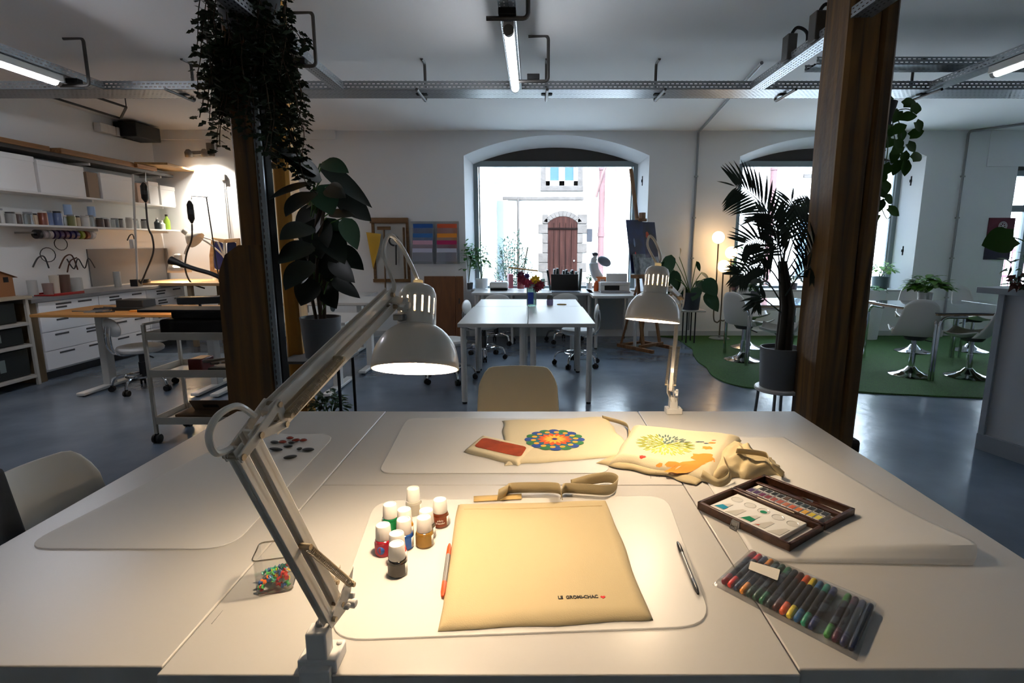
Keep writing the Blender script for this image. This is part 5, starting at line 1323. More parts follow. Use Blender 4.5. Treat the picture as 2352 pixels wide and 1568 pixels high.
for i, (b, tp, w) in enumerate(lv):
    yb = 3.9+random.uniform(-.05, .1); yt = yb+random.uniform(-.2, .12)
    if tp[0] < 672: yb, yt = 3.72, 3.46
    pb, pt = D(b[0], b[1], yb), D(tp[0], tp[1], yt); dv = pt-pb
    up = Vector((random.uniform(-.25, .25), -.8, .55)) if i in (6, 8, 10, 4) else Vector((random.uniform(-.4, .4), -.75, .5))
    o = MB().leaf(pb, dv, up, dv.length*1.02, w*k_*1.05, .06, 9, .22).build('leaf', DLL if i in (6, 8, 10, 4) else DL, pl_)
    stem_z = min(max(pb.z-.15, pc.z+.3), 1.7); st.tube([Vector((sx+random.uniform(-.03, .03), sy, stem_z)), pb.lerp(Vector((sx, sy, stem_z)), .4)+Vector((0, 0, .03)), pb], .005, 5)
st.build('leaf_stalk', STEM, pl_)
potplant('small bushy plant standing on the floor under the plant stand', (sx+.0, sy+.05, 0), .09, .13, BLACK_M, .16, .25, 140, .06, .035, LF2, 31)
# palm on its round stool
c = D(1789, 887, 3.95); sz = c.z; sx, sy = c.x, 3.95
t = thing('round_stool', 'round white stool with grey legs under the potted palm', 'stool', (sx, sy, 0))
MB(TR(sx, sy, sz-.028)).lathe([(0,0),(.165,0),(.172,.006),(.172,.022),(.166,.028),(0,.028)], None, 40).build('stool_top', TOPW, t)
for i in range(4):
    a = pi/4+i*pi/2+.2; MB().cyl((sx+.14*cos(a), sy+.14*sin(a), sz-.028), (sx+.165*cos(a), sy+.165*sin(a), 0), .011).build('leg', M('leg_grey', '#6f7377', .4, metal=.4), t)
pc = Vector((sx, sy, sz)); pm_ = thing('potted_palm', 'tall feathery palm in a grey pot on the white stool', 'palm', pc)
pot('', '', pc, .152, .30, GREYP, .9, parent=pm_, nm='pot')
MB(TR(pc)).lathe([(.136, .265), (0, .27)], None, 20).build('soil', SOIL, pm_)
tr = MB(); PT = M('palm_trunk', '#2b2318', .8, wood=('Z', 24, '#17110b'))
tp = D(1797, 600, 3.95)
for i in range(5):
    a = i*1.26; o_ = Vector((.02*cos(a), .02*sin(a), 0)); tr.tube([pc+o_*1.4+Vector((.012,0,.24)), pc+o_*1.3+Vector((.015, 0, .6)), tp+o_*.7], [.034, .029, .018], 10)
tr.build('trunk', PT, pm_, smooth=60)
PF = M('palm_leaf', '#17291e', .45)
def frond(pts, dep, nl, L, W=.0215, droop=.2):
    nl = int(nl*1.15); L *= 1.12
    """pts: px along the rachis; dep: depth offsets"""
    ps = smoothpath([D(x, y, 3.95+d_) for (x, y), d_ in zip(pts, dep)], 8); m = MB(); m.tube(ps, [.006*(1-.8*i/len(ps)) for i in range(len(ps))], 5)
    n = len(ps); start = int(n*.38)
    for k in range(nl):
        f = start+(n-2-start)*k/(nl-1); i = int(f); p = ps[i].lerp(ps[min(i+1, n-1)], f-i); tg = (ps[min(i+1, n-1)]-ps[max(i-1, 0)]).normalized()
        sd = tg.cross(Vector((0, -1, .35))).normalized(); ll = L*(.65+.5*sin(pi*(k+1.5)/(nl+2)))
        for s in (-1, 1):
            dv = (tg*.75+sd*s*.8+Vector((0, 0, -.1))).normalized()
            m.leaf(p, dv, sd.cross(tg)*-1 if False else Vector((0, -.8, .6)), ll, W, droop, 4, .1)
    m.leaf(ps[-1], (ps[-1]-ps[-3]), (0, -.8, .6), L*.7, W*.8, .1, 4)
    m.build('frond', PF, pm_, smooth=0)
for f in ([[(1797, 640), (1790, 560), (1765, 490), (1725, 445), (1690, 428)], (0, 0, 0, -.05, -.1), 15, .2], [[(1797, 640), (1805, 560), (1812, 500), (1818, 462)], (0, .05, .1, .15), 9, .17], [[(1797, 640), (1820, 560), (1845, 510), (1868, 480)], (0, 0, .05, .1), 12, .17],
          [[(1797, 640), (1830, 590), (1862, 540), (1884, 505)], (0, .1, .1, .1), 12, .16], [[(1797, 640), (1775, 590), (1745, 555), (1712, 560)], (0, -.05, -.1, -.15), 12, .15], [[(1797, 660), (1770, 620), (1735, 610), (1700, 632)], (0, -.05, -.1, -.15), 11, .14],
          [[(1797, 660), (1835, 610), (1865, 575), (1888, 560)], (0, -.1, -.2, -.25), 11, .15], [[(1797, 600), (1785, 545), (1770, 505), (1745, 490)], (0, .1, .2, .25), 11, .16], [[(1797, 600), (1812, 540), (1835, 500), (1850, 490)], (0, .15, .25, .3), 10, .15],
          [[(1797, 700), (1765, 650), (1730, 632), (1690, 628)], (0, .1, .2, .25), 10, .13], [[(1797, 690), (1830, 640), (1855, 615), (1872, 620)], (0, -.15, -.2, -.25), 10, .13], [[(1797, 640), (1787, 580), (1785, 530), (1778, 495)], (0, -.05, -.08, -.1), 10, .15],
          [[(1797, 720), (1760, 690), (1745, 680), (1735, 700)], (0, -.1, -.1, -.1), 8, .1], [[(1797, 640), (1800, 590), (1780, 560), (1750, 600)], (0, -.05, -.1, -.1), 10, .14]):
    frond(*f)
# pothos hanging from the tray behind the right post
pp_ = D(2022, 262, 4.05); t = thing('hanging_pothos', 'green heart leaved trailing plant hanging behind the right timber post', 'plant', pp_)
MB(TR(pp_-Vector((.02, 0, .1)))).lathe([(0,0),(.085,.01),(.115,.17),(.105,.17)], None, 24).build('hanging_pot', BLACK_M, t)
random.seed(14); lm = MB(); sm = MB(); PO = M('pothos_leaf', '#28480f', .6, spec=.2)
lvs = [(2047, 232, -1, .4), (2075, 240, 1, .3), (2065, 255, -.3, -.4), (2098, 258, .4, .6), (2104, 280, .3, -.6), (2070, 270, .8, .1), (2040, 285, -.8, -.3), (2052, 290, -.3, -1), (2068, 300, .2, -1), (2025, 308, -1, -.3), (2090, 312, .8, .4), (2085, 330, .5, -.6),
       (2048, 318, -.4, -1), (2030, 340, -1, -.1), (2056, 345, -.2, -1), (2075, 350, .3, -1), (2064, 368, 0, -1), (2080, 372, .3, -1), (2095, 365, .9, .5), (2045, 378, -.5, -.8), (2030, 396, -.2, -1), (2030, 418, .3, -1), (2005, 430, -1, -.2), (2018, 436, .6, -.7), (2033, 453, .8, -.3),
       (2022, 460, .2, -1), (2008, 482, -1, -.2), (2040, 478, .7, -.5), (2015, 492, -.6, -.8), (2000, 500, -1, -.2), (2060, 320, .1, -.9), (2070, 335, -.6, -.6), (2050, 302, .6, .3), (2042, 262, -.5, .5)]
for x, y, a, b in lvs:
    p = D(x, y, 4.05+random.uniform(-.12, .12)); lm.leaf(p, (a+random.uniform(-.2, .2), random.uniform(-.5, .2), b*.9), (0, -1, .35),   .095*random.uniform(.8, 1.15), .078, .18, 6, .2, heart=.12)
for pts in (((2025, 265), (2050, 245), (2060, 270), (2070, 300), (2068, 350), (2085, 368)), ((2022, 262), (2045, 255), (2052, 300), (2056, 350), (2030, 400), (2022, 460), (2035, 500), (2045, 498)), ((2030, 262), (2080, 250), (2105, 262)), ((2022, 265), (2040, 330), (2022, 430), (2008, 480), (2002, 498))):
    sm.tube(smoothpath([D(x, y, 4.05) for x, y in pts], 5), .0035, 5)
lm.build('foliage', PO, t); sm.build('stem', M('pothos_stem', '#35451f', .6), t)
# ================================================================ RIGHT SIDE: GRASS CARPET AND MEETING TABLES
def grass_mat():
    m = M('artificial_grass', '#2c5a22', .9, bump=(260, .9, .01))
    nt = m.node_tree; N, L = nt.nodes, nt.links; b = N['Principled BSDF']; tc = N.new('ShaderNodeTexCoord')
    n1 = N.new('ShaderNodeTexNoise'); n1.inputs['Scale'].default_value = 180; n1.inputs['Detail'].default_value = 3; L.new(tc.outputs['Object'], n1.inputs['Vector'])
    r = N.new('ShaderNodeValToRGB'); r.color_ramp.elements[0].position = .3; r.color_ramp.elements[1].position = .7
    r.color_ramp.elements[0].color = lin('#18350c'); r.color_ramp.elements[1].color = lin('#40702a'); L.new(n1.outputs['Fac'], r.inputs[0]); L.new(r.outputs[0], b.inputs['Base Color'])
    return m
edge = [(1545, 776), (1562, 783), (1578, 795), (1590, 803), (1592, 815), (1603, 832), (1622, 845), (1634, 862), (1660, 877), (1700, 889), (1735, 893), (1800, 894), (1870, 896), (1950, 900), (2020, 905), (2100, 909), (2180, 913), (2256, 916), (2400, 922), (2600, 925)]
pts = [P(x, y, 0) for x, y in edge]; pl2 = [(p.x, p.y) for p in smoothpath(pts, 4)]+[(9.9, 8.39), (1.95, 8.39)]
tag(MB().prism(pl2, .0005, .014).build('grass_carpet', grass_mat()), 'green artificial grass carpet with a wavy edge on the right side of the floor', 'carpet')
GZ = .0145
SMOKE = M('smoked_tabletop', '#4d5258', .06, coat=.6); GLS = M('pale_glass_top', '#aeb3b4', .08, coat=.5)
def chrome_table(label, x0, x1, y0, y1, top=GLS, z=.735, twin=True):
    t = thing('meeting_table', label, 'table', ((x0+x1)/2, (y0+y1)/2, GZ), group='chrome legged meeting tables')
    MB().bb((x0, y0, z-.012), (x1, y1, z)).build('tabletop', top, t, bevel=.003)
    MB().bb((x0+.01, y0+.01, z-.03), (x1-.01, y1-.01, z-.0125)).build('top_edge', M('plywood_edge', '#8d7358', .5), t)
    r = .018; o = .045
    for sx, xx in ((1, x0+.03), (-1, x1-.03)):
        for sy, yy in ((1, y0+.03), (-1, y1-.03)):
            m = MB()
            m.tube([(xx+sx*.02, yy, GZ), (xx+sx*.02, yy, z-.14)]+arc((xx+sx*.11, yy, z-.14), .09, pi, pi/2, 5, ((sx, 0, 0), (0, 0, 1)))[1:]+[(xx+sx*.3, yy, z-.05)], r*.8, 8)
            m.tube([(xx, yy+sy*.02, GZ), (xx, yy+sy*.02, z-.14)]+arc((xx, yy+sy*.11, z-.14), .09, pi, pi/2, 5, ((0, sy, 0), (0, 0, 1)))[1:]+[(xx, yy+sy*.3, z-.05)], r*.8, 8)
            m.build('leg', CHROME, t)
    return t
chrome_table('pale topped chrome table beside the three globed lamp, left of the timber post', 2.47, 3.42, 6.22, 7.05)
chrome_table('smoked topped chrome table right of the timber post, under the plant in the zinc pot', 4.12, 5.3, 5.5, 6.75, SMOKE)
chrome_table('smoked topped chrome table running behind the grey counter', 5.32, 6.6, 5.5, 6.75, SMOKE)
def swivel_chair(label, loc, rz, first=[None]):
    if first[0] is not None: return dup(first[0], loc, rz, label)
    t = thing('swivel_chair', label, 'chair', (0,0,0), 0, 'white shell chairs on chrome trumpet bases'); first[0] = t
    SH = M('shell_white', '#d3d1cc', .35)
    def shell(u, v):
        s = 2*u-1
        # v 0..1: front edge of the seat to top of the back
        if v < .5:
            q = v/.5; y = .23-.38*q; z = .46-.035*sin(pi*min(1, q*1.2))+.0*q; wd = .235-.01*q; lift = .055*abs(s)**2.2
        else:
            q = (v-.5)/.5; a = q*pi/2*.92; y = -.15-.085*sin(a)-.05*q; z = .45+.40*q**1.1-.02*sin(pi*q); wd = .225-.05*q-.03*q*q; lift = 0
            y += .07*abs(s)**2.2*(1-q*.3); z -= .07*abs(s)**3*q
        return (s*wd, y, z+lift)
    MB().grid(shell, 18, 26).build('shell', SH, t, solid=.012, solid_off=0, smooth=60)
    MB().cyl((0,-.02,.395), (0,-.02,.435), .09, .12, 20).build('seat_plate', M('dark_grey_metal', '#3a3c3f', .4, metal=.5), t)
    MB().cyl((0,-.02,.06), (0,-.02,.25), .03, n=18).cyl((0,-.02,.24), (0,-.02,.40), .022, n=18).build('gas_column', CHROME, t)
    MB().lathe([(0,0),(.205,0),(.21,.006),(.2,.012),(.13,.03),(.07,.06),(.035,.1),(0,.1)], TR(0,-.02,0), 40).build('trumpet_base', CHROME, t)
    MB().bar((.03, -.02, .405), (.2, -.03, .375), .012, .01).build('height_lever', BLACK, t)
    t.location = loc; t.rotation_euler = (0,0,rz); return t
def G(x, y): v = P(x, y, GZ); return v
swivel_chair('white shell chair seen from behind at the near left corner of the smoked table', G(2090, 860), radians(-28))
swivel_chair('white shell chair next to the grey counter, seen from its side', G(2216, 864), radians(35))
swivel_chair('white shell chair behind the palm trunk, turned to the pale topped table', G(1790, 848), radians(62))
swivel_chair('white shell chair at the window side of the pale topped table', G(1715, 798), radians(165))
swivel_chair('white shell chair at the left side of the pale topped table, under the lamp globes', G(1706, 826), radians(-60))
swivel_chair('white shell chair behind the smoked table, right of the zinc potted plant', (5.05, 7.1, GZ), radians(165))
swivel_chair('white shell chair at the far side of the smoked table, near the counter top', (5.85, 7.15, GZ), radians(190))
swivel_chair('white shell chair between the timber post and the second window', (4.2, 7.55, GZ), radians(-150))
swivel_chair('white shell chair in the gap behind the timber post, by the smoked table', (3.72, 6.7, GZ), radians(-95))
# potted plant on the smoked table
c = P(2122, 704, .737); ZINC = M('zinc_pot', '#9b9c9a', .35, metal=.6)
potplant('bushy green plant in a zinc pot on the smoked meeting table', c, .075, .16, ZINC, .24, .2, 120, .12, .075, M('leaf_bright_green', '#4a7a22', .45), 8, .05)
c = P(1776, 690, .737); potplant('dark leafy plant in a glass pot on the pale topped table', (P(1765, 697, .737).x, 6.75, .737), .06, .11, GREYP, .2, .2, 110, .09, .055, LF2, 18)
# things on the sill of the second window
for (px, yy, r, h, mt, rad, hg, n, lb, sd_, lm_) in ((2022, 8.5, .12, .2, M('teal_pot', '#51656a', .5), .26, .26, 120, 'leafy plant in a grey green pot on the second window sill, right end', 41, LF3), (1822, 8.5, .07, .1, M('lilac_pot', '#5e5866', .5), .16, .2, 80, 'small plant in a dark pot on the second window sill, right of the palm', 43, LF2),
                                              (1690, 8.5, .08, .12, GREYP, .2, .7, 70, 'tall plant against the left jamb of the second window', 47, LF1)):
    x = D(px, 640, yy).x; potplant(lb, (x, yy, .726), r, h, mt, rad, hg, n, .08, .05, lm_, sd_)
x0 = D(1996, 660, 8.2).x; c = Vector((x0, 8.15, GZ)); t = thing('tall_planter', 'tall white tapered planter below the second window, right of the timber post', 'planter', c)
MB(TR(c)).lathe([(0,0),(.15,0),(.2,.74),(.185,.74),(.17,.68),(0,.68)], None, 32).build('planter_body', WPOT, t)
cluster(MB(), c+Vector((0,0,.7)), .2, .12, 60, .09, .05, 51).build('foliage', LF1, t, smooth=0)
bks = [('#5a4a5a', .2), ('#3d3f50', .24), ('#8a8d95', .22), ('#2d3440', .25), ('#b9b0a4', .2), ('#6b3f4a', .23), ('#39434f', .26)]
for i, (cl, h) in enumerate(bks):
    x = D(1688+i*7, 660, 8.3).x
    tag(MB(TR(x, 8.36, .726) @ Matrix.Rotation(radians(3*(i % 3)-3), 4, 'Y')).bb((-.016, -.02, 0), (.016, .15, h)).build('book', M('book_'+cl[1:], cl, .6), bevel=.002),
        ['plum', 'slate', 'silver grey', 'midnight', 'beige', 'wine', 'steel blue'][i]+' book upright on the second window sill, beside the globe lamp', 'book', 'books on the second window sill')
# three globed floor lamp
YL = 8.12; bx_ = D(1652, 772, YL).x
t = thing('floor_lamp', 'floor lamp with three glowing globes on thin stems beside the second window', 'lamp', (bx_, YL, GZ))
MB(TR(bx_, YL, GZ)).lathe([(0,0),(.15,0),(.15,.012),(.02,.02),(.012,.05),(0,.05)], None, 32).build('base', STEEL, t)
GLB = M('glowing_globe', '#fff4e0', .3, emit=('#ffcf90', 9))
g3 = [((1650, 545), [(1650, 560), (1645, 650), (1639, 725), (1646, 740), (1654, 735)]), ((1680, 580), [(1679, 594), (1676, 680), (1672, 715), (1664, 735), (1655, 735)]), ((1662, 611), [(1661, 626), (1657, 700), (1652, 772)])]
for (gx, gy), path in g3:
    st_ = MB().tube(smoothpath([D(x, y, YL) for x, y in path], 6), .011, 8).build('stem', M('brass_dark', '#6f6558', .35, metal=.8), t)
    MB().ball(D(gx, gy, YL), .088, 28, 18).build('globe', GLB, t)
# monstera on a little stand
c = D(1584, 710, 7.85); sx, sy, sz = c.x, 7.85, c.z
t = thing('plant_stand', 'small white plant stand with dark legs under the monstera', 'stand', (sx, sy, GZ))
MB().bb((sx-.17, sy-.16, sz-.025), (sx+.19, sy+.16, sz)).build('stand_top', TOPW, t, bevel=.004)
for a in (-.06, .06):
    for b in (-.1, .1): MB().cyl((sx+a, sy+b, GZ), (sx+a, sy+b, sz-.025), .01).build('leg', M('leg_dark', '#2b2d30', .5), t)
pc = Vector((sx, sy, sz)); mo = thing('monstera_plant', 'spreading monstera in a dark pot on the small white stand, left of the globe lamp', 'plant', pc)
pot('', '', pc, .15, .25, M('dark_blue_grey_pot', '#3b4149', .6), .85, parent=mo, nm='pot')
MB(TR(pc)).lathe([(.13, .22), (0, .225)], None, 20).build('soil', SOIL, mo)
s_ = MB(); ml = [((1542, 585), (1525, 640), 30), ((1560, 590), (1566, 570), 14), ((1540, 620), (1555, 672), 36), ((1528, 600), (1515, 650), 26), ((1600, 600), (1610, 625), 10), ((1612, 625), (1628, 640), 12), ((1618, 640), (1648, 680), 34), ((1622, 670), (1650, 715), 32), ((1605, 660), (1590, 690), 24), ((1600, 645), (1625, 672), 26), ((1575, 660), (1556, 690), 24), ((1580, 670), (1590, 700), 20), ((1550, 640), (1535, 680), 28)]
random.seed(77)
for b, tp, w in ml:
    pb, pt = D(*b, sy+random.uniform(-.15, .1)), D(*tp, sy+random.uniform(-.2, .0)); dv = pt-pb
    MB().leaf(pb, dv, (random.uniform(-.4, .4), -.8, .4), dv.length, w*.0063, .1, 8, .15).build('leaf', LF2, mo)
    s_.tube(smoothpath([pc+Vector((0,0,.22)), pc.lerp(pb, .5)+Vector((0,0,.15)), pb], 5), .006, 5)
s_.build('stem', STEM, mo)
# ---- counter at the right edge
a, b = P(2238, 1029, 0), P(2352, 1068, 0); ang = atan2(b.x-a.x, -(b.y-a.y))
CG = M('counter_grey', '#c3c5ca', .55); CT = M('counter_top_grey', '#9aa0a8', .5); CP = M('counter_plinth', '#8a8e95', .6)
XC = TR(a.x, a.y, 0) @ RZ(ang)      # local -y runs toward the camera along the visible face
ct = thing('reception_counter', 'tall grey counter with a darker top at the right edge', 'counter', a)
MB(XC).bb((.02, -1.6, .11), (.75, -.02, 1.10)).build('counter_body', CG, ct, bevel=.003)
MB(XC).bb((0, -1.62, 0), (.77, 0, .115)).build('plinth', CP, ct, bevel=.002)
MB(XC).bb((-.085, -1.7, 1.10), (.85, .08, 1.14)).build('counter_top', CT, ct, bevel=.003)
MB(XC).bb((.0, -.045, .11), (.05, -.005, 1.10)).build('corner_trim', CT, ct, bevel=.002)
MB(XC).cyl((.022, -.21, .86), (.014, -.21, .86), .008).build('screw', STEEL, ct)
# plant on the counter: dry tufts and one big leaf
c = P(2378, 662, 1.14); c = Vector((c.x+.02, c.y-.05, 1.14))
t = thing('counter_plant', 'trailing plant with one large green leaf at the end of the counter', 'plant', c)
pot('', '', c, .09, .14, GREYP, .85, parent=t, nm='pot')
m = MB(); s_ = MB(); pb = D(2330, 555, c.y); s_.tube(smoothpath([c+Vector((0,0,.12)), D(2360, 560, c.y), D(2328, 545, c.y)], 6), .004, 5)
pb = D(2328, 545, c.y-.02); pt = D(2258, 562, c.y-.03); m.leaf(pb, pt-pb, (0, -.9, .35), (pt-pb).length, .175, .06, 8, .1, heart=.1)
m.build('leaf', PO, t)
random.seed(6); m = MB()
for i in range(40):
    p = D(2335+random.uniform(-18, 40), 620+random.uniform(-35, 36), c.y+random.uniform(-.1, .1)); m.leaf(p, (random.uniform(-1, .6), random.uniform(-.5, .3), random.uniform(-.5, .7)), (0,-.5,1), .07, .02, .3, 3)
m.build('foliage', LF2, t, smooth=0); m = MB()
for i in range(24):
    p = D(2338+random.uniform(-10, 30), 640+random.uniform(-10, 18), c.y-.03+random.uniform(-.06, .06)); m.leaf(p, (random.uniform(-1, .6), random.uniform(-.5, .3), random.uniform(-1, .3)), (0,-.5,1), .055, .03, .4, 3)
m.build('dry_leaves', M('dry_leaf', '#4a241c', .8), t, smooth=0); s_.build('stem', STEM, t)
# poster on the back wall
a, b = D(2272, 500, 8.4), D(2318, 596, 8.4)
t = thing('wall_poster', 'narrow dark red and navy poster on the back wall behind the large leaf', 'poster', ((a.x+b.x)/2, 8.4, b.z))
MB().bb((a.x, 8.398, b.z), (b.x, 8.405, a.z)).build('poster_sheet', M('navy_poster', '#241a30', .5), t)
MB().bb((a.x, 8.394, (a.z+b.z)/2), (b.x, 8.398, a.z)).build('red_panel', M('maroon_poster', '#571424', .5), t)
cx, cz_ = a.x+(b.x-a.x)*.55, a.z-.12; m = MB()
for r in (.062, .045): m.tube([(cx+r*cos(k*.3), 8.392, cz_+r*sin(k*.3)) for k in range(21)], .005, 5, True)
for k in range(6): m.tube([(cx, 8.392, cz_), (cx+.042*cos(k*pi/3+.3), 8.392, cz_+.042*sin(k*pi/3+.3))], .005, 5)
m.build('round_emblem', M('emblem_white', '#c8c4c6', .6), t)
a, b = D(2278, 296, 8.4), D(2352, 382, 8.4)
struct(MB().bb((a.x, 8.396, b.z), (b.x+.2, 8.41, a.z+.02)).build('trim_2', MATS['wall_back_paint'], bevel=.002))
# ================================================================ LEFT WALL: SHELVES, DRAWERS, BENCHES
SX = -5.32          # front edge of the wall shelves
SHW = M('shelf_white', '#e9e9e7', .5); SHD = M('shelf_dark', '#2a2623', .6)
def yat(px, py=450, X=SX): return XW(px, py, X).y
def wshelf(label, z, y0, y1, mat, th=.022, xf=SX, bracket=True):
    t = thing('wall_shelf', label, 'shelf', (XL, (y0+y1)/2, z), group='shelves on the left wall')
    MB().bb((XL, y0, z-th), (xf, y1, z)).build('board', mat, t, bevel=.002)
    for f in (.12, .4, .68, .95):
        y = y0+(y1-y0)*f; MB().bb((XL, y-.012, z-th-.03), (xf-.03, y+.012, z-th)).build('bracket', SHW, t)
    return t
wshelf('dark top shelf carrying the wooden planks', 2.42, 3.6, 8.3, SHD, .04, SX+.03)
wshelf('white shelf carrying the large white boxes', 1.975, 3.6, 8.32, SHW)
wshelf('white shelf carrying rows of jars', 1.63, 3.6, 8.36, SHW)
# planks on the top shelf
WD = M('plank_wood', '#8b6238', .6, wood=('Y', 22, '#6a4522'))
for lb, pa, pb, z, w, th in (('long brown plank at the left end of the top shelf', -60, 110, 2.42, .3, .05), ('thick brown plank in the middle of the top shelf', 135, 300, 2.42, .3, .06), ('short light plank at the right end of the top shelf', 300, 345, 2.42, .34, .05)):
    y0, y1 = yat(pa, 380), yat(pb, 380); tag(MB().bb((XL+.02, y0, z), (XL+.02+w+.03, y1, z+th)).build('wooden_plank', WD, bevel=.004), lb, 'plank')
y0, y1 = yat(318, 385), yat(398, 385); tag(MB(TR(-5.3, (y0+y1)/2, 2.475) @ RZ(.12)).box((.1, 0, .018), (.42, y1-y0, .03)).build('wooden_plank', M('plank_light', '#a9834f', .6, wood=('Y', 22, '#8a6538')), bevel=.004), 'light board overhanging the right end of the top shelf', 'plank')
# storage boxes
WB = M('box_white_card', '#f4f4f3', .6)
def sbox(label, pa, pb, h, mat=WB, lid=True, z=1.975):
    y0, y1 = yat(pa, 410)+.012, yat(pb, 410)-.012
    t = thing('storage_box', label, 'box', (-5.46, (y0+y1)/2, z), group='boxes on the upper left shelf')
    MB().bb((XL+.03, y0, z), (SX-.015, y1, z+h)).build('box_body', mat, t, bevel=.004)
    if lid: MB().bb((XL+.025, y0-.005, z+h-.05), (SX-.01, y1+.005, z+h+.005)).build('lid', mat, t, bevel=.003)
sbox('large white box at the left end of the upper shelf', -70, 88, .36)
sbox('large white box, second from the left on the upper shelf', 91, 198, .34)
sbox('white box in the middle of the upper shelf, right of the brown gap', 232, 309, .31)
sbox('pale white box at the right end of the upper shelf', 366, 401, .27)
sbox('pink beige box behind the hanging black motor on the upper shelf', 313, 338, .26, M('box_pinkish', '#b39a88', .7), False)
sbox('white box just right of the hanging black motor', 340, 364, .3)
sbox('tan cardboard box in the gap between the white boxes', 201, 229, .3, M('box_tan', '#8a7663', .7), False)
# jars on the lower shelf
random.seed(8)
jcol = [('brown', '#4a3428'), ('white', '#c9c6c0'), ('grey', '#8a8a88'), ('rust', '#7a3d2a'), ('blue grey', '#5d6f96'), ('olive', '#7a7a4a'), ('clear', '#b9bdbd'), ('black', '#23211f'), ('beige', '#b5a284')]
JGL = glassy('jar_clear', '#e6eaea', .12, .04, .15, '#cfd4d4')
spec = [(4, 7, .14), (20, 1, .15), (40, 2, .12), (60, 0, .12), (80, 6, .13), (96, 8, .12), (113, 3, .15), (131, 4, .16), (147, 4, .16), (162, 6, .12), (177, 5, .13), (193, 8, .12), (208, 1, .13), (225, 6, .14), (241, 0, .11), (258, 0, .12), (275, 6, .12), (291, 2, .12), (308, 1, .14), (325, 6, .13), (342, 2, .13)]
for i, (px, ci, h) in enumerate(spec):
    y = yat(px, 500); x = SX-.07-.03*(i % 2); c = Vector((x, y, 1.63)); r = .043
    t = thing('storage_jar', '%s filled storage jar on the lower left shelf, %s from its left end' % (jcol[ci][0], ['first', 'second', 'third', 'fourth', 'fifth', 'sixth', 'seventh', 'eighth', 'ninth', 'tenth', 'eleventh', 'twelfth', 'thirteenth', 'fourteenth', 'fifteenth', 'sixteenth', 'seventeenth', 'eighteenth', 'nineteenth', 'twentieth', 'last'][i]), 'jar', c, group='jars on the lower left shelf')
    MB(TR(c)).lathe([(0,0),(r,0),(r,h*.82),(r*.86,h*.88),(0,h*.88)], None, 18).build('jar_body', M('jar_'+jcol[ci][0].replace(' ', '_'), jcol[ci][1], .4, coat=.5), t)
    MB(TR(c)).lathe([(r*.9,h*.87),(r*.92,h),(0,h)], None, 18).build('lid', M('jar_lid_'+'wgk'[i % 3], ('#d0cec9', '#85888a', '#2a2a2c')[i % 3], .4), t)
for px, cl, lb, z in ((175, '#9db6d8', 'pale blue tube standing on the jars of the lower shelf, left one', 1.755), (228, '#9db6d8', 'pale blue tube standing on the jars of the lower shelf, right one', 1.755)):
    tag(MB().cyl((SX-.1, yat(px, 480), z), (SX-.1, yat(px, 480), z+.12), .04).build('plastic_tube', M('pale_blue_tube', cl, .4)), lb, 'tube')
BL = M('bottle_lime', '#8fae3a', .3, coat=.4)
for px, h, mt, lb in ((374, .16, M('dark_bottle', '#20292b', .3), 'dark bottle on the lower shelf left of the lime bottle'), (384, .13, PLAST_W, 'white bottle on the lower shelf left of the lime bottle'), (396, .22, BL, 'lime green bottle at the right end of the lower shelf')):
    y = yat(px, 510); c = Vector((SX-.08, y, 1.63)); t = thing('shelf_bottle', lb, 'bottle', c)
    MB(TR(c)).lathe([(0,0),(.04,0),(.042,h*.6),(.018,h*.78),(.016,h*.9),(0,h*.9)], None, 18).build('bottle_body', mt, t)
    MB(TR(c)).lathe([(.018,h*.88),(.018,h),(0,h)], None, 14).build('bottle_cap', BLACK if mt is BL else PLAST_W, t)
# tape rolls on a rail under the shelf
t = thing('wall_rail', 'thin metal rail under the lower shelf threaded through the tape rolls', 'rail', (-5.5, 6.7, 1.5))
MB().cyl((-5.42, yat(98, 532), 1.545), (-5.42, yat(236, 532), 1.545), .009).build('rail_rod', STEEL, t)
for y in (yat(98, 532), yat(236, 532)): MB().bb((XL, y-.01, 1.535), (-5.41, y+.01, 1.555)).build('rail_bracket', STEEL, t)
tcs = ['#1c1c20', '#9b8f8f', '#a09a96', '#2a1d3f', '#2c1f4a', '#3b1f3a', '#2b2150', '#24204a', '#7c8a2d', '#6d3a2a', '#c9c9c9']
for i, cl in enumerate(tcs):
    y = yat(106+i*12, 532); tn = ['black', 'mauve', 'grey', 'plum', 'violet', 'wine', 'indigo', 'navy', 'lime', 'rust', 'silver'][i]
    tag(MB().lathe([(.022,-.022),(.05,-.022),(.05,.022),(.022,.022),(.022,-.022)], TR(-5.42, y, 1.53) @ Matrix.Rotation(pi/2, 4, 'X'), 22).build('tape_roll', M('tape_'+tn, cl, .35)), tn+' roll of tape on the rail under the lower left shelf', 'tape roll', 'tape rolls on the rail')
# wall panels behind the worktop
WZ = .87
y0, y1 = yat(205, 600, XL+.02), 8.39
t = tag(MB().bb((XL, y0, WZ+.02), (XL+.015, 8.38, 1.36)).build('splash_panel', M('grey_splash', '#6f6f70', .6)), 'grey panel on the left wall above the worktop', 'panel')
tag(MB().bb((XL, 8.37, WZ+.02), (D(385, 600, 8.37).x, 8.395, 1.36)).build('splash_panel', M('grey_splash')), 'grey panel turning onto the back wall beside the bench lamp', 'panel')
t = thing('wall_socket', 'white socket plate on the grey panel by the hanging cables', 'socket', (D(350, 590, 8.36).x, 8.36, 1.2))
a, b = D(342, 580, 8.36), D(357, 613, 8.36); MB().bb((a.x, 8.355, b.z), (b.x, 8.37, a.z)).build('socket_plate', PLAST_W, t, bevel=.004)
MB().bb((a.x+.03, 8.35, b.z+.06), (a.x+.055, 8.356, a.z-.05)).build('socket_hole', BLACK, t)
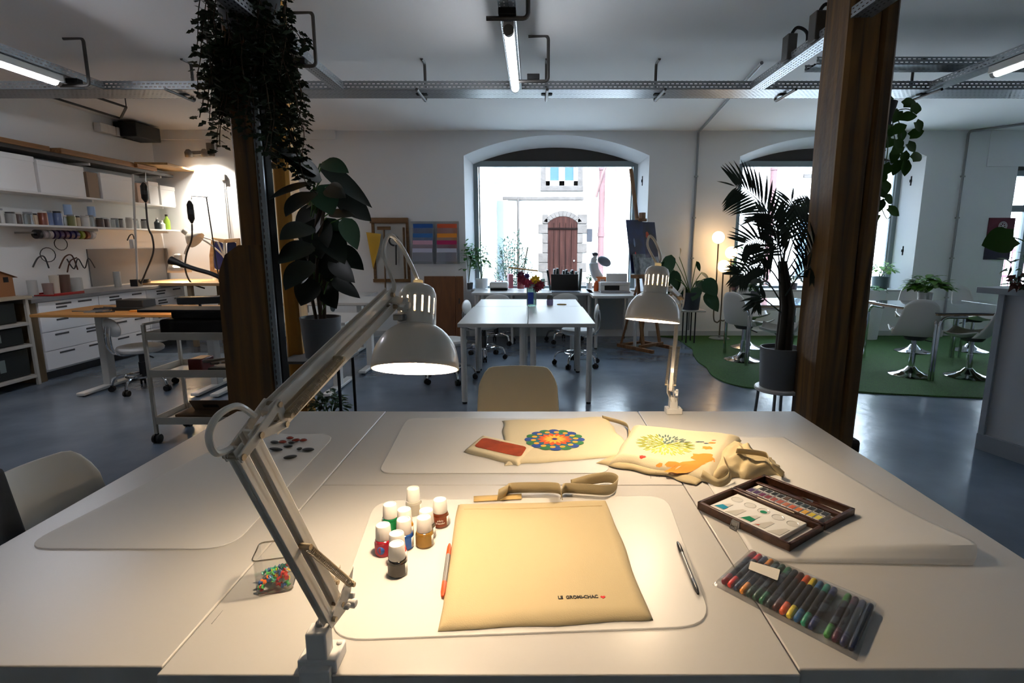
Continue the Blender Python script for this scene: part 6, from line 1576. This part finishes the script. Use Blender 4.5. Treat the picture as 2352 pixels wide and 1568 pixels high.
# tools hanging on the wall
random.seed(31)
for i, (px, py, sz, lb, kind) in enumerate(((92, 600, .1, 'dark bent hanging hook tool on the wall above the red tray', 0), (140, 560, .09, 'dark round wire coil hanging on the wall, left of the grey panel', 1), (155, 600, .13, 'rusty pliers hanging above the cups', 2), (185, 605, .12, 'dark wavy cable hanging beside the grey panel', 3), (110, 585, .1, 'thin wire loop hanging above the red tray', 1), (300, 545, .07, 'small metal clamp on the wall rail right of the tape rolls', 0))):
    c = XW(px, py, XL+.06); m = MB()
    if kind == 1: m.tube([c+Vector((0, sz*cos(k*.42), sz*.8*sin(k*.42))) for k in range(15)], .005, 6, True)
    elif kind == 3: m.tube(smoothpath([c+Vector((.01, -.2+.08*k, .06*(-1)**k)) for k in range(6)], 5), .007, 6)
    else:
        m.tube(smoothpath([c+Vector((0, -sz, -sz*.6)), c+Vector((.01, -sz*.3, sz*.4)), c+Vector((.01, sz*.5, sz*.5)), c+Vector((0, sz, -sz*.8))], 5), .008, 6)
        if kind == 2: m.tube(smoothpath([c+Vector((0, -sz*.2, -sz)), c+Vector((.02, sz*.1, 0)), c+Vector((.02, sz*.9, sz*.3))], 5), .008, 6)
    tag(m.build('hanging_tool', M('tool_rust', '#4a2c1e', .6) if kind == 2 else M('tool_dark')), lb, 'tool')
# ---- drawer cabinets under a continuous worktop
DX = -5.12
yc0, yc1 = 5.6, 8.0
n_ = 3; w_ = (yc1-yc0)/n_; DRW = M('drawer_front', '#f3f4f7', .35); LBL = M('drawer_label', '#4b4d52', .6)
random.seed(2)
for k in range(n_):
    a, b = yc0+k*w_, yc0+(k+1)*w_-.004
    t = thing('drawer_cabinet', ['white drawer cabinet nearest the black rack, at the left wall', 'middle white drawer cabinet at the left wall', 'furthest white drawer cabinet, towards the back wall corner'][k], 'cabinet', (-5.35, (a+b)/2, 0), group='white drawer cabinets')
    MB().bb((XL+.005, a, .09), (DX-.02, b, WZ-.04)).build('carcass', M('cabinet_white', '#c9cacc', .5), t)
    MB().bb((XL+.005, a, 0), (DX-.06, b, .09)).build('plinth', M('plinth_dark', '#2b2d30', .6), t)
    hs = [.13, .19, .2, .2]; z = WZ-.045
    for j, h in enumerate(hs):
        d = MB().bb((DX-.018, a+.004, z-h+.006), (DX, b-.004, z)).build('drawer', DRW, t, bevel=.003)
        for q in range(2):
            yy = a+w_*(.22+.45*q)+random.uniform(-.04, .04)
            for r_ in range(random.choice((1, 1, 2)) if j else 1+(q == 0)):
                MB().bb((DX, yy, z-.045-.035*r_), (DX+.003, yy+random.uniform(.13, .2), z-.026-.035*r_)).build('label_plate', LBL, d)
        z -= h
a = MB().bb((XL+.005, 5.5, 0), (DX-.01, 5.59, WZ-.04)).build('end_board', M('panel_brown', '#6e5c43', .6, wood=('Z', 20, '#57472f')), bevel=.003); tag(a, 'brownish end panel between the black rack and the drawer cabinets', 'panel')
tag(MB().bb((XL+.005, 5.5, WZ-.04), (DX+.03, 8.38, WZ)).build('worktop', M('worktop_grey', '#77777a', .4), bevel=.003), 'grey continuous worktop over the white drawer cabinets', 'worktop')
# red tray with cups
c = XW(130, 668, -5.3); c.z = WZ+.001; yt0, yt1 = yat(95, 668, -5.3), yat(166, 668, -5.3)
t = thing('red_tray', 'red tray with beakers on the grey worktop', 'tray', (-5.3, (yt0+yt1)/2, WZ))
MB().bb((-5.42, yt0, WZ), (-5.16, yt1, WZ+.012)).bb((-5.42, yt0, WZ+.012), (-5.41, yt1, WZ+.028)).bb((-5.17, yt0, WZ+.012), (-5.16, yt1, WZ+.028)).build('tray_body', M('red_plastic', '#a31f1c', .4), t, bevel=.003)
for i, (px, r, h, cl, lb) in enumerate(((110, .05, .12, '#8d7a74', 'brownish beaker with a pale rim on the red tray'), (127, .045, .2, '#c9bfae', 'tall cream cylinder on the red tray'), (150, .055, .2, '#5d453a', 'tall brown beaker at the right of the red tray'))):
    y = yat(px, 660, -5.3); tag(MB(TR(-5.3, y, WZ+.013)).lathe([(0,0),(r*.85,0),(r,h),(r*.9,h),(r*.8,.02),(0,.02)], None, 22).build('beaker', M('beaker_'+cl[1:], cl, .5)), lb, 'beaker')
for px, r, h, lb in ((78, .045, .17, 'white cup beside the cardboard house'), (180, .06, .16, 'clear plastic beaker right of the red tray'), (275, .04, .2, 'pale bottle on the worktop in front of the grey panel')):
    y = yat(px, 655, -5.4); tag(MB(TR(-5.42, y, WZ)).lathe([(0,0),(r,0),(r,h),(r*.8,h),(r*.8,.02),(0,.02)], None, 22).build('beaker', M('beaker_pale', '#b9bbb8', .4)), lb, 'beaker')
# ---- black rack with the cardboard house
y1_ = 5.47; RZ0 = .885
t = thing('storage_rack', 'white framed rack with dark bins at the left edge', 'rack', (-5.3, 4.9, 0))
WF = M('rack_frame_white', '#b9b5ac', .5)
for y in (4.25, y1_-.02):
    for x in (-5.58, -5.1): MB().box((x, y, RZ0/2), (.03, .03, RZ0)).build('leg', WF, t, bevel=.003)
MB().bb((-5.61, 4.2, RZ0), (-5.06, y1_+.02, RZ0+.03)).build('rack_top', M('rack_top', '#a39680', .5), t, bevel=.003)
for z in (.08, .40, .62): MB().bb((-5.6, 4.22, z), (-5.09, y1_-.01, z+.03)).build('rack_shelf', WF, t, bevel=.002)
for y0_, y1b, z, h, lb in ((4.3, 5.42, .115, .27, 'large black bin at the bottom of the white framed rack'), (4.3, 5.40, .435, .17, 'black bin on the middle shelf of the white framed rack'), (4.3, 5.36, .655, .2, 'dark bin on the upper shelf of the white framed rack')):
    b = thing('black_bin', lb, 'bin', (-5.35, (y0_+y1b)/2, z)); MB().bb((-5.58, y0_, z), (-5.13, y1b, z+h)).build('bin_body', M('bin_black', '#141a19', .5), b, bevel=.01)
    MB().bb((-5.128, 5.1, z+h*.3), (-5.124, 5.16, z+h*.75)).build('bin_label', M('bin_label', '#6f7a78', .6), b)
hc = Vector((-5.33, 5.22, RZ0+.03)); CARD = M('cardboard', '#8a5d38', .8)
t = thing('cardboard_house', 'small brown cardboard house with dark windows on top of the rack', 'model house', hc)
hh = .2; m = MB(); pr = [(-.3, 0), (.22, 0), (.22, hh), (-.04, hh+.09), (-.3, hh)]
m.prism(pr, -.15, .15, TR(hc) @ RZ(pi/2) @ Matrix.Rotation(pi/2, 4, 'X')); m.build('house_body', CARD, t)
MB().add([(hc.x+s*.17, hc.y+y, hc.z+z) for s in (-1, 1) for y, z in ((-.33, hh-.02), (-.04, hh+.095), (.25, hh-.02))], [(0, 1, 4, 3), (1, 2, 5, 4)]).build('roof', M('card_roof', '#6d4526', .8), t, solid=.006)
for y, z in ((-.02, .14), (.12, .14), (0.0, .03)): MB().bb((hc.x+.149, hc.y+y, hc.z+z), (hc.x+.153, hc.y+y+.05, hc.z+z+.05)).build('window', BLACK_M, t)
# ---- back bench along the corner
bz = .9
bt = thing('jewellery_bench', 'pale wooden bench in the back left corner, lit by a white desk lamp', 'bench', (-4.6, 7.9, 0))
bx0, bx1 = D(318, 655, 7.6).x, D(560, 655, 7.6).x
MB().bb((bx0, 7.45, bz-.04), (bx1, 8.36, bz)).build('bench_top', M('bench_birch', '#c9a67c', .5, wood=('X', 20, '#b08a5c')), bt, bevel=.004)
for x in (bx0+.75, bx1-.08):
    for y in (7.55, 8.25): MB().box((x, y, (bz-.04)/2), (.06, .06, bz-.04)).build('leg', M('bench_leg', '#8c7a60', .6), bt, bevel=.004)
c = Vector((D(412, 620, 7.75).x, 7.75, bz))
t = thing('white_bench_lamp', 'white domed lamp glowing on the back bench', 'lamp', c)
X = TR(D(413, 625, 7.75))
MB(X).lathe([(.15, 0), (.146, .05), (.12, .11), (.07, .155), (.05, .165), (.05, .24), (.03, .26), (0, .26)], None, 32).build('shade', LAMPW, t, solid=.003)
MB(X).lathe([(0, .02), (.03, .03), (.04, .06), (.02, .1), (0, .11)], None, 18).build('bulb', M('bench_bulb', '#fff1d8', .4, emit=('#ffd9ae', 420)), t)
MB().tube(smoothpath([c+Vector((.35, .3, 0)), c+Vector((.5, .3, .3)), c+Vector((.2, .15, .62)), D(420, 600, 7.75)+Vector((0, .05, .1))], 6), .012, 8).build('arm', LAMPW, t)
MB(TR(c+Vector((.35, .3, 0)))).lathe([(0,0),(.06,0),(.06,.03),(0,.03)], None, 18).build('lamp_base', LAMPW, t)
c = D(452, 552, 7.9); t = thing('white_bench_lamp', 'white lamp head on a jointed arm behind the hanging motor', 'lamp', (c.x, 7.9, bz))
X = TR(c) @ Matrix.Rotation(radians(-50), 4, 'Y')
MB(X).lathe([(.13, 0), (.12, .06), (.07, .13), (.045, .14), (.045, .22), (0, .23)], None, 28).build('shade', LAMPW, t, solid=.003)
MB().tube([D(468, 545, 7.95), D(500, 555, 8.0), D(530, 620, 8.1), (D(540, 640, 8.1).x, 8.1, bz)], .012, 8).build('arm', LAMPW, t)
# framed blue cloth
a, b = D(478, 546, 8.05), D(556, 628, 8.05)
t = thing('framed_picture', 'wavy pale wooden frame around dark blue pieces, leaning above the back bench', 'picture', ((a.x+b.x)/2, 8.05, bz))
Wd, Hd = b.x-a.x, a.z-b.z; m = MB()
ou = [(0, 0), (Wd*.5, -.01), (Wd, .02), (Wd*1.02, Hd*.5), (Wd*.97, Hd), (Wd*.5, Hd*.97), (.03, Hd*1.02), (-.01, Hd*.5)]
inn = [(Wd*.5+(x-Wd*.5)*.78, Hd*.5+(z-Hd*.5)*.78) for x, z in ou]
XF = TR(a.x, 8.03, b.z) @ Matrix.Rotation(radians(-8), 4, 'X') @ Matrix.Rotation(pi/2, 4, 'X')
for i in range(8): m.prism([ou[i], ou[(i+1) % 8], inn[(i+1) % 8], inn[i]], -.02, .02, XF)
m.build('frame', M('bench_birch'), t, bevel=.004)
for i, (x0, x1, cl) in enumerate(((.13, .42, '#1e2a6a'), (.56, .88, '#16234f'))):
    MB().prism(roundpoly([(Wd*x0, Hd*.12), (Wd*x1, Hd*.1), (Wd*x1, Hd*.88), (Wd*x0, Hd*.9)], .05), -.01, .012, XF).build('blue_panel', M('blue_piece_%d' % i, cl, .5), t)
MB().prism([(Wd*.46, Hd*.05), (Wd*.53, Hd*.05), (Wd*.5, Hd*.95), (Wd*.43, Hd*.95)], -.012, .016, XF).build('centre_slat', M('pale_slat', '#bfb6ac', .5), t)
MB().ball(XF @ Vector((Wd*.72, Hd*.3, .014)), (.09, .01, .09), 18, 8).build('blue_disc', M('blue_disc', '#234a9a', .4), t)
tag(MB().cyl((D(330, 600, 7.5).x, 7.5, bz), (D(330, 600, 7.5).x, 7.5, bz+.05), .05).build('dark_tin', BLACK), 'dark tin at the left end of the back bench', 'tin')
# ---- hanging motors with their stands
def motor(label, px, py0, py1, Y, stand, cablepts, base):
    c = D(px, py0, Y); c1 = D(px, py1, Y); t = thing('hanging_motor', label, 'motor', c1)
    r = .042; L = c.z-c1.z
    MB(TR(c1)).lathe([(0,0),(.014,.01),(r,L*.22),(r,L*.8),(.02,L*.95),(0,L)], None, 18).build('motor_body', BLACK, t)
    MB(TR(c1)).lathe([(r*1.02,L*.4),(r*1.04,L*.5),(r*1.02,L*.6)], None, 18).build('motor_band', M('tool_dark'), t)
    MB().tube(smoothpath([D(x, y, Y) for x, y in cablepts], 6), .011, 6).build('flexible_shaft', M('shaft_grey', '#3a3634', .6), t)
    return t
motor('black hanging motor in front of the shelf boxes', 335, 418, 466, 7.3, None, [(335, 466), (340, 520), (350, 545), (352, 580), (335, 625), (322, 655)], 0)
motor('black hanging motor in front of the white wall, on the hooked rod', 441, 459, 514, 7.6, None, [(441, 514), (440, 550), (428, 585), (426, 620), (440, 650), (470, 662)], 0)
t = thing('motor_stand', 'tall thin white stand rising from the worktop in front of the shelves', 'stand', (D(314, 660, 7.3).x, 7.3, WZ))
a, b = D(305, 400, 7.3), D(317, 660, 7.3)
MB().cyl((b.x, 7.3, WZ), (a.x, 7.3, a.z), .014).build('pole', WHITE_P, t)
MB().tube([(a.x, 7.3, a.z), (D(335, 405, 7.3).x, 7.3, a.z+.02), D(335, 418, 7.3)], .007, 6).build('hook', STEEL, t)
MB().box((b.x, 7.3, D(312, 560, 7.3).z), (.05, .05, .12)).build('clamp', PLAST_W, t, bevel=.006)
MB().box((b.x, 7.28, WZ+.03), (.1, .1, .12)).build('base_clamp', BLACK, t, bevel=.006)
t = thing('motor_stand', 'dark hooked rod carrying the hanging motor over the back bench', 'stand', (D(503, 640, 7.6).x, 7.6, bz))
MB().cyl((D(503, 640, 7.6).x, 7.6, bz), D(474, 453, 7.6), .008).build('rod', M('tool_dark'), t)
MB().tube([D(478, 453, 7.6), D(440, 450, 7.6), D(440, 458, 7.6)], .006, 6).build('hook', M('tool_dark'), t)
# wall spot lamp above the bench
t = thing('spot_lamp', 'grey double spot lamp on the back wall, lighting the white wall', 'lamp', (D(460, 345, 8.35).x, 8.35, D(460, 345, 8.35).z))
a, b = D(474, 328, 8.36), D(490, 358, 8.36); SPG = M('spot_grey', '#6f665c', .45, metal=.4)
MB().bb((a.x, 8.34, b.z), (b.x, 8.41, a.z)).build('wall_plate', SPG, t, bevel=.005)
p0, p1 = D(428, 352, 8.2), D(474, 350, 8.3); MB().bar(p0, p1, .04, .05).build('lamp_bar', SPG, t, bevel=.005)
for i, (x, y) in enumerate(((433, 352), (470, 351))):
    p = D(x, y, 8.16); X = TR(p) @ align(Vector((-.02, .30, -1)).normalized()*-1)
    hd = MB(X).lathe([(.055, -.045), (.05, .02), (.02, .055), (0, .055)], None, 20).build('lamp_head', SPG, t, solid=.003)
    MB(X).lathe([(0, -.035), (.046, -.035), (.046, -.03), (0, -.025)], None, 20).build('lens', M('spot_lens', '#ffffff', .3, emit=('#fff0da', 25)), hd)
    ld = bpy.data.lights.new('spot_beam', 'SPOT'); ld.energy = 120; ld.spot_size = radians(125); ld.spot_blend = 1.0; ld.shadow_soft_size = .04; ld.color = (1, .93, .82)
    lo = bpy.data.objects.new('spot_beam', ld); COL.objects.link(lo); lo.location = p+Vector((0, .01, -.06)); lo.rotation_euler = Vector((-.02, .22, -1)).to_track_quat('-Z', 'Y').to_euler()
a = D(512, 410, 8.38); t = thing('wall_conduit', 'white conduit with a grey box on the back wall, left of the ivy post', 'pipe', (a.x, 8.38, 1))
MB().cyl((a.x, 8.385, bz), (a.x, 8.385, a.z), .012).build('pipe', WALLM, t)
MB().bb((a.x-.035, 8.35, a.z-.03), (a.x+.045, 8.41, a.z+.06)).build('junction', M('box_grey'), t, bevel=.004)
# dark speaker and sockets near the ceiling
a = XW(333, 306, -5.45); t = thing('projector', 'black box under the ceiling in the back left corner', 'projector', (-5.45, a.y, a.z))
ya, yb = yat(296, 305, -5.4), yat(352, 305, -5.4); zc_ = 2.93
MB().bb((XL+.02, ya, zc_-.09), (-5.3, yb, zc_+.1)).build('projector_body', BLACK_M, t, bevel=.01)
MB().bb((XL+.02, ya+.1, zc_+.1), (XL+.06, yb-.1, H)).build('mount', BLACK, t)
for i, px in enumerate((245, 262, 282, 304)):
    y = yat(px, 300, -5.5); tag(MB().bb((XL+.01, y-.07, 2.84), (-5.52, y+.06, 2.95)).build('wall_socket', PLAST_W, bevel=.006), ['first', 'second', 'third', 'fourth'][i]+' white socket in the row under the ceiling, counted from the left', 'socket', 'sockets under the ceiling')
# hanging black frame
t = thing('ceiling_frame', 'thin black rectangular frame under the ceiling at the upper left', 'frame', (-5.2, 7.0, 2.98))
zf = 2.96; cs = [P(106, 219, zf), P(277, 272, zf), P(290, 246, zf), P(168, 206, zf)]
for i in range(4): MB().bar(cs[i], cs[(i+1) % 4], .02, .02).build('frame_bar', BLACK, t)
for i in (0, 2): MB().cyl(cs[i], cs[i]+Vector((0, 0, H-zf)), .005).build('hanger_wire', BLACK, t)
# ---- wood topped height adjustable bench with tools
WT2 = M('oak_benchtop', '#c08a4c', .45, wood=('X', 16, '#a06f36'))
tdesk('wood topped height adjustable bench with tools, on the left', -4.62, -2.95, 4.95, 5.75, .79, (-4.28, -3.2), WT2, None)
c = P(303, 712, .79); t = thing('metal_box', 'black metal box on the wood topped bench', 'box', (c.x, 5.35, .79))
MB(TR(c.x, 5.35, .79)).bb((-.13, -.09, 0), (.13, .1, .10)).build('box_body', M('box_black', '#161614', .5), t, bevel=.006)
MB(TR(c.x, 5.35, .79)).bb((-.16, -.11, 0), (.17, .12, .03)).build('box_base', M('box_black'), t, bevel=.004)
random.seed(55)
for i in range(14):
    x, y = P(random.uniform(195, 275), 714, .79).x, random.uniform(5.05, 5.5); a_ = random.uniform(-.6, .6); L_ = random.uniform(.1, .2)
    tag(MB(TR(x, y, .796) @ RZ(a_)).cyl((-L_/2, 0, 0), (L_/2, 0, 0), .006, n=8).box((L_/2, 0, 0), (.03, .016, .012)).build('hand_tool', M('tool_dark') if i % 3 else STEEL), ('dark' if i % 3 else 'steel')+' hand tool scattered left of the black metal box on the bench', 'hand tool', 'scattered hand tools on the wood topped bench')
for i, (px, y, sx_, sy_, h, cl, lb) in enumerate(((395, 5.3, .14, .1, .05, '#8f7a62', 'brownish wooden block on the wood topped bench under the black bar'), (420, 5.2, .3, .04, .02, '#c99c4a', 'yellow wooden strip on the wood topped bench'), (490, 5.1, .25, .15, .02, '#cfd0cc', 'pale paper stack at the right end of the wood topped bench'), (350, 5.2, .26, .05, .015, '#b87a32', 'thin orange brown strip on the wood topped bench'))):
    x = P(px, 712, .79).x; tag(MB(TR(x, y, .79) @ RZ(.2*(i-1))).bb((-sx_/2, -sy_/2, 0), (sx_/2, sy_/2, h)).build('wood_piece' if i != 2 else 'paper_stack', M('piece_'+cl[1:], cl, .6), bevel=.003), lb, 'piece')
# gooseneck lamp with its black bar
c = D(530, 690, 4.9); t = thing('gooseneck_lamp', 'black gooseneck lamp on a heavy black bar above the wood topped bench', 'lamp', (c.x, 4.9, .79))
a, b = D(412, 690, 4.9), D(545, 686, 4.9)
MB().bar(a, b, .09, .07).build('bar', BLACK, t, bevel=.01)
MB().cyl((a.x+.16, 4.95, .79), (a.x+.16, 4.93, a.z), .012).build('bar_post', BLACK, t)
MB().cyl((b.x-.05, 4.9, .0), (b.x-.05, 4.9, b.z), .03).build('bar_post', BLACK, t)
MB().tube(smoothpath([D(533, 685, 4.9), D(532, 668, 4.9), D(518, 646, 4.9), D(490, 630, 4.9), D(450, 618, 4.9), D(420, 608, 4.9)], 6), .02, 10).build('gooseneck', BLACK, t)
p0, p1 = D(424, 610, 4.9), D(392, 598, 4.9)
MB().cyl(p0, p1, .022, .04, 16).build('lamp_head', BLACK, t)
dv = (p1-p0).normalized(); pm2 = p0.lerp(p1, .6)+Vector((0, 0, -.034))
MB().ball(pm2, (.035, .014, .01), 14, 8).build('light_strip', M('gooseneck_light', '#fff0d8', .4, emit=('#ffcf90', 900)), t)
# black case on a white trolley
ty0, ty1 = 3.78, 4.14; tx0, tx1 = -2.74, -2.1
t = thing('trolley', 'white three tier trolley left of the timber post', 'trolley', ((tx0+tx1)/2, (ty0+ty1)/2, 0))
TW = M('trolley_white', '#b5ada0', .45)
for x in (tx0, tx1):
    for y in (ty0, ty1):
        MB().box((x, y, .47), (.022, .022, .8)).build('post', TW, t, bevel=.002)
        cs_ = MB()
        for q in (-1, 1): cs_.cyl((x+q*.008, y, .032), (x+q*.024, y, .032), .032, n=16)
        cs_.box((x, y, .06), (.02, .02, .05)); cs_.build('caster', RUBBER, t)
for z in (.14, .49, .76):
    m = MB().bb((tx0, ty0, z), (tx1, ty1, z+.012))
    for (a, b) in (((tx0, ty0-.008), (tx1, ty0)), ((tx0, ty1), (tx1, ty1+.008)), ((tx0-.008, ty0), (tx0, ty1)), ((tx1, ty0), (tx1+.008, ty1))): m.bb((a[0], a[1], z), (b[0], b[1], z+.055))
    m.build('tier_tray', TW, t, bevel=.002)
for x in (tx0, tx1): MB().tube([(x, ty0, .87), (x, ty1, .87)], .01, 6).build('handle', TW, t)
cs_ = thing('black_case', 'black case with a flared lid on the trolley', 'case', (-2.4, 3.95, .77))
MB().bb((-2.66, 3.82, .772), (-2.12, 4.1, .90)).build('case_body', BLACK_M, cs_, bevel=.02)
MB().bb((-2.58, 3.84, .90), (-2.1, 4.08, .96)).build('case_lid', BLACK_M, cs_, bevel=.015)
MB().bar((-2.78, 3.9, .965), (-2.08, 3.95, .958), .24, .02).build('black_board', BLACK_M, cs_, bevel=.004)
for (x, w2, h, cl, nm, lb, z) in ((-2.46, .1, .1, '#5f1414', 'red_box', 'dark red box on the middle tier of the trolley', .503), (-2.24, .26, .035, '#161616', 'black_box', 'flat black box on the middle tier of the trolley', .503)):
    tag(MB().bb((x-w2/2, 3.86, z), (x+w2/2, 4.02, z+h)).build(nm, M('trolley_'+nm, cl, .4), bevel=.006), lb, 'box')
for i in range(6):
    x = -2.4+.055*i; tag(MB(TR(x, 3.94, .57+.012*(i % 2)) @ RZ(.4+.25*i)).cyl((-.09, 0, 0), (.09, 0, 0), .011, n=10).build('metal_tool', STEEL), 'shiny metal tool lying across the middle tier of the trolley', 'tool', 'metal tools on the trolley')
t = thing('cardboard_box', 'open brown cardboard box on the bottom tier of the trolley', 'box', (-2.4, 3.96, .153))
KR = M('kraft_card', '#6e5843', .8)
MB().bb((-2.62, 3.82, .153), (-2.18, 4.1, .2)).build('box_body', KR, t, bevel=.003)
MB(TR(-2.4, 3.93, .2) @ Matrix.Rotation(radians(35), 4, 'X')).bb((-.14, 0, 0), (.17, .006, .11)).build('flap', KR, t)
MB(TR(-2.4, 3.925, .2) @ Matrix.Rotation(radians(35), 4, 'X')).bb((-.05, -.004, .04), (.06, 0, .07)).build('printed_mark', M('kraft_print', '#2b211a', .8), t)
